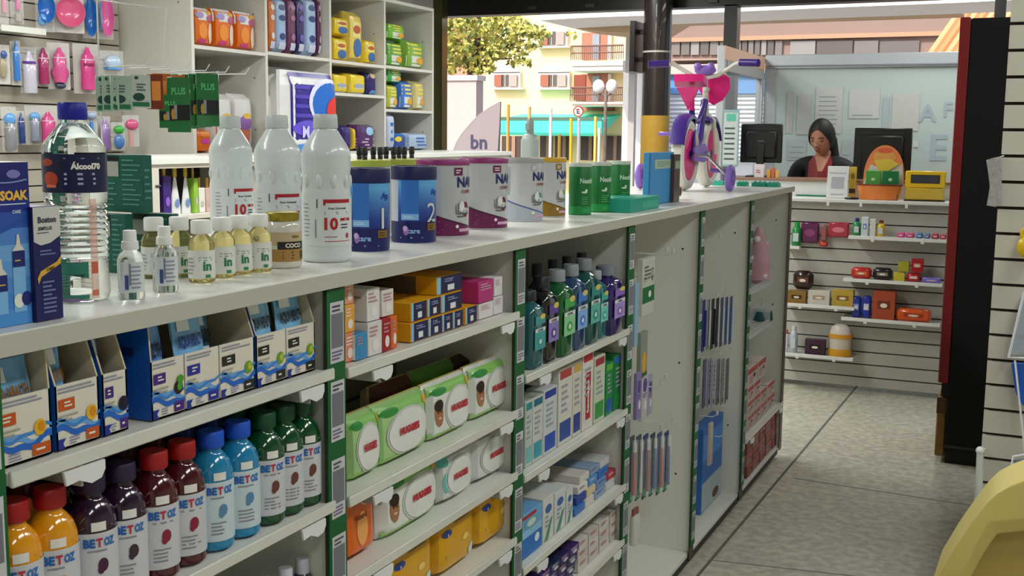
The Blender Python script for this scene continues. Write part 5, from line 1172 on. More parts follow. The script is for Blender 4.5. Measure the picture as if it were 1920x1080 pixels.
for (a, c_, b_, lab, bits) in [(505, 518, '#c86a24', 'orange slim tall pack at the left of the second cubby', '#d8c8c0'), (519, 540, '#9ab6d8', 'light blue tall pack beside the orange one', '#2a3a7a'), (542, 557, '#6a3458', 'plum tall pack in the second cubby', '#a06a8a'),
                         (558, 573, '#2a1f5c', 'midnight violet tall pack in the second cubby', '#6a5ab0'), (575, 596, '#a0bade', 'light blue tall pack, second of its colour', '#2a3a7a'), (597, 613, '#5a2444', 'dark plum tall pack at the right of the second cubby', '#b8a8c8')]:
    tp('absorbent_pack', lab, a, c_, -8, z, b_, lambda mb, F, w, h, bits=bits: (mb.ell(F, w*.5, h*.8, w*.3, h*.05, M(bits, .4), .004), mb.ell(F, w*.5, h*.62, w*.3, h*.05, M(bits, .4), .004), mb.ell(F, w*.5, h*.3, w*.25, h*.06, M(bits, .4), .004), mb.rect(F, w*.2, w*.8, h*.08, h*.2, M('#c8cce0', .4), .003, 3, 2)))
def a_big(mb, F, w, h):
    mb.rect(F, w*.05, w*.95, h*.03, h*.97, M('#271a78', .35), .002, 10, 6)
    mb.ell(F, w*.75, h*.62, w*.42, h*.30, M('#c8c8e4', .35), .006, rings=5); mb.ell(F, w*.78, h*.60, w*.38, h*.27, M('#0f5cb4', .35), .008, rings=5); mb.ell(F, w*.90, h*.52, w*.22, h*.18, M('#c8281e', .35), .011, rings=4)
    mb.ell(F, w*.32, h*.30, w*.26, h*.10, M('#5a48b8', .35), .006); mb.text(F, 'M', w*.25, h*.26, h*.14, M('#b8b4e8', .35), .012); mb.ell(F, w*.4, h*.06, w*.4, h*.06, M('#3a8ad8', .35), .006); mb.bars(F, w*.1, w*.5, h*.4, h*.85, 4, M('#4838a0', .4), .006, k=.4)
tp('absorbent_pack', 'white-topped soft pack behind the large violet pack', 510, 560, 126, base_z, '#c9c8c4', None, d=.15, x=-4.70, cat='soft pack'); tp('absorbent_pack', 'large violet, blue and red pack bulging from the second cubby', 546, 640, 134, 1.4795, '#cfcfd2', a_big, d=.2, x=-3.98, cat='soft pack')
tp('nappy_pack', 'white and orange pack left of the large violet pack', 505, 543, 180, base_z, '#d2cfca', lambda mb, F, w, h: (mb.rect(F, w*.1, w*.95, h*.1, h*.4, M('#d8744a', .4), .003, 4, 2), mb.ell(F, w*.6, h*.5, w*.3, h*.1, M('#8a5ca8', .4), .005)))
def a_yel(mb, F, w, h): mb.ell(F, w*.55, h*.3, w*.3, h*.18, M('#3a6aa8', .4), .003); mb.rect(F, w*.1, w*.9, h*.5, h*.8, M('#e8dc8a', .4), .002, 4, 2); mb.ell(F, w*.5, h*.65, w*.25, h*.08, M('#b85a34', .4), .004)
z = cz[2][0]
for (a, c_, t_, dz, lab) in [(626, 654, 70, 0, 'yellow pack low left in the third cubby'), (626, 657, 32, .105, 'yellow and blue pack stacked on the low left one'), (656, 682, 22, 0, 'tall yellow pack in the middle of the third cubby'), (685, 718, 74, 0, 'yellow pack with a brown figure, right in the third cubby')]:
    x = -4.56; y, w = at_shelf(a, c_, x, z, .2)
    zz = z if dz == 0 else zat(68, x, y) + .002
    tp('nappy_pack', lab, a, c_, t_, zz, '#e0c020' if 'tall' not in lab else '#dcc45a', a_yel)
z = cz[2][1]
for (a, c_, t_, lab, b_) in [(626, 655, 138, 'yellow-topped white pack, left on the middle shelf of the third cubby', '#e0c428'), (657, 689, 138, 'yellow-topped white pack, second on the middle shelf of the third cubby', '#e0c428'), (691, 720, 136, 'violet and cream pack beside the yellow-topped packs', '#221a66')]:
    tp('nappy_pack', lab, a, c_, t_, z, b_, (lambda mb, F, w, h: (mb.rect(F, w*.05, w*.95, h*.05, h*.5, M('#ccd0d2', .4), .002, 4, 2), mb.ell(F, w*.5, h*.4, w*.3, h*.1, M('#9aa4b0', .4), .004))) if b_[1] == 'e' else (lambda mb, F, w, h: (mb.ell(F, w*.5, h*.85, w*.3, h*.12, M('#c8b488', .4), .003), mb.ell(F, w*.5, h*.12, w*.35, h*.1, M('#5a94d8', .4), .003))))
for (a, c_, t_, lab, b_) in [(643, 661, 235, 'narrow violet pack in the bottom of the third cubby', '#2e1a6a'), (662, 668, 238, 'thin yellow pack beside the violet one', '#d8b82c'), (669, 706, 234, 'purple striped pack in the bottom of the third cubby', '#4a2060')]:
    tp('pad_pack', lab, a, c_, t_, base_z, b_, (lambda mb, F, w, h: (mb.ell(F, w*.65, h*.75, w*.2, h*.16, M('#9ac4e8', .4), .003), mb.bars(F, w*.05, w*.95, h*.05, h*.5, 4, M('#d8b0d0', .4), .003))) if a == 669 else None, cat='pad pack')
def a_grn(mb, F, w, h): mb.rect(F, w*.05, w*.95, h*.1, h*.45, M('#d4d8cc', .4), .002, 4, 2); mb.bars(F, w*.1, w*.9, h*.5, h*.9, 3, M('#e8d84a', .4), .003); mb.ell(F, w*.7, h*.3, w*.2, h*.12, M('#e0a020', .4), .004)
z = cz[3][0]
for (a, c_, pt, pb, lab, b_) in [(726, 758, 78, 0, 'green and white pack, lower left in the top right cubby', '#5a9a3c'), (727, 762, 44, 76, 'bright green pack stacked in the top right cubby', '#6ab02c'), (763, 798, 76, 0, 'green and yellow pack, right in the top right cubby', '#7aa838')]:
    x = -4.56; y, w = at_shelf(a, c_, x, z, .2); zz = z if pb == 0 else zat(pb, x, y) + .002
    tp('nappy_pack', lab, a, c_, pt, zz, b_, a_grn)
z = cz[3][1]
for (a, c_, pt, pb, lab, b_) in [(726, 748, 158, 0, 'green and yellow pack, lower left on the second shelf of the right cubbies', '#a8b03c'), (727, 756, 128, 156, 'green pack with a white figure stacked above it', '#3a9a4a'), (752, 776, 152, 0, 'blue and lime pack on the second shelf of the right cubbies', '#3a70c0'), (778, 797, 152, 0, 'beige and yellow pack on the second shelf of the right cubbies', '#c8b87a')]:
    x = -4.56; y, w = at_shelf(a, c_, x, z, .2); zz = z if pb == 0 else zat(pb, x, y) + .002
    tp('nappy_pack', lab, a, c_, pt, zz, b_, a_grn)
for (a, c_, pt, lab, b_) in [(727, 742, 212, 'white and blue pack standing in the bottom right cubby', '#b8c4dc'), (736, 765, 250, 'deep blue pack with a yellow spot in the bottom right cubby', '#16409a'), (766, 807, 250, 'pale blue and white pack in the bottom right cubby', '#a8bcd4')]:
    tp('pad_pack', lab, a, c_, pt, base_z, b_, (lambda mb, F, w, h: (mb.ell(F, w*.35, h*.65, w*.22, h*.16, M('#e0cc3a', .4), .004), mb.rect(F, w*.05, w*.95, h*.85, h*.97, M('#2a8ad0', .4), .002, 4, 1))) if a == 736 else (lambda mb, F, w, h: (mb.bars(F, w*.05, w*.95, h*.2, h*.8, 3, M('#3a6ab8', .4), .003), )), cat='pad pack', x=-4.52)
# ================================================================== second shelving run behind (seen over the worktop)
BX, BZ = -3.65, 1.48
T = thing('rear_shelving', 'second low white shelving run standing behind the front one', 'shelving')
m = MB(); m.box(-4.25, BX+.01, 4.02, 8.02, BZ-.03, BZ, M('#dcdcd6', .3), .002); m.build('top_board', T)
oz = at_x(340, 315, BX).z; sz2 = at_x(340, 404, BX).z
m = MB(); m.box(-4.24, BX, 4.03, 4.05, 0, BZ-.031, M('#cfc9bd', .5)); m.build('side_panel', T)
m = MB(); ya_ = yat(298, BX, 1.4); m.box(BX-.02, BX, 4.0501, ya_, 0, BZ-.031, M('#cfc9bd', .5)); m.tube([(BX, 4.08, at_x(278, 350, BX).z), (BX+.001, 4.11, at_x(278, 350, BX).z)], .006, DARK, 6); m.build('front_stile', T)
m = MB(); m.box(BX-.02, BX, ya_, 8.0, oz, BZ-.031, M('#cfc9bd', .5)); m.build('top_rail', T)
for yy in (4.86, 5.65, 6.44, 7.23, 8.0):
    m = MB(); m.box(-4.24, BX, yy-.012, yy+.012, 0, BZ-.031, M('#cfc9bd', .5)); m.build('side_panel', T)
for z in (sz2, .75, .4, .08):
    m = MB(); m.box(-4.2, BX+.01, 4.0502, 7.99, z-.02, z, M('#cfcbc0', .5)); m.build('shelf', T)
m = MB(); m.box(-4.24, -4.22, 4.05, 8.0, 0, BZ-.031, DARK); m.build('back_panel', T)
m = MB(); m.box(-4.05, -4.03, 4.06, 4.85, sz2, oz, M('#120f10', .5)); m.build('dark_sheet', T)  # near-black sheet puts the shade inside the opening into colour
XC = -3.72
for k, (a, c_, pt, colr, lab, kind) in enumerate([(300, 316, 330, '#3a2070', 'dark violet pack at the left inside the dark opening', 0), (318, 338, 332, '#d4d4d6', 'white conical tube card, left one in the dark opening', 1), (339, 357, 332, '#d0d2d4', 'white conical tube card, middle one in the dark opening', 1),
                                     (358, 366, 334, '#8ab83c', 'thin lime pack in the dark opening', 0), (367, 379, 352, '#d8d4cc', 'small white carton in the dark opening', 0), (380, 396, 352, '#c8a49c', 'pinkish carton at the right of the dark opening', 0)]):
    ya, yb = yat(a, XC, 1.3), yat(c_, XC, 1.3); yc = (ya+yb)/2; w = yb-ya; h = zat(pt, XC, yc) - sz2 - .001
    m = MB()
    if kind: m.lathe([(w*.48, 0), (w*.46, h*.2), (w*.12, h*.97), (w*.05, h)], M(colr, .4), 16, sx=.35); m.ell(lambda u, v, l: (w*.17 + l, u, v), 0, h*.3, w*.2, h*.12, M('#6a8ac0', .4), .003)
    else: m.box(-.03, .02, -w*.47, w*.47, 0, h, M(colr, .45), .002); m.ell(lambda u, v, l: (.02+l, u, v), 0, h*.35, w*.25, h*.12, M('#8a5ac0' if k == 0 else '#b8b4a8', .4), .002)
    m.box(-.004, .004, -w*.16, w*.16, h, h+.05, M('#b8902c', .4), .001)
    tag(m.build('hanging_tube_pack' if kind else 'boxed_article', loc=(XC, yc, sz2+.001)), lab, 'package', 'articles in the dark opening of the rear shelving')
# ================================================================== cash desk
CY = 7.41
gA, gB = at_y(1500, 463, CY).z, at_y(1500, 696, CY).z; gp = (gA - gB)/10
SLG = M('#b9b7ae', .4, var=.02)
slat('slatwall', 'grey slatted front of the cash desk with sweets and toiletries', 'x', -1.885, -.34, CY, 1.205, .035, gA, gp, SLG, M('#14110f', .6))
m = MB(); m.box(-1.885, -.34, 7.34, 7.66, 1.206, 1.226, M('#d8dad6', .3), .002)
for xx in (-1.42, -1.15, -.95, -.68): m.box(xx-.008, xx+.008, 7.338, 7.345, 1.185, 1.215, WHITE)
tag(m.build('desk_shelf'), 'narrow white counter shelf along the top of the slatted desk front', 'counter')
zb_ = at_y(1540, 336, 7.62).z
T = thing('cash_desk', 'cash desk body with white upstand and brown wooden ledge', 'desk')
m = MB(); m.box(-1.885, -.34, 7.62, 7.64, 1.2265, zb_-.016, M('#d5d8d4', .35)); m.box(-1.40, -1.17, 7.612, 7.62, 1.2265, 1.236, M('#1d7a5c', .4)); m.build('upstand', T)
m = MB(); m.box(-1.885, -.34, 7.60, 7.96, zb_-.016, zb_, M('#8a6a58', .4), .002); m.build('ledge', T)
m = MB(); m.box(-1.88, -1.86, 7.445, 7.94, .02, 1.205, WHITE); m.box(-.38, -.36, 7.445, 7.94, .02, 1.205, WHITE); m.box(-1.88, -.36, 7.70, 7.94, 1.17, 1.19, WHITE); m.build('carcass', T)
ZC, ZL = 1.2265, zb_
def Y3(px, py, y): return at_y(px, py, y)
def deskbox(name, label, cat, px0, px1, pyt, y, z, d, base, art=None, group=None, rz=0., c=.002):
    a, b2 = Y3(px0, 340, y).x, Y3(px1, 340, y).x; x = (a+b2)/2; h = zat(pyt, x, y) - z
    m = MB(); w = (b2-a)*.97; m.box(-w/2, w/2, 0, d, 0, h, base if not isinstance(base, str) else M(base, .4), c)
    F = lambda u, v, l: (-w/2 + u, -l, v)
    if art: art(m, F, w, h)
    return tag(m.build(name, loc=(x, y, z), rz=rz), label, cat, group)
def monitor(label, px0, px1, pyt, pyb, y, rz):
    a, b2 = Y3(px0, 300, y), Y3(px1, 300, y); x = (a.x+b2.x)/2; w = b2.x-a.x; zt, zb = zat(pyt, x, y), zat(pyb, x, y)
    T = thing('computer_monitor', label, 'monitor', (x, y, ZL), rz=rz, group='black monitors seen from behind')
    m = MB(); m.box(-w/2, w/2, .0, .022, zb-ZL, zt-ZL, M('#101012', .4), .006); m.box(-w*.36, w*.36, -.022, 0, zb-ZL+.03, zt-ZL-.05, M('#0c0c0d', .5), .01); m.box(-w*.40, w*.40, -.004, 0, zt-ZL-.035, zt-ZL-.030, M('#2a2a2c', .4)); m.box(-w*.08, w*.08, -.0235, -.022, (zt+zb)/2-ZL+.01, (zt+zb)/2-ZL+.018, M('#55555a', .4)); m.build('display', T)
    m = MB(); m.box(-.025, .025, -.035, -.015, .008, (zt+zb)/2-ZL, M('#141416', .4), .004); m.build('neck', T)
    m = MB(); m.box(-.09, .09, -.09, .07, 0, .010, M('#141416', .4), .004); m.build('foot', T)
monitor('black computer monitor left of the cashier, seen from behind', 1388, 1465, 232, 305, 7.80, .08)
monitor('black computer monitor right of the cashier, behind the orange basket', 1600, 1708, 240, 340, 7.84, 0)
deskbox('receipt_box', 'small white box under the left monitor', 'box', 1413, 1432, 308, 7.68, ZL, .03, '#d6cfd4', lambda m, F, w, h: m.bars(F, w*.2, w*.8, h*.3, h*.6, 2, M('#b04a5a', .4)))
for k, (a, c_, t_, colr) in enumerate([(1437, 1444, 318, '#d89a3c'), (1445, 1452, 314, '#c86a3a'), (1453, 1460, 320, '#d8b060')]):
    deskbox('sweet_packet', ['left', 'middle', 'right'][k] + ' one of three small orange packets on the desk ledge', 'packet', a, c_, t_, 7.68, ZL, .02, colr, None, 'orange packets on the ledge')
x = Y3(1570, 340, 7.46).x
T = thing('payment_stand', 'white acrylic payment stand on the cash counter', 'sign stand', (x, 7.46, ZC))
w = Y3(1590, 340, 7.46).x - Y3(1550, 340, 7.46).x; h = zat(311, x, 7.46) - ZC
m = MB(); m.X = Matrix.Rotation(radians(-8), 4, 'X'); m.box(-w/2, w/2, 0, .008, 0, h, M('#d6d8d8', .3), .002); F = lambda u, v, l: (-w/2 + u, -l, v)
m.rect(F, w*.2, w*.8, h*.30, h*.66, M('#a9aab2', .4), .0008); m.rect(F, w*.1, w*.9, h*.76, h*.80, M('#a6aab0', .4), .0008); m.rect(F, w*.2, w*.8, h*.1, h*.14, M('#a6aab0', .4), .0008); m.build('panel', T)
m = MB(); m.box(-w/2, w/2, 0, .07, 0, .006, M('#cdd0d0', .3), .002); m.build('base', T)
deskbox('sweet_box', 'tiny yellow box behind the payment stand', 'box', 1592, 1605, 313, 7.56, ZC, .03, '#d0b040', lambda m, F, w, h: (m.rect(F, .001, w-.001, h*.15, h*.3, M('#4a2a20', .4)), m.ell(F, w*.5, h*.7, w*.3, h*.1, M('#8a7020', .4), .001)))
m = MB(); m.lathe([(.035, 0), (.045, .004), (.046, .010), (.04, .011), (.034, .006)], M('#16181c', .35), 20); tag(m.build('coin_dish', loc=(Y3(1597, 370, 7.40).x, 7.40, ZC)), 'flat black coin dish at the counter edge', 'dish')
# orange basket display
bx = Y3(1649, 350, 7.46).x; hw = (Y3(1692, 350, 7.46).x - Y3(1607, 350, 7.46).x)/2
T = thing('gift_basket', 'orange domed basket display with green packs on the cash counter', 'basket', (bx, 7.46, ZC))
m = MB(); ORG = M('#e0803a', .35, coat=.3, var=.2, scale=12); zt_ = zat(346, bx, 7.46) - ZC
m.lathe([(hw*.80, 0), (hw*.86, .002), (hw*1.0, zt_), (hw*.97, zt_), (hw*.82, .006), (.001, .005)], ORG, 36, sy=.5, cap=False); m.build('tray', T)
m = MB(); m.lathe([(hw*1.02, zt_-.006), (hw*1.03, zt_), (hw*1.0, zt_+.003)], M('#7a2a1c', .4), 36, sy=.5, cap=False); m.build('rim', T)
zt2 = zat(272, bx, 7.50) - ZC; m = MB(); oc = Y3(1658, 320, 7.52).x - bx; pts = []
for k in range(21):
    a = pi*k/20; pts.append((oc + hw*.92*cos(a), .05, zt_ + (zt2-zt_)*sin(a)**.8))
m.prism(pts, (0, .006, 0), M('#e0834a', .4, var=.15, scale=10)); Fb = lambda u, v, l: (u, .05 - l, v)
m.ell(Fb, oc, zt2*.78, hw*.5, zt2*.12, M('#dca050', .4), .001); m.ell(Fb, oc, zt2*.90, hw*.34, zt2*.05, M('#d8603c', .4), .0016); m.build('backing_card', T)
m = MB(); m.poly(lambda u, v, l: (u, .02-l, v), [(oc-hw*.45, zt2*.72), (oc+hw*.2, zt2*.76), (oc+hw*.7, zt2*.66), (oc+hw*.1, zt2*.5), (oc-hw*.2, zt2*.52)], M('#dcc048', .35)); m.prism([(oc-hw*.9, .03, zt_), (oc+hw*.9, .03, zt_), (oc+hw*.8, .03, zt2*.66), (oc+hw*.1, .03, zt2*.55), (oc-hw*.6, .03, zt2*.64)], (0, .01, 0), M('#d4d0c8', .3)); m.build('wrapping', T)
for (u0, u1, colr, lab) in [(1623, 1652, '#4a9a3c', 0), (1654, 1685, '#12703c', 1)]:
    m = MB(); a_, b2_ = Y3(u0, 330, 7.43).x - bx, Y3(u1, 330, 7.43).x - bx; hh = zat(320, bx, 7.43) - ZC
    m.box(a_, b2_, -.028, -.012, .012, hh, M(colr, .35), .004); m.ell(lambda u, v, l: (u, -.028-l, v), (a_+b2_)/2, hh*.7, .012, .010, M('#b8d8a8', .4), .001); m.build('sachet', T)
# yellow card terminal display
yx0, yx1 = Y3(1697, 340, 7.44).x, Y3(1773, 340, 7.44).x; yw = yx1-yx0; yz0 = zat(352, yx0, 7.44)-ZC; yz1 = zat(320, yx0, 7.44)-ZC
T = thing('display_stand', 'bright yellow framed display with a dark screen on the counter', 'display', ((yx0+yx1)/2, 7.44, ZC))
YE = M('#e2b91c', .35, coat=.3); m = MB()
m.box(-yw/2, yw/2, 0, .03, yz0, yz1, YE, .006); m.box(-yw/2*.72, yw/2*.72, -.002, 0, yz0+(yz1-yz0)*.28, yz0+(yz1-yz0)*.78, M('#3a3010', .4)); m.build('frame', T)
m = MB(); m.box(-yw/2*.68, yw/2*.68, -.004, -.002, yz0+(yz1-yz0)*.32, yz0+(yz1-yz0)*.74, M('#3c4048', .2)); m.build('screen', T)
m = MB(); m.box(-yw/2*.92, yw/2*.95, -.01, .06, .006, yz0, M('#c8a83a', .25, coat=.5), .006); m.box(-yw/2, yw/2, -.02, .08, 0, .006, DARK); m.build('base', T)
# --- shelves on the slatted front
def dshelf(label, px0, px1, pyt, proj=.16):
    y = CY - proj; a, b2 = Y3(px0, 500, y).x, Y3(px1, 500, y).x; z = zat(pyt, (a+b2)/2, y)
    b2 = min(b2, -.365)
    m = MB(); m.box(a, b2, y, CY-.001, z-.008, z, M('#d4d6d2', .3), .001); m.box(a, b2, y-.004, y, z-.016, z+.006, M('#e0e2de', .3), .001)
    for xx in (a + (b2-a)*.25, a + (b2-a)*.75): m.box(xx-.01, xx+.01, y-.006, y-.004, z-.028, z-.004, WHITE, .001)
    tag(m.build('display_shelf'), label, 'shelf', 'small shelves on the desk front'); return z + .0005, y
def row(z, y, items, group):
    for (px0, px1, pyt, dz, dep, nm, cat, kind, colr, art, lab) in items:
        yy = y + .02; a, b2 = Y3(px0, 500, yy).x, Y3(px1, 500, yy).x; x = (a+b2)/2; w = (b2-a)*.96; zz = z + dz; h = zat(pyt, x, yy) - zz
        m = MB()
        if kind == 'box': m.box(-w/2, w/2, 0, dep, 0, h, M(colr, .4), .002)
        elif kind == 'pack': m.box(-w/2, w/2, 0, dep, 0, h, M(colr, .3, coat=.4, var=.15), min(w, h)*.22)
        elif kind == 'bottle': m.lathe([(w*.45, 0), (w*.5, h*.03), (w*.5, h*.68), (w*.3, h*.8), (w*.22, h*.82)], M(colr, .3, coat=.4), 18, c=(0, w/2, 0)); m.lathe([(w*.27, h*.81), (w*.27, h*.98), (w*.2, h)], M(art or '#c8ccd0', .4), 16, c=(0, w/2, 0)); art = '#c8d0d8'
        elif kind == 'dome':
            m.lathe([(w*.48, 0), (w*.5, h*.04), (w*.5, h*.22)], M('#d89a20', .35), 28, c=(0, w*.3, 0), sy=.6); m.lathe([(w*.44, h*.22), (w*.46, h*.55)], M('#cfc4b8', .35), 28, c=(0, w*.3, 0), sy=.6)
            m.lathe([(w*.50, h*.55), (w*.5, h*.68)], M('#d8962c', .35), 28, c=(0, w*.3, 0), sy=.6); m.lathe([(w*.46, h*.68), (w*.40, h*.88), (w*.22, h*.97), (.001, h)], M('#d8d0c8', .25), 28, c=(0, w*.3, 0), sy=.6)
        if art and kind in ('box', 'pack'):
            F = lambda u, v, l: (-w/2 + u, -l - .0003, v)
            m.rect(F, w*.22, w*.78, h*.38, h*.66, M(art, .4), .0008); m.ell(F, w*.5, h*.5, w*.16, h*.08, M('#e8dcc8', .4), .0016)
        elif kind == 'bottle': m.rect(lambda u, v, l: (u, w/2 - w*.5 - l, v), -w*.28, w*.28, h*.2, h*.55, M(art, .4), .001)
        tag(m.build(nm, loc=(x, yy, zz)), lab, cat, group)
z, y = dshelf('upper right white shelf on the desk front', 1588, 1775, 447)
row(z, y, [(1594, 1610, 409, 0, .04, 'deodorant', 'bottle', 'bottle', '#1c8a4c', '#20306a', 'green and blue roll-on at the left of the upper right desk shelf'), (1611, 1624, 407, 0, .03, 'slim_carton', 'carton', 'box', '#cdd6dc', '#5a90c8', 'white and blue slim carton on the upper right desk shelf'),
           (1627, 1638, 411, 0, .03, 'slim_carton', 'carton', 'box', '#d4d2ca', None, 'plain cream slim carton on the upper right desk shelf'), (1639, 1655, 413, 0, .04, 'juice_bottle', 'bottle', 'bottle', '#d8b82c', '#6a3a20', 'small yellow bottle with brown cap on the upper right desk shelf'),
           (1678, 1693, 436, 0, .05, 'candy_pack', 'sweets', 'pack', '#d8408c', '#e8a0c0', 'left pink candy pack on the upper right desk shelf'), (1694, 1711, 437, 0, .05, 'candy_pack', 'sweets', 'pack', '#c83a84', '#e8a0c0', 'right pink candy pack on the upper right desk shelf'),
           (1714, 1727, 437, 0, .05, 'candy_pack', 'sweets', 'pack', '#3a70a8', '#a8c8e0', 'left blue candy pack on the upper right desk shelf'), (1728, 1741, 438, 0, .05, 'candy_pack', 'sweets', 'pack', '#4a7cb0', '#c05a6a', 'right blue candy pack on the upper right desk shelf'), (1743, 1757, 438, 0, .05, 'candy_pack', 'sweets', 'pack', '#a8283c', '#d8a0a0', 'left red candy pack on the upper right desk shelf'), (1758, 1771, 439, 0, .05, 'candy_pack', 'sweets', 'pack', '#b0344a', '#d8a0a0', 'right red candy pack on the upper right desk shelf')], 'sweets and toiletries on the upper right desk shelf')
z, y = dshelf('second white shelf on the right of the desk front', 1582, 1769, 528)
row(z, y, [(1595, 1635, 502, 0, .06, 'biscuit_pack', 'biscuits', 'pack', '#c02c22', '#e07040', 'red biscuit pack on the second right desk shelf'), (1636, 1674, 503, 0, .06, 'biscuit_pack', 'biscuits', 'pack', '#1c1414', '#8a8078', 'black biscuit pack on the second right desk shelf'),
           (1676, 1698, 511, 0, .05, 'gum_box', 'sweets', 'box', '#c8b83a', None, 'lower yellow box on the second right desk shelf'), (1683, 1705, 491, at_y(1690, 510, y+.02).z - z + .002, .05, 'gum_box', 'sweets', 'box', '#a8a02c', None, 'upper olive yellow box on the second right desk shelf'),
           (1700, 1727, 512, 0, .05, 'chocolate_pack', 'sweets', 'pack', '#b81c24', '#e8d8d4', 'lower red chocolate pack on the second right desk shelf'), (1708, 1731, 486, at_y(1715, 511, y+.02).z - z + .002, .05, 'chocolate_pack', 'sweets', 'box', '#a8141c', '#c8a8a4', 'upper dark red box on the second right desk shelf'),
           (1729, 1766, 521, 0, .05, 'chocolate_pack', 'sweets', 'pack', '#7a68c8', '#c8a0d8', 'flat violet chocolate pack on the second right desk shelf')], 'sweets on the second right desk shelf')
z, y = dshelf('middle left white shelf on the desk front', 1470, 1606, 573)
row(z, y, [(1478, 1514, 545, 0, .06, 'bar_box', 'sweets', 'box', '#8a6a2c', '#3a2014', 'gold and brown box, left on the middle left desk shelf'), (1517, 1559, 545, 0, .06, 'bar_box', 'sweets', 'box', '#ccc6bc', '#a8907c', 'white box in the middle of the middle left desk shelf'), (1562, 1604, 544, 0, .06, 'bar_box', 'sweets', 'box', '#b89a3a', '#8a5a20', 'pale gold box, right on the middle left desk shelf'),
           (1486, 1526, 508, at_y(1500, 544, y+.02).z - z + .002, .06, 'chocolate_bag', 'sweets', 'pack', '#2a1210', '#6a3a2c', 'dark brown chocolate bag stacked on the gold and brown box')], 'boxes on the middle left desk shelf')
z, y = dshelf('third white shelf on the right of the desk front', 1582, 1769, 602)
row(z, y, [(1600, 1618, 556, 0, .05, 'biscuit_pack', 'biscuits', 'pack', '#1c2f94', '#8a9ad8', 'left blue biscuit pack on the third right desk shelf'), (1619, 1637, 555, 0, .05, 'biscuit_pack', 'biscuits', 'pack', '#20359c', '#c8cce8', 'right blue biscuit pack on the third right desk shelf'),
           (1639, 1683, 546, 0, .06, 'cracker_box', 'biscuits', 'box', '#a84a2c', '#7a2a1c', 'russet cracker box on the third right desk shelf'), (1684, 1752, 580, 0, .07, 'wafer_pack', 'biscuits', 'pack', '#d8561c', '#a83414', 'long orange wafer pack on the third right desk shelf')], 'biscuits on the third right desk shelf')
z, y = dshelf('lowest white shelf at the left of the desk front', 1468, 1608, 667)
row(z, y, [(1478, 1484, 618, 0, .03, 'slim_bottle', 'bottle', 'bottle', '#c0c4c8', '#a03a34', 'slim bottle half hidden at the left of the lowest desk shelf'), (1485, 1501, 612, 0, .04, 'slim_bottle', 'bottle', 'bottle', '#b8c0c8', '#c8ccd0', 'pale bottle with white cap on the lowest desk shelf'),
           (1515, 1555, 637, 0, .05, 'bar_box', 'sweets', 'box', '#3c1c34', '#1c1014', 'dark purple box on the lowest desk shelf'), (1557, 1604, 608, 0, .05, 'sweet_jar', 'jar', 'dome', '#d8c8b8', None, 'round jar with yellow bands on the lowest desk shelf')], 'things on the lowest desk shelf')
y = CY - .10; m = MB(); a, b2 = Y3(1470, 460, y).x, Y3(1499, 460, y).x; z = zat(461, a, y); m.box(a, b2, y, CY-.001, z-.01, z, WHITE, .001); m.box(a, b2, y-.004, y, z-.016, z+.004, WHITE)
tag(m.build('display_shelf'), 'short white shelf at the upper left of the desk front', 'shelf', 'small shelves on the desk front')
row(z+.0005, y-.01, [(1480, 1499, 417, 0, .05, 'juice_bottle', 'bottle', 'bottle', '#1c8a44', '#2aa050', 'green bottle on the short upper left desk shelf')], 'bottles on the short desk shelf')
for (a, c_, pt, pb, colr, ac, lab) in [(1503, 1536, 416, 455, '#5a1446', '#8a3a74', 'plum sweet bag hanging on the desk front'), (1539, 1552, 420, 452, '#8a5a5c', '#b04a50', 'narrow rose bag hanging on the desk front'), (1537, 1554, 452, 462, '#b0302c', '#d86050', 'small red pouch hanging low on the desk front'), (1553, 1592, 416, 444, '#a82a40', '#d8788c', 'wide crimson bag hanging on the desk front')]:
    yy = CY - .05; x0_, x1_ = Y3(a, 430, yy).x, Y3(c_, 430, yy).x; zt, zb = zat(pt, x0_, yy), zat(pb, x0_, yy); w = x1_-x0_; h = zt-zb
    m = MB(); m.box(-w/2, w/2, -.012, .012, -h, 0, M(colr, .3, coat=.4, var=.2), .009); m.ell(lambda u, v, l: (u, -.0125-l, v), 0, -h*.5, w*.3, h*.18, M(ac, .35), .001); m.tube([(0, .05, -.004), (0, 0, -.004)], .002, WIRE, 5)
    tag(m.build('sweet_bag', loc=((x0_+x1_)/2, yy, zt)), lab, 'sweets', 'bags hanging on the desk front')
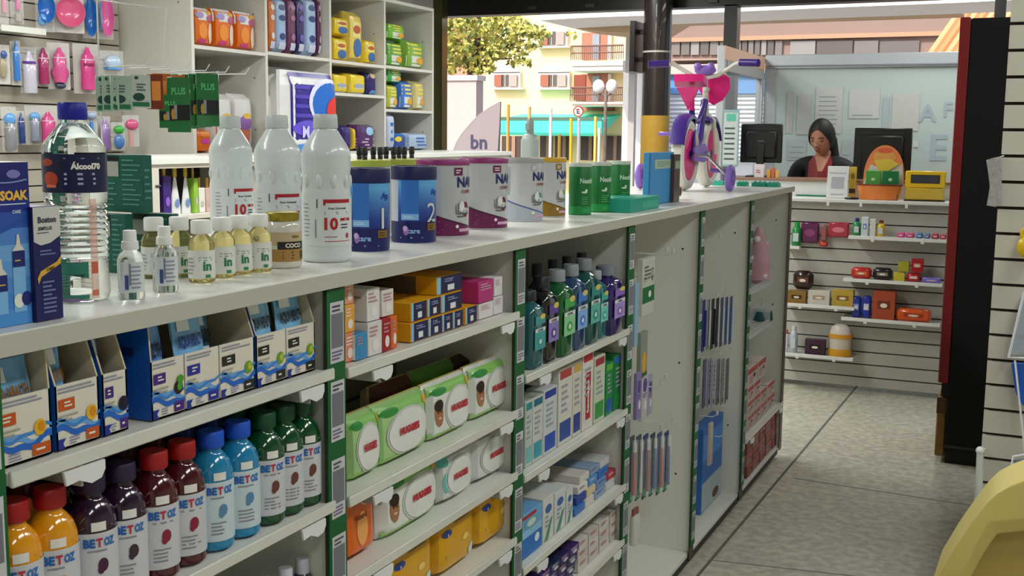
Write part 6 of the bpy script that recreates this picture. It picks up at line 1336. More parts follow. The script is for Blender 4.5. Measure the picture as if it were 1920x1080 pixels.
# ================================================================== glazed booth behind the desk
FR = M('#aeb4ba', .35, metal=.3)
PY = 8.9; cx0 = at_y(1440, 105, PY).x
T = thing('glazed_partition', 'pale glazed office partition with papers behind the cashier', 'partition')
m = MB(); m.box(cx0-.02, 1.2, PY, PY+.05, 2.13, 2.235, FR, .004); m.box(cx0, 1.2, PY-.01, PY, 2.145, 2.155, M('#7a8088', .4)); m.box(cx0-.02, cx0+.07, PY+.001, PY+.049, 0, 2.129, FR); m.box(cx0+.07, 1.2, PY, PY+.05, 0, .9, M('#b8bcbc', .5)); m.box(-.42+.2, -.36+.2, PY, PY+.05, .9, 2.13, FR); m.build('frame', T)
m = MB(); m.box(cx0+.07, 1.2, PY+.02, PY+.028, .9, 2.13, M('#b6c4c3', .12, coat=1., var=.04, scale=1.5)); m.build('glass_pane', T)
for k, (a, c_, t_, b2, colr, nl) in enumerate([(1472, 1488, 172, 250, '#b2b4b2', 0), (1492, 1521, 178, 252, '#b4b7b6', 0), (1526, 1581, 163, 250, '#bdc0be', 8), (1590, 1650, 168, 222, '#bcbfbd', 1), (1652, 1668, 182, 250, '#a3b2b4', 0), (1670, 1725, 175, 245, '#b9bab6', 0), (1475, 1512, 262, 300, '#a9b2b6', 3), (1575, 1600, 262, 320, '#aab4b4', 2), (1712, 1722, 264, 276, '#c0c4c2', 0)]):
    p0, p1 = at_y(a, b2, PY), at_y(c_, t_, PY); m = MB(); m.box(p0.x, p1.x, PY+.0145, PY+.0165, p0.z, p1.z, M(colr, .6))
    w = p1.x-p0.x; h = p1.z-p0.z; F = lambda u, v, l: (p0.x+u, PY+.0145-l, p0.z+v)
    for q in range(nl): m.rect(F, w*.12, w*random.uniform(.7, .88), h*(.1+.78*q/max(1, nl)), h*(.1+.78*q/max(1, nl))+.006, M('#8c9496', .5), .001)
    m.build('paper_sheet', T)
m = MB()
for (ch, px, py, hp) in [('A', 1739, 212, 30), ('F', 1778, 205, 26), ('E', 1760, 277, 44)]:
    p = at_y(px, py, PY); m.text(lambda u, v, l: (p.x+u, PY+.018-l, p.z+v), ch, 0, 0, hp*.0043, M('#9dafb9', .4), .002, bold=.02)
m.build('reflected_lettering', T)  # pale letters painted as a reflection in the glass
WX = cx0 - .02; wy0 = yat(1357, WX, 1.8)
T = thing('side_partition', 'glazed side wing of the office partition beside the column', 'partition')
m = MB(); zt = 2.215; m.box(WX-.05, WX, wy0, PY-.002, 2.12, zt, M('#e0b498', .5), .003); m.box(WX-.055, WX-.005, wy0-.002, wy0+.06, 0, zt, M('#b8bcc0', .4), .003); m.box(WX-.05, WX-.001, PY-.07, PY-.002, 0, 2.119, FR, .003)  # top rail tinted peach: pinkish reflected sunlight put into its colour
m.box(WX-.05, WX, wy0+.06, PY-.072, 2.05, 2.12, M('#a8a8a8', .4)); m.box(WX-.05, WX, wy0+.06, PY-.072, 0, 1.0, M('#b4b8b8', .5)); m.build('frame', T)
m = MB(); m.box(WX-.028, WX-.022, wy0+.06, PY-.072, 1.0, 2.05, M('#dfe8ee', .05, alpha=.18)); m.build('glass_pane', T)
p0, p1 = at_y(1353, 312, wy0-.02), at_y(1387, 206, wy0-.02)
T = thing('notice_board', 'teal and white notice sheet in a clear sleeve left of the monitor', 'notice'); 
w, h = p1.x-p0.x, p1.z-p0.z; m = MB(); m.box(p0.x, p1.x, wy0-.02, wy0-.010, p0.z, p1.z, M('#8fb0b4', .3), .002); m.build('sleeve', T)
m = MB(); F = lambda u, v, l: (p0.x+u, wy0-.02-l, p0.z+v); m.rect(F, w*.06, w*.92, h*.04, h*.95, M('#c3cccb', .5)); m.rect(F, w*.2, w*.8, h*.80, h*.93, M('#5fb8a8', .4), .001)
for k in range(7): m.rect(F, w*.12, w*.75, h*(.12+.09*k), h*(.15+.09*k), M('#4a5254', .5), .001)
m.build('sheet', T)
# ================================================================== the cashier
def skin_mesh(joints, edges, radii, level=2):
    me = bpy.data.meshes.new('s'); me.from_pydata(joints, edges, []); o = bpy.data.objects.new('s', me); COL.objects.link(o)
    o.modifiers.new('k', 'SKIN'); 
    for i, r in enumerate(radii): me.skin_vertices[0].data[i].radius = r if isinstance(r, tuple) else (r, r)
    me.skin_vertices[0].data[0].use_root = True
    sb = o.modifiers.new('b', 'SUBSURF'); sb.levels = level; sb.render_levels = level
    bpy.context.view_layer.update()
    ev = o.evaluated_get(bpy.context.evaluated_depsgraph_get()); m2 = bpy.data.meshes.new_from_object(ev)
    vs = [v.co.copy() for v in m2.vertices]; fs = [tuple(p.vertices) for p in m2.polygons]
    bpy.data.objects.remove(o); bpy.data.meshes.remove(m2); return vs, fs
SKIN = M('#b07c66', .55, var=.05); HAIR = M('#0f0b0b', .6)
hp = at_y(1543, 262, 8.08)
CP = thing('cashier', 'woman with dark hair in a black jacket and red top, looking down behind the desk', 'person', (hp.x, 8.14, 0))
hs = (hp.z - 1.60)
J = [(0, 0, .93), (0, 0, 1.06), (0, -.005, 1.22), (0, 0, 1.35), (0, -.01, 1.43), (-.004, -.035, 1.50), (-.006, -.055, 1.57)]
Rr = [(.13, .10), (.11, .085), (.115, .085), (.09, .06), (.046, .046), (.045, .045), (.05, .05)]
E_ = [(i, i+1) for i in range(6)]
for s_ in (-1, 1):
    b0 = len(J); J += [(s_*.095, 0, 1.375), (s_*.165, 0, 1.36), (s_*.215, -.04, 1.10), (s_*.13, -.22, 1.06 if s_ < 0 else 1.05), (s_*.115, -.29, 1.06)]
    Rr += [.042, .040, .036, .027, (.036, .016)]; E_ += [(3, b0), (b0, b0+1), (b0+1, b0+2), (b0+2, b0+3), (b0+3, b0+4)]
    hnd = b0+4
    for k, (dx, ln) in enumerate([(-.030, .066), (-.011, .078), (.010, .074), (.029, .058)]):
        c0 = len(J); J += [(s_*.115 + dx, -.325, 1.058), (s_*.115 + dx*1.15, -.325-ln*.55, 1.052), (s_*.115+dx*1.2, -.325-ln, 1.036)]; Rr += [.0095, .009, .0075]; E_ += [(hnd, c0), (c0, c0+1), (c0+1, c0+2)]
    c0 = len(J); J += [(s_*.115 - s_*.045, -.30, 1.055), (s_*.115 - s_*.065, -.335, 1.047)]; Rr += [.0105, .0085]; E_ += [(hnd, c0), (c0, c0+1)]
    l0 = len(J); J += [(s_*.085, 0, .86), (s_*.095, -.01, .48), (s_*.10, .02, .09), (s_*.105, -.12, .035)]; Rr += [.085, .058, .038, (.038, .028)]; E_ += [(0, l0), (l0, l0+1), (l0+1, l0+2), (l0+2, l0+3)]
J = [(a, b2, c + (hs + (.055 if 1.2 < c < 1.45 else .02 if 1.45 < c < 1.52 else 0) if c > .9 else 0)) for a, b2, c in J]
vs, fs = skin_mesh(J, E_, Rr)
m = MB(); m.add(vs, fs, SKIN, True)
# head: shaped ovoid with nose, lips, brows, lids and ears
HM = Matrix.Translation((-.004, -.075, 1.615 + hs)) @ Matrix.Rotation(radians(-14), 4, 'Z') @ Matrix.Rotation(radians(20), 4, 'X')
def head_pt(th, ph):
    x, y, z = sin(th)*cos(ph), sin(th)*sin(ph), cos(th)      # face looks to -y
    w = .080; d = .094; h = .124
    jaw = 1 - .34*max(0, -z)**1.4; 
    X, Y, Z = x*w*jaw, y*d*(1 - .12*max(0, -z)), z*h
    if y < 0:
        Y -= .012*max(0, -z)*(1-abs(x))                                       # chin
        g = math.exp(-((x/.16)**2) - ((z+.10)/.22)**2); Y -= .020*g*(1 if z < .05 else .6)
        for sx in (-1, 1): Y += .008*math.exp(-((x-sx*.42)/.2)**2 - ((z-.06)/.12)**2)
        Y -= .005*math.exp(-(x/.3)**2 - ((z+.47)/.07)**2)
    return (X, Y, Z)
nT, nP = 26, 36; vs = [HM @ Vector(head_pt(pi*(i+.02)/(nT+.04), 2*pi*j/nP)) for i in range(nT+1) for j in range(nP)]
fs = [(i*nP+j, i*nP+(j+1) % nP, (i+1)*nP+(j+1) % nP, (i+1)*nP+j) for i in range(nT) for j in range(nP)]
m.add(vs, fs, SKIN, True)
m.X = HM
LIPS = M('#8a3a38', .4); BROW = M('#2a1814', .6)
for sx in (-1, 1):
    m.ball((sx*.029, -.0775, .008), .0125, M('#8a5444', .5), 12, 8, (1.25, .55, .75)); m.tube([(sx*.015, -.0855, .004), (sx*.029, -.0880, .001), (sx*.044, -.0810, .004)], .0017, BROW, 6)
    m.tube([(sx*.013, -.088, .024), (sx*.030, -.089, .030), (sx*.048, -.079, .024)], .0027, BROW, 6); m.ball((sx*.073, .005, -.01), .018, SKIN, 10, 8, (.35, .7, 1.1))
    m.ball((sx*.008, -.104, -.026), .0075, SKIN, 8, 6)
m.ball((0, -.108, -.020), .010, SKIN, 10, 8); m.ball((0, -.0965, -.052), .010, LIPS, 12, 8, (2.0, .5, .45)); m.ball((0, -.0955, -.0600), .010, LIPS, 12, 8, (1.7, .5, .5))
m.X = None
m.build('body', CP)
m = MB(); m.X = HM; nT2 = 18; vs = []; 
for i in range(nT2+1):
    for j in range(nP):
        th = pi*(.001 + .74*i/nT2); ph = 2*pi*j/nP; a = Vector(head_pt(min(th, pi*.98), ph)); fr = max(0, -sin(ph))
        lim = 1 - fr**1.2*.62
        th2 = pi*(.001 + .74*i/nT2*lim); a = Vector(head_pt(th2, ph)); k = 1.10 + .012*sin(j*2.3); vs.append((a.x*k*1.02, a.y*k, a.z*1.07 + .003))
fs = [(i*nP+j, i*nP+(j+1) % nP, (i+1)*nP+(j+1) % nP, (i+1)*nP+j) for i in range(nT2) for j in range(nP)]
m.add(vs, fs, HAIR, True); m.X = None
hz = 1.615 + hs
m.tube([(.01, .01, hz+.02), (.035, .055, hz-.02), (.055, .06, hz-.09), (.075, .04, hz-.17), (.10, .03, hz-.24), (.11, .03, hz-.32)], [.05, .045, .036, .034, .028, .012], HAIR, 12)
m.build('hair', CP)
J2 = [(0, 0, .88), (0, 0, 1.06), (0, -.005, 1.22), (0, 0, 1.345), (0, .018, 1.425)]; R2 = [(.15, .12), (.13, .105), (.145, .115), (.15, .110), (.082, .066)]; E2 = [(0, 1), (1, 2), (2, 3), (3, 4)]
for s_ in (-1, 1):
    b0 = len(J2); J2 += [(s_*.10, 0, 1.375), (s_*.170, 0, 1.355), (s_*.222, -.04, 1.10), (s_*.135, -.21, 1.06)]; R2 += [.084, .076, .058, .044]; E2 += [(3, b0), (b0, b0+1), (b0+1, b0+2), (b0+2, b0+3)]
J2 = [(a, b2, c + hs + (.055 if c > 1.2 else 0)) for a, b2, c in J2]; vs, fs = skin_mesh(J2, E2, R2)
m = MB(); m.add(vs, fs, M('#0e0d10', .7), True); m.build('jacket', CP)
m = MB(); Fc = lambda u, v, l: (u, -.112 - .03*max(0, 1-((v-hs-1.25)/.16)**2)*.9 + 1.6*u*u - l + max(0, v-hs-1.40)*.6, v)
def chest(pts, mat, l):
    pts = [(u, v + .055) for u, v in pts]
    n = len(pts); c = (sum(p[0] for p in pts)/n, sum(p[1] for p in pts)/n)
    vs = [Fc(c[0], c[1]+hs, l)] + [Fc(u, v+hs, l) for u, v in pts]; m.add(vs, [(0, i+1, (i+1) % n+1) for i in range(n)], mat, True)
chest([(-.085, 1.39), (-.055, 1.44), (-.012, 1.32), (-.01, 1.16), (-.085, 1.16)], M('#7c1420', .6), .012); chest([(.075, 1.39), (.055, 1.44), (.012, 1.32), (.0, 1.16), (.07, 1.16)], M('#7c1420', .6), .012)
chest([(-.055, 1.435), (.055, 1.435), (.014, 1.32), (-.014, 1.32)], SKIN, .008); chest([(-.03, 1.33), (.03, 1.33), (.02, 1.16), (-.03, 1.16)], M('#7c1420', .6), .010)
m.build('blouse', CP)
vs, fs = skin_mesh([(0, 0, .96), (0, 0, .88), (-.09, 0, .80), (-.097, -.01, .48), (-.10, .02, .12), (.09, 0, .80), (.097, -.01, .48), (.10, .02, .12)], [(0, 1), (1, 2), (2, 3), (3, 4), (1, 5), (5, 6), (6, 7)], [(.15, .12), (.15, .12), .10, .075, .06, .10, .075, .06])
m = MB(); m.add(vs, fs, M('#15151c', .7), True); m.build('trousers', CP)
# ================================================================== tall cooler, right end panel, yellow chair
T = thing('drinks_cooler', 'tall black cooler with a dark red door edge beside the aisle', 'cooler')
BK2 = M('#040404', .85, var=.02)
m = MB(); m.box(-.303, .36, 5.9, 6.6, .07, 2.175, BK2, .006); m.box(-.30, .30, 5.93, 6.58, 0, .07, M('#060606', .6)); m.box(-.303, .3, 5.897, 5.9, .085, .10, M('#2a2a2a', .4)); m.build('cabinet', T)
m = MB(); m.box(-.352, -.304, 5.90, 6.58, .41, 2.18, M('#7d1216', .5), .004); m.build('door', T)
m = MB(); m.box(-.335, -.304, 5.92, 6.56, .34, .405, M('#0e0e0e', .5)); m.build('gap_strip', T)  # black strip in the gap under the door
m = MB(); m.box(-.350, -.306, 5.93, 6.5, .03, .335, M('#8a6428', .5, var=.15), .006); m.box(-.352, -.306, 5.925, 5.93, .25, .33, M('#5a3c18', .5)); tag(m.build('brown_crate'), 'narrow brown box at the foot of the black cooler', 'box')
gz = at_y(1900, 44, 3.9).z
slat('slatwall', 'grey slatted end panel at the right edge of the photo', 'x', -.088, .62, 3.9, 2.45, .15, gz, .0812, M('#bcb8ac', .45, var=.02), M('#2a1512', .6), gh=.010)
m = MB(); m.box(-.07, .60, 3.935, 5.1, .10, 2.40, WHITE, .003); m.box(-.05, .58, 3.95, 5.08, 0, .10, DARK); tag(m.build('wall_display_unit'), 'white display unit standing behind the grey slatted end panel', 'shelving unit')
def E3(px, py, y=3.84): p = at_y(px, py, y); return (p.x, p.y, p.z)
m = MB(); pts = [(1849, 300), (1862, 296), (1878, 293), (1878, 384), (1866, 388), (1850, 385), (1856, 350), (1852, 318)]
m.prism([E3(a, b2, 3.87) for a, b2 in pts], (0, .025, 0), M('#a8a8a6', .15, alpha=.75, coat=.6, bump=.8, var=.3, scale=60)); m.tube([E3(1870, 296, 3.87), E3(1882, 292, 3.90)], .002, WIRE, 5)
tag(m.build('hanging_clear_bag'), 'crumpled clear bag hanging at the left edge of the slatted end panel', 'bag')
m = MB(); c = E3(1926, 463, 3.86); m.ball(c, .030, M('#d8b414', .35, coat=.3), 16, 10, (1, .5, 1.15)); torus(m, (c[0], c[1], c[2]+.04), .018, .006, M('#d8b414', .35), 16, 6); m.tube([(c[0], c[1], c[2]+.05), (c[0], 3.9, c[2]+.055)], .002, WIRE, 5)
tag(m.build('yellow_toy'), 'yellow hanging toy cut by the right edge of the photo', 'toy')
T = thing('wire_holder', 'upper white wire holder with a blue pack on the slatted end panel', 'wire holder', group='white wire holders')
m = MB(); ww = M('#d4d8de', .3); m.tube([E3(1920, 548), E3(1891, 670), E3(1935, 672)], .0045, ww, 6); m.tube([E3(1921, 548), (E3(1921, 548)[0]+.01, 3.9, E3(1921, 548)[2])], .004, ww, 6); m.tube([E3(1903, 676), E3(1922, 850)], .0035, ww, 6); m.build('wire_frame', T)
m = MB(); m.prism([E3(1912, 560, 3.86), E3(1895, 664, 3.86), E3(1940, 666, 3.86), E3(1940, 556, 3.86)], (0, .01, 0), M('#a9b4c2', .15, alpha=.6)); m.build('clear_sleeve', T)
m = MB(); m.prism([E3(1896, 682, 3.85), E3(1904, 735, 3.85), E3(1917, 760, 3.85), E3(1945, 760, 3.85), E3(1945, 684, 3.85)], (0, .03, 0), M('#1c54b4', .35, var=.2)); tag(m.build('blue_pack'), 'blue pack in the wire holder at the right edge', 'package')
T = thing('wire_holder', 'lower white wire holder above the yellow chair', 'wire holder', group='white wire holders')
m = MB(); m.tube([E3(1889, 915), E3(1900, 856), E3(1945, 848)], .0045, ww, 6); m.tube([E3(1945, 848), (E3(1945, 848)[0], 3.9, E3(1945, 848)[2])], .0045, ww, 6); m.build('wire_frame', T)
m = MB(); m.prism([E3(1903, 862, 3.86), E3(1896, 915, 3.86), E3(1945, 915, 3.86), E3(1945, 856, 3.86)], (0, .008, 0), M('#9aa8bc', .15, alpha=.6)); m.build('clear_sleeve', T)
m = MB(); p0_ = E3(1838, 845, 3.87); p1_ = E3(1834, 950, 3.87); m.tube([p1_, (p1_[0]*.5+p0_[0]*.5, 3.87, (p0_[2]+p1_[2])/2), p0_], [.013, .012, .011], M('#c4cac4', .3), 10); m.ball(p0_, .014, M('#d4d8d4', .3), 10, 8)
m.tube([(p1_[0]-.0, 3.87, p1_[2]-.035), p1_], .015, M('#7a2a7c', .4), 10); m.tube([(p1_[0]+.01, 3.9, p0_[2]), p0_], .002, WIRE, 5)
tag(m.build('hanging_stick'), 'thin white stick with a purple foot beside the slatted panel edge', 'stick')
# yellow plastic child chair, bottom right corner
YC = 2.30
def C3(px, py, y=YC): p = at_y(px, py, y); return Vector((p.x, p.z))
outer = [C3(1756, 1080), C3(1790, 1024), C3(1822, 978), C3(1837, 958), C3(1850, 942), C3(1869, 924), C3(1893, 911), C3(1920, 901), C3(1960, 892), C3(2010, 889)]
inner = [C3(1821, 1080), C3(1843, 1040), C3(1860, 1014), C3(1870, 1001), C3(1873, 1000), C3(1885, 999), C3(1900, 997), C3(1920, 995), C3(1960, 992), C3(2010, 991)]
mid = [C3(1800, 1080), C3(1818, 1046), C3(1836, 1008), C3(1853, 977), C3(1858, 974), C3(1872, 973), C3(1893, 971), C3(1920, 969), C3(1960, 966), C3(2010, 965)]
xm = outer[-1].x
def ext(L, bot, dxb):
    a = [Vector((L[0].x - dxb, bot))] + L; return a + [Vector((2*xm - p.x, p.y)) for p in reversed(a[:-1])]
O, I, D_ = ext(outer, .30, .10), ext(inner, .34, .06), ext(mid, .32, .08)
YL = M('#c4b467', .42, var=.05, scale=6); YLd = M('#bda75e', .55, var=.06, scale=6)  # YLd: same plastic, recess shade put into a darker yellow
CH = thing('child_chair', 'yellow moulded plastic child chair at the lower right corner', 'chair')
m = MB(); n = len(O); L0 = [(p.x, YC + .16, p.y) for p in O]; L1 = [(p.x, YC, p.y) for p in O]; Lm = [(p.x, YC - .012, p.y) for p in D_]; L2 = [(p.x, YC - .004, p.y) for p in I]; L3 = [(p.x, YC + .045, p.y) for p in I]
allv = L0 + L1 + Lm + L2 + L3; fs = []
for k in range(4):
    for i in range(n-1): fs.append((k*n+i, k*n+i+1, (k+1)*n+i+1, (k+1)*n+i))
fs.append(tuple(4*n+i for i in range(n))); fs.append(tuple(range(n))[::-1])
m.add(allv, fs, [YL]*(len(fs)-2) + [YLd, YL]); 
for k in range(4): m.tube([(I[k+5].x + .01, YC + .04, I[k+5].y - .12 - .03*k), (I[k+5].x + .012, YC + .047, I[k+5].y - .12 - .03*k)], .007, YLd, 8)
o = m.build('backrest', CH)
bv = o.modifiers.new('bevel', 'BEVEL'); bv.width = .006; bv.segments = 3; bv.limit_method = 'ANGLE'; bv.angle_limit = radians(25)
m = MB(); m.box(O[0].x+.03, 2*xm - O[0].x - .03, YC+.16, YC+.50, .30, .34, YL, .01); m.build('seat', CH)
for (xx, yy) in ((O[0].x+.05, YC+.08), (2*xm-O[0].x-.05, YC+.08), (O[0].x+.05, YC+.46), (2*xm-O[0].x-.05, YC+.46)):
    m = MB(); m.lathe([(.02, 0), (.03, .32)], YL, 14, c=(xx, yy, 0)); m.build('leg', CH)
# ================================================================== outside
m = MB(); m.box(-45, 25, 9.76, 70, -.2, -.1, concrete('asphalt', '#8a8880', '#9a978e', '#777', .6, .8)); struct('ground', m)
FY = 30.0
def X3(px, py, y=FY): return at_y(px, py, y)
def rectp(m, px0, px1, py0, py1, y, t, mat):
    a, b2 = X3(px0, py1, y), X3(px1, py0, y); m.box(a.x, b2.x, y, y+t, a.z, b2.z, mat); return m
CRE = M('#f0d9a4', .8, var=.04, scale=1.5); WSH = M('#ded8cc', .7); SHU = M('#a0604a', .7); GLS = M('#5c5450', .2); PALE = M('#dcd6cc', .8)
T = thing('apartment_building', 'cream yellow building with brown shutters and balconies across the street', 'building')
m = MB(); a, b2 = X3(893, 300), X3(1166, -60); m.box(a.x, b2.x + 1, FY, FY+6, -.1, b2.z, CRE); m.box(a.x, b2.x, FY-.05, FY, X3(900, 222).z, X3(900, 208).z, M('#dcc89a', .8)); m.build('wall', T)
m = MB(); a2 = X3(832, 300, FY+.6); m.box(a2.x-4, a.x, FY+.6, FY+5, -.1, X3(832, -40, FY+.6).z, M('#c98a78', .8)); m.box(a2.x-4, a.x, FY+.55, FY+.6, X3(832, 205, FY).z, X3(832, 178, FY).z, M('#b8aca4', .8)); m.build('side_wing', T)
for (x0_, x1_, y0_, y1_, arch) in [(922, 975, 131, 168, 1), (1008, 1068, 131, 168, 1), (1008, 1064, 50, 90, 0)]:
    m = MB(); rectp(m, x0_, x1_, y0_+4, y1_-2, FY-.12, .12, WSH); rectp(m, x0_-3, x1_+3, y1_-4, y1_, FY-.25, .25, WSH)
    if arch:
        ac = X3((x0_+x1_)/2, y0_+6, FY-.12); rw = X3(x1_, 100).x - X3(x0_, 100).x
        m.prism([(ac.x + rw/2*cos(pi*k/10), FY-.12, ac.z + .25*sin(pi*k/10)) for k in range(11)], (0, .12, 0), WSH)
    wf = m.build('window_frame', T)
    m = MB(); w = x1_-x0_; rectp(m, x0_+w*.34, x0_+w*.60, y0_+9, y1_-6, FY-.16, .04, GLS); rectp(m, x0_+w*.46, x0_+w*.48, y0_+9, y1_-6, FY-.18, .02, WSH); m.build('pane', wf)
    for (f0, f1, mt) in ((.08, .34, SHU), (.60, .88, M('#a89890', .7))):
        m = MB(); rectp(m, x0_+w*f0, x0_+w*f1, y0_+9, y1_-6, FY-.20, .06, mt); m.build('shutter', wf)
for (py0, py1, s0, s1) in ((60, 112, 112, 133), (138, 190, 190, 199)):
    m = MB(); rectp(m, 1090, 1145, py0, py1, FY-.1, .1, M('#b0705a', .7)); rectp(m, 1110, 1124, py0+4, py1, FY-.14, .04, M('#8a949c', .3)); rectp(m, 1139, 1146, py0, py1, FY-.12, .1, WSH); m.build('balcony_door', T)
    m = MB(); rectp(m, 1070, 1168, s0+1, s1, FY-1.3, 1.3, WSH); rectp(m, 1072, 1168, (s0+s1)/2, (s0+s1)/2+2, FY-1.33, .03, M('#b08a74', .7)); m.build('balcony_slab', T)
    m = MB(); z0_, z1_ = X3(1100, py1, FY-1.3).z, X3(1100, py1-26, FY-1.3).z; xa, xb = X3(1070, 100, FY-1.3).x, X3(1168, 100, FY-1.3).x
    for k in range(27): xx = xa + (xb-xa)*k/26; m.tube([(xx, FY-1.28, z0_), (xx, FY-1.28, z1_)], .012, M('#7a5a4c', .6), 4)
    m.tube([(xa, FY-1.28, z1_), (xb, FY-1.28, z1_)], .025, M('#7a5a4c', .6), 5); m.tube([(xa, FY-1.28, (z0_+z1_)/2), (xb, FY-1.28, (z0_+z1_)/2)], .02, M('#7a5a4c', .6), 5); m.build('balcony_railing', T)
m = MB(); rectp(m, 1078, 1150, 199, 208, FY-.15, .15, M('#a8654c', .7)); rectp(m, 1075, 1098, 140, 188, FY-.13, .12, M('#8a4030', .7)); m.build('brick_band', T)
m = MB()
for (x0_, x1_) in ((940, 978), (1012, 1035), (1040, 1068), (1088, 1118), (1135, 1164)):
    m = MB(); rectp(m, x0_, x1_, 255, 300, FY-.06, .06, M('#4a3a34', .5)); rectp(m, (x0_+x1_)/2, (x0_+x1_)/2+7, 255, 300, FY-.09, .05, M('#a07a64', .6)); m.build('shop_front', T)
m = MB(); a, b2 = X3(935, 252, FY-1.6), X3(1128, 225, FY-1.6); zt3 = X3(935, 220, FY).z + .1
m.prism([(a.x, FY-1.6, a.z), (a.x, FY-1.6, b2.z), (a.x, FY, zt3)], (b2.x-a.x, 0, 0), M('#4ad4b4', .6, var=.04, scale=2))
m.box(a.x, b2.x, FY-1.61, FY-1.58, b2.z-.02, b2.z+.07, M('#4a6a58', .6)); m.box(a.x, b2.x, FY-1.61, FY-1.60, a.z-.02, a.z+.06, M('#2a9a84', .6))
tag(m.build('awning'), 'turquoise shop awning on the cream building', 'awning')
# pinkish garden wall and feather banner
m = MB(); a, b2 = X3(826, 300, 16), X3(893, 147, 16); m.box(a.x-3, b2.x, 16, 16.25, -.1, b2.z, M('#c0aca6', .8)); m.box(a.x-3, b2.x+.03, 15.97, 16.28, b2.z-.03, b2.z+.05, M('#d8ccc4', .8)); tag(m.build('garden_wall'), 'pale pink masonry wall outside, right of the cubby shelving', 'wall')
T = thing('feather_banner', 'pale curved feather banner with dark letters outside the shop', 'banner')
bp_ = [(850, 285), (856, 268), (866, 252), (880, 235), (898, 216), (918, 202), (938, 191), (936, 240), (932, 300), (850, 300)]
m = MB(); m.prism([tuple(X3(a, b2, 11.5)) for a, b2 in bp_], (0, .02, 0), M('#94898a', .7));  # cloth greyed: shadow on the banner put into its colour
q = X3(898, 266, 11.5)
m.text(lambda u, v, l: (q.x+u, 11.5-l, q.z+v), 'bn', 0, 0, .16, M('#3c3a58', .6), .006, bold=.02); m.build('cloth', T)
m = MB(); q0 = X3(938, 191, 11.53); m.tube([tuple(X3(a, b2, 11.53)) for a, b2 in bp_[:7]], .008, M('#8a8280', .5), 5); m.tube([(q0.x, 11.53, q0.z), (X3(932, 300, 11.53).x, 11.53, -.1)], .012, M('#8a8280', .5), 6); m.build('pole', T)
# tree
T = thing('street_tree', 'yellow-green leafy tree in front of the cream building', 'tree')
m = MB(); tb0 = X3(868, 200, 19); m.tube([(tb0.x, 19, -.1), (tb0.x+.1, 19, 2.2), (tb0.x+.3, 19, 3.4)], [.14, .11, .07], M('#4a3a2c', .8), 8)
for (px, py) in ((850, 60), (930, 60), (985, 75), (895, 110), (960, 110)): p = X3(px, py, 19); m.tube([(tb0.x+.2, 19, 2.7), ((tb0.x+p.x)/2, 19.1, (p.z+3)/2), (p.x, 19, p.z)], [.05, .035, .012], M('#4a3a2c', .8), 6)
m.build('trunk', T)
rnd = random.Random(3); lv = {c: ([], []) for c in range(4)}
blobs = [(855, 60, 34, 34, 340), (900, 45, 45, 26, 420), (950, 50, 45, 24, 380), (1000, 60, 26, 12, 90), (860, 110, 34, 30, 340), (905, 90, 40, 28, 360), (955, 90, 45, 18, 240), (1005, 78, 14, 14, 40), (905, 125, 24, 16, 120), (975, 118, 26, 8, 50), (1015, 65, 22, 8, 40), (842, 90, 18, 50, 140), (1075, 65, 12, 8, 16)]
for (px, py, rx, ry, nn_) in blobs:
    for _ in range(int(nn_*.85)):
        r_ = rnd.random()**.5; a = rnd.random()*2*pi; d = rnd.uniform(-.8, .8)
        p = X3(px + rx*r_*cos(a), py + ry*r_*sin(a), 19 + d)
        s_ = rnd.uniform(.035, .075); u = Vector((rnd.gauss(0, 1), rnd.gauss(0, 1), rnd.gauss(0, 1))).normalized(); w = u.orthogonal().normalized()
        vsl, fsl = lv[rnd.choice([0, 0, 1, 1, 2, 3])]; o_ = len(vsl); vsl += [p - u*s_, p - w*s_*.6, p + u*s_, p + w*s_*.6]; fsl.append((o_, o_+1, o_+2, o_+3))
m = MB()
for k, cc in enumerate(('#bdb24e', '#a09a48', '#cdc670', '#667a38')): m.add(lv[k][0], lv[k][1], M(cc, .6))
m.build('foliage', T)
# concrete canopy, brown building, shutters
T = thing('concrete_canopy', 'broad concrete canopy with a bright white edge above the street', 'canopy')
m = MB(); m.prism([tuple(X3(a, b2, 14)) for a, b2 in [(1012, 38), (1100, 33), (1210, 29), (1400, 21), (1590, 13), (1800, 5), (1900, 0), (1900, -60), (1012, -60)]], (0, 1.2, 0), M('#f4f1ea', .7)); m.build('fascia', T)
m = MB(); m.prism([tuple(X3(a, b2, 15.2)) for a, b2 in [(1020, 30), (1020, 38), (1050, 47), (1080, 53), (1140, 60), (1215, 62), (1257, 36), (1560, 26), (1800, 18), (1800, 0), (1020, 0)]], (0, 1.0, 0), M('#c8ae8e', .8)); m.build('soffit_beam', T)
T = thing('brown_building', 'brown concrete building with a strip of windows beyond the booth', 'building')
m = MB(); a, b2 = X3(1212, 300, 20), X3(1830, 20, 20); m.box(a.x, b2.x+3, 20, 26, -.1, b2.z+1, M('#8c766c', .8, var=.08, scale=1)); m.box(a.x, b2.x+3, 19.9, 20, X3(1500, 74, 20).z, X3(1500, 66, 20).z, M('#b08c70', .8)); m.build('wall', T)
T2 = T
pxs = [1258, 1276, 1294, 1312, 1330, 1348, 1366, 1390, 1402, 1414, 1426, 1438, 1452, 1468, 1480, 1530, 1600, 1648, 1725]
for k in range(len(pxs)-1):
    if pxs[k] == 1468: continue
    m = MB(); rectp(m, pxs[k]+1, pxs[k+1]-1, 76, 103, 19.95, .04, M(['#77706c', '#6a645f', '#8a8784', '#5f5854'][k % 4], .3)); m.build('window', T)
m = MB(); rectp(m, 1257, 1800, 104, 112, 19.7, .3, M('#b8a494', .8)); m.build('ledge', T)
T = thing('roller_shutter', 'bright white roller shutter with a blue header, seen beyond the bicycle', 'shutter')
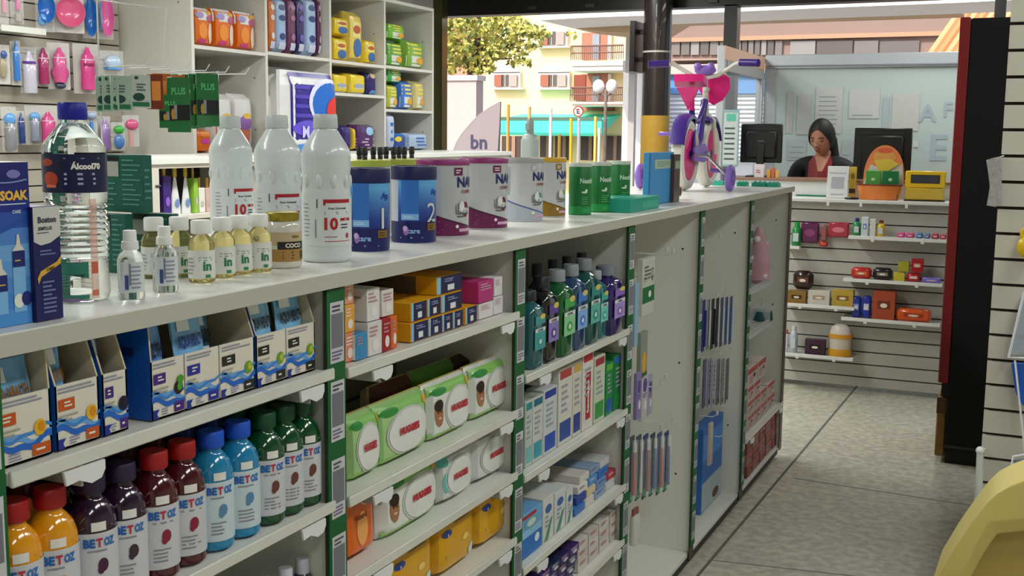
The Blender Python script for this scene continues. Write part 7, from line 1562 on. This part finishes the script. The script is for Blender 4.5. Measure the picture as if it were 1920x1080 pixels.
m = MB(); a, b2 = X3(1240, 300, 18.5), X3(1445, 172, 18.5); nsl = 16
for k in range(nsl): z0_, z1_ = a.z + (b2.z-a.z)*k/nsl, a.z + (b2.z-a.z)*(k+1)/nsl; m.prism([(a.x, 18.5, z0_), (a.x, 18.44, z0_+.02), (a.x, 18.5, z1_)], (b2.x-a.x, 0, 0), M('#e4e6ea', .5))
m.box(a.x, b2.x, 18.5, 18.55, -.1, b2.z, M('#d8dade', .5)); m.build('curtain', T)
m = MB(); rectp(m, 1255, 1445, 140, 176, 18.4, .4, M('#5f94cc', .5)); m.build('header', T)
m = MB(); rectp(m, 1210, 1450, 118, 140, 18.3, .5, M('#b4aaa2', .7)); m.build('lintel', T)
m = MB(); a, b2 = X3(1165, 300, 17), X3(1214, 134, 17); m.box(a.x, b2.x, 17, 18.2, -.1, b2.z, M('#e8e6e2', .7)); tag(m.build('white_pier'), 'sunlit white masonry pier left of the dark column', 'pier')
m = MB(); rectp(m, 1172, 1190, 52, 136, 16.5, .3, M('#b0aaa6', .6)); a = X3(1181, 136, 16.5); m.box(a.x-.05, a.x+.05, 16.6, 16.7, -.1, a.z, M('#b0aaa6', .6)); tag(m.build('grey_post'), 'grey vertical sign post beside the dark column outside', 'post')
# tile roof at the right
T = thing('tiled_roof', 'sunlit orange tiled roof slope above the black cooler', 'roof')
m = MB()
for k in range(9):
    p0_, p1_ = X3(1735+k*16, 118, 17), X3(1797+k*16, 28, 17.8); m.tube([tuple(p0_), tuple(p1_)], .055, M(['#e0a070', '#d48a58'][k % 2], .8), 8)
m.build('tiles', T)
m = MB(); a, b2 = X3(1730, 125, 17.2), X3(1900, 30, 18); m.prism([(a.x, 17.2, a.z), (b2.x, 17.2, a.z), (b2.x, 18.1, b2.z), (a.x+.6, 18.1, b2.z)], (0, .1, 0), M('#b87a54', .8)); m.build('roof_slope', T)
# sign bracket on the column
cxx = X3(1232, 100, 9.35).x
T = thing('bracket_sign', 'narrow black bracket sign fixed to the dark column, seen edge-on', 'sign')
m = MB(); a, b2 = X3(1190, 136, 9.35), X3(1201, 42, 9.35); m.box(a.x, b2.x, 9.2, 9.5, a.z, b2.z, M('#15100f', .4)); m.build('sign_case', T)
m = MB()
for py in (60, 112): p = X3(1201, py, 9.35); m.box(p.x, cxx-.10, 9.33, 9.37, p.z-.02, p.z+.02, M('#15100f', .4))
m.build('bracket', T)
# street poles, no-parking sign, globe lamp
for k, (px, pt, colr, lab) in enumerate([(953, 196, '#d89a4a', 'ochre pole, leftmost before the turquoise awning'), (993, 200, '#d8a860', 'ochre pole behind the pale bottle'), (1033, 203, '#e8e2dc', 'white pole in front of the turquoise awning'), (1049, 252, '#d8b040', 'short yellow pole below the awning'), (1071, 222, '#e0c020', 'bright yellow pole left of the no-parking sign'),
                                      (1117, 218, '#e0c860', 'pale yellow pole right of the no-parking sign'), (1124, 240, '#e4e0dc', 'white pole near the globe lamp')]):
    y = 22 + .25*k; p = X3(px, pt, y); m = MB(); m.tube([(p.x, y, -.1), (p.x, y, p.z)], .035, M(colr, .5), 8); tag(m.build('street_pole'), lab, 'pole', 'poles along the street')
p = X3(1086, 209, 21.5)
T = thing('parking_sign', 'round red and white no-parking sign on a white pole', 'road sign', (p.x, 21.5, -.1)); zc = p.z + .1
m = MB(); m.tube([(0, 0, 0), (0, 0, zc)], .032, M('#e4e2de', .5), 8); m.build('pole', T)
m = MB(); rr = 11*.0101; m.tube([(0, -.04, zc), (0, -.055, zc)], rr, M('#b04a40', .5), 24); Fs = lambda u, v, l: (u, -.056-l, v)
m.ell(Fs, 0, zc, rr*.78, rr*.78, M('#e4ddd8', .5), .001); m.text(Fs, 'E', 0, zc, rr*.9, M('#3a3634', .5), .004, bold=.04); dd = .7*rr
m.poly(Fs, [(-dd, zc+dd*.9), (-dd*.9, zc+dd), (dd, zc-dd*.9), (dd*.9, zc-dd)], M('#b04a40', .5), .007); m.build('disc', T)
p = X3(1136, 172, 21)
T = thing('globe_lamp', 'street lamp with white globes in front of the balconies', 'street lamp', (p.x, 21, -.1)); zc = p.z + .1
m = MB(); m.tube([(0, 0, 0), (0, 0, zc+.05)], [.05, .03], M('#8a7c70', .5), 8); m.tube([(-.16, 0, zc-.02), (0, 0, zc-.1), (.13, 0, zc-.02)], .018, M('#5a5048', .5), 6); m.build('post', T)
for xx in (-.15, .12):
    m = MB(); m.ball((xx, 0, zc+.10), .115, M('#f0eeea', .3), 14, 10, (1, 1, 1.2)); m.build('globe', T)
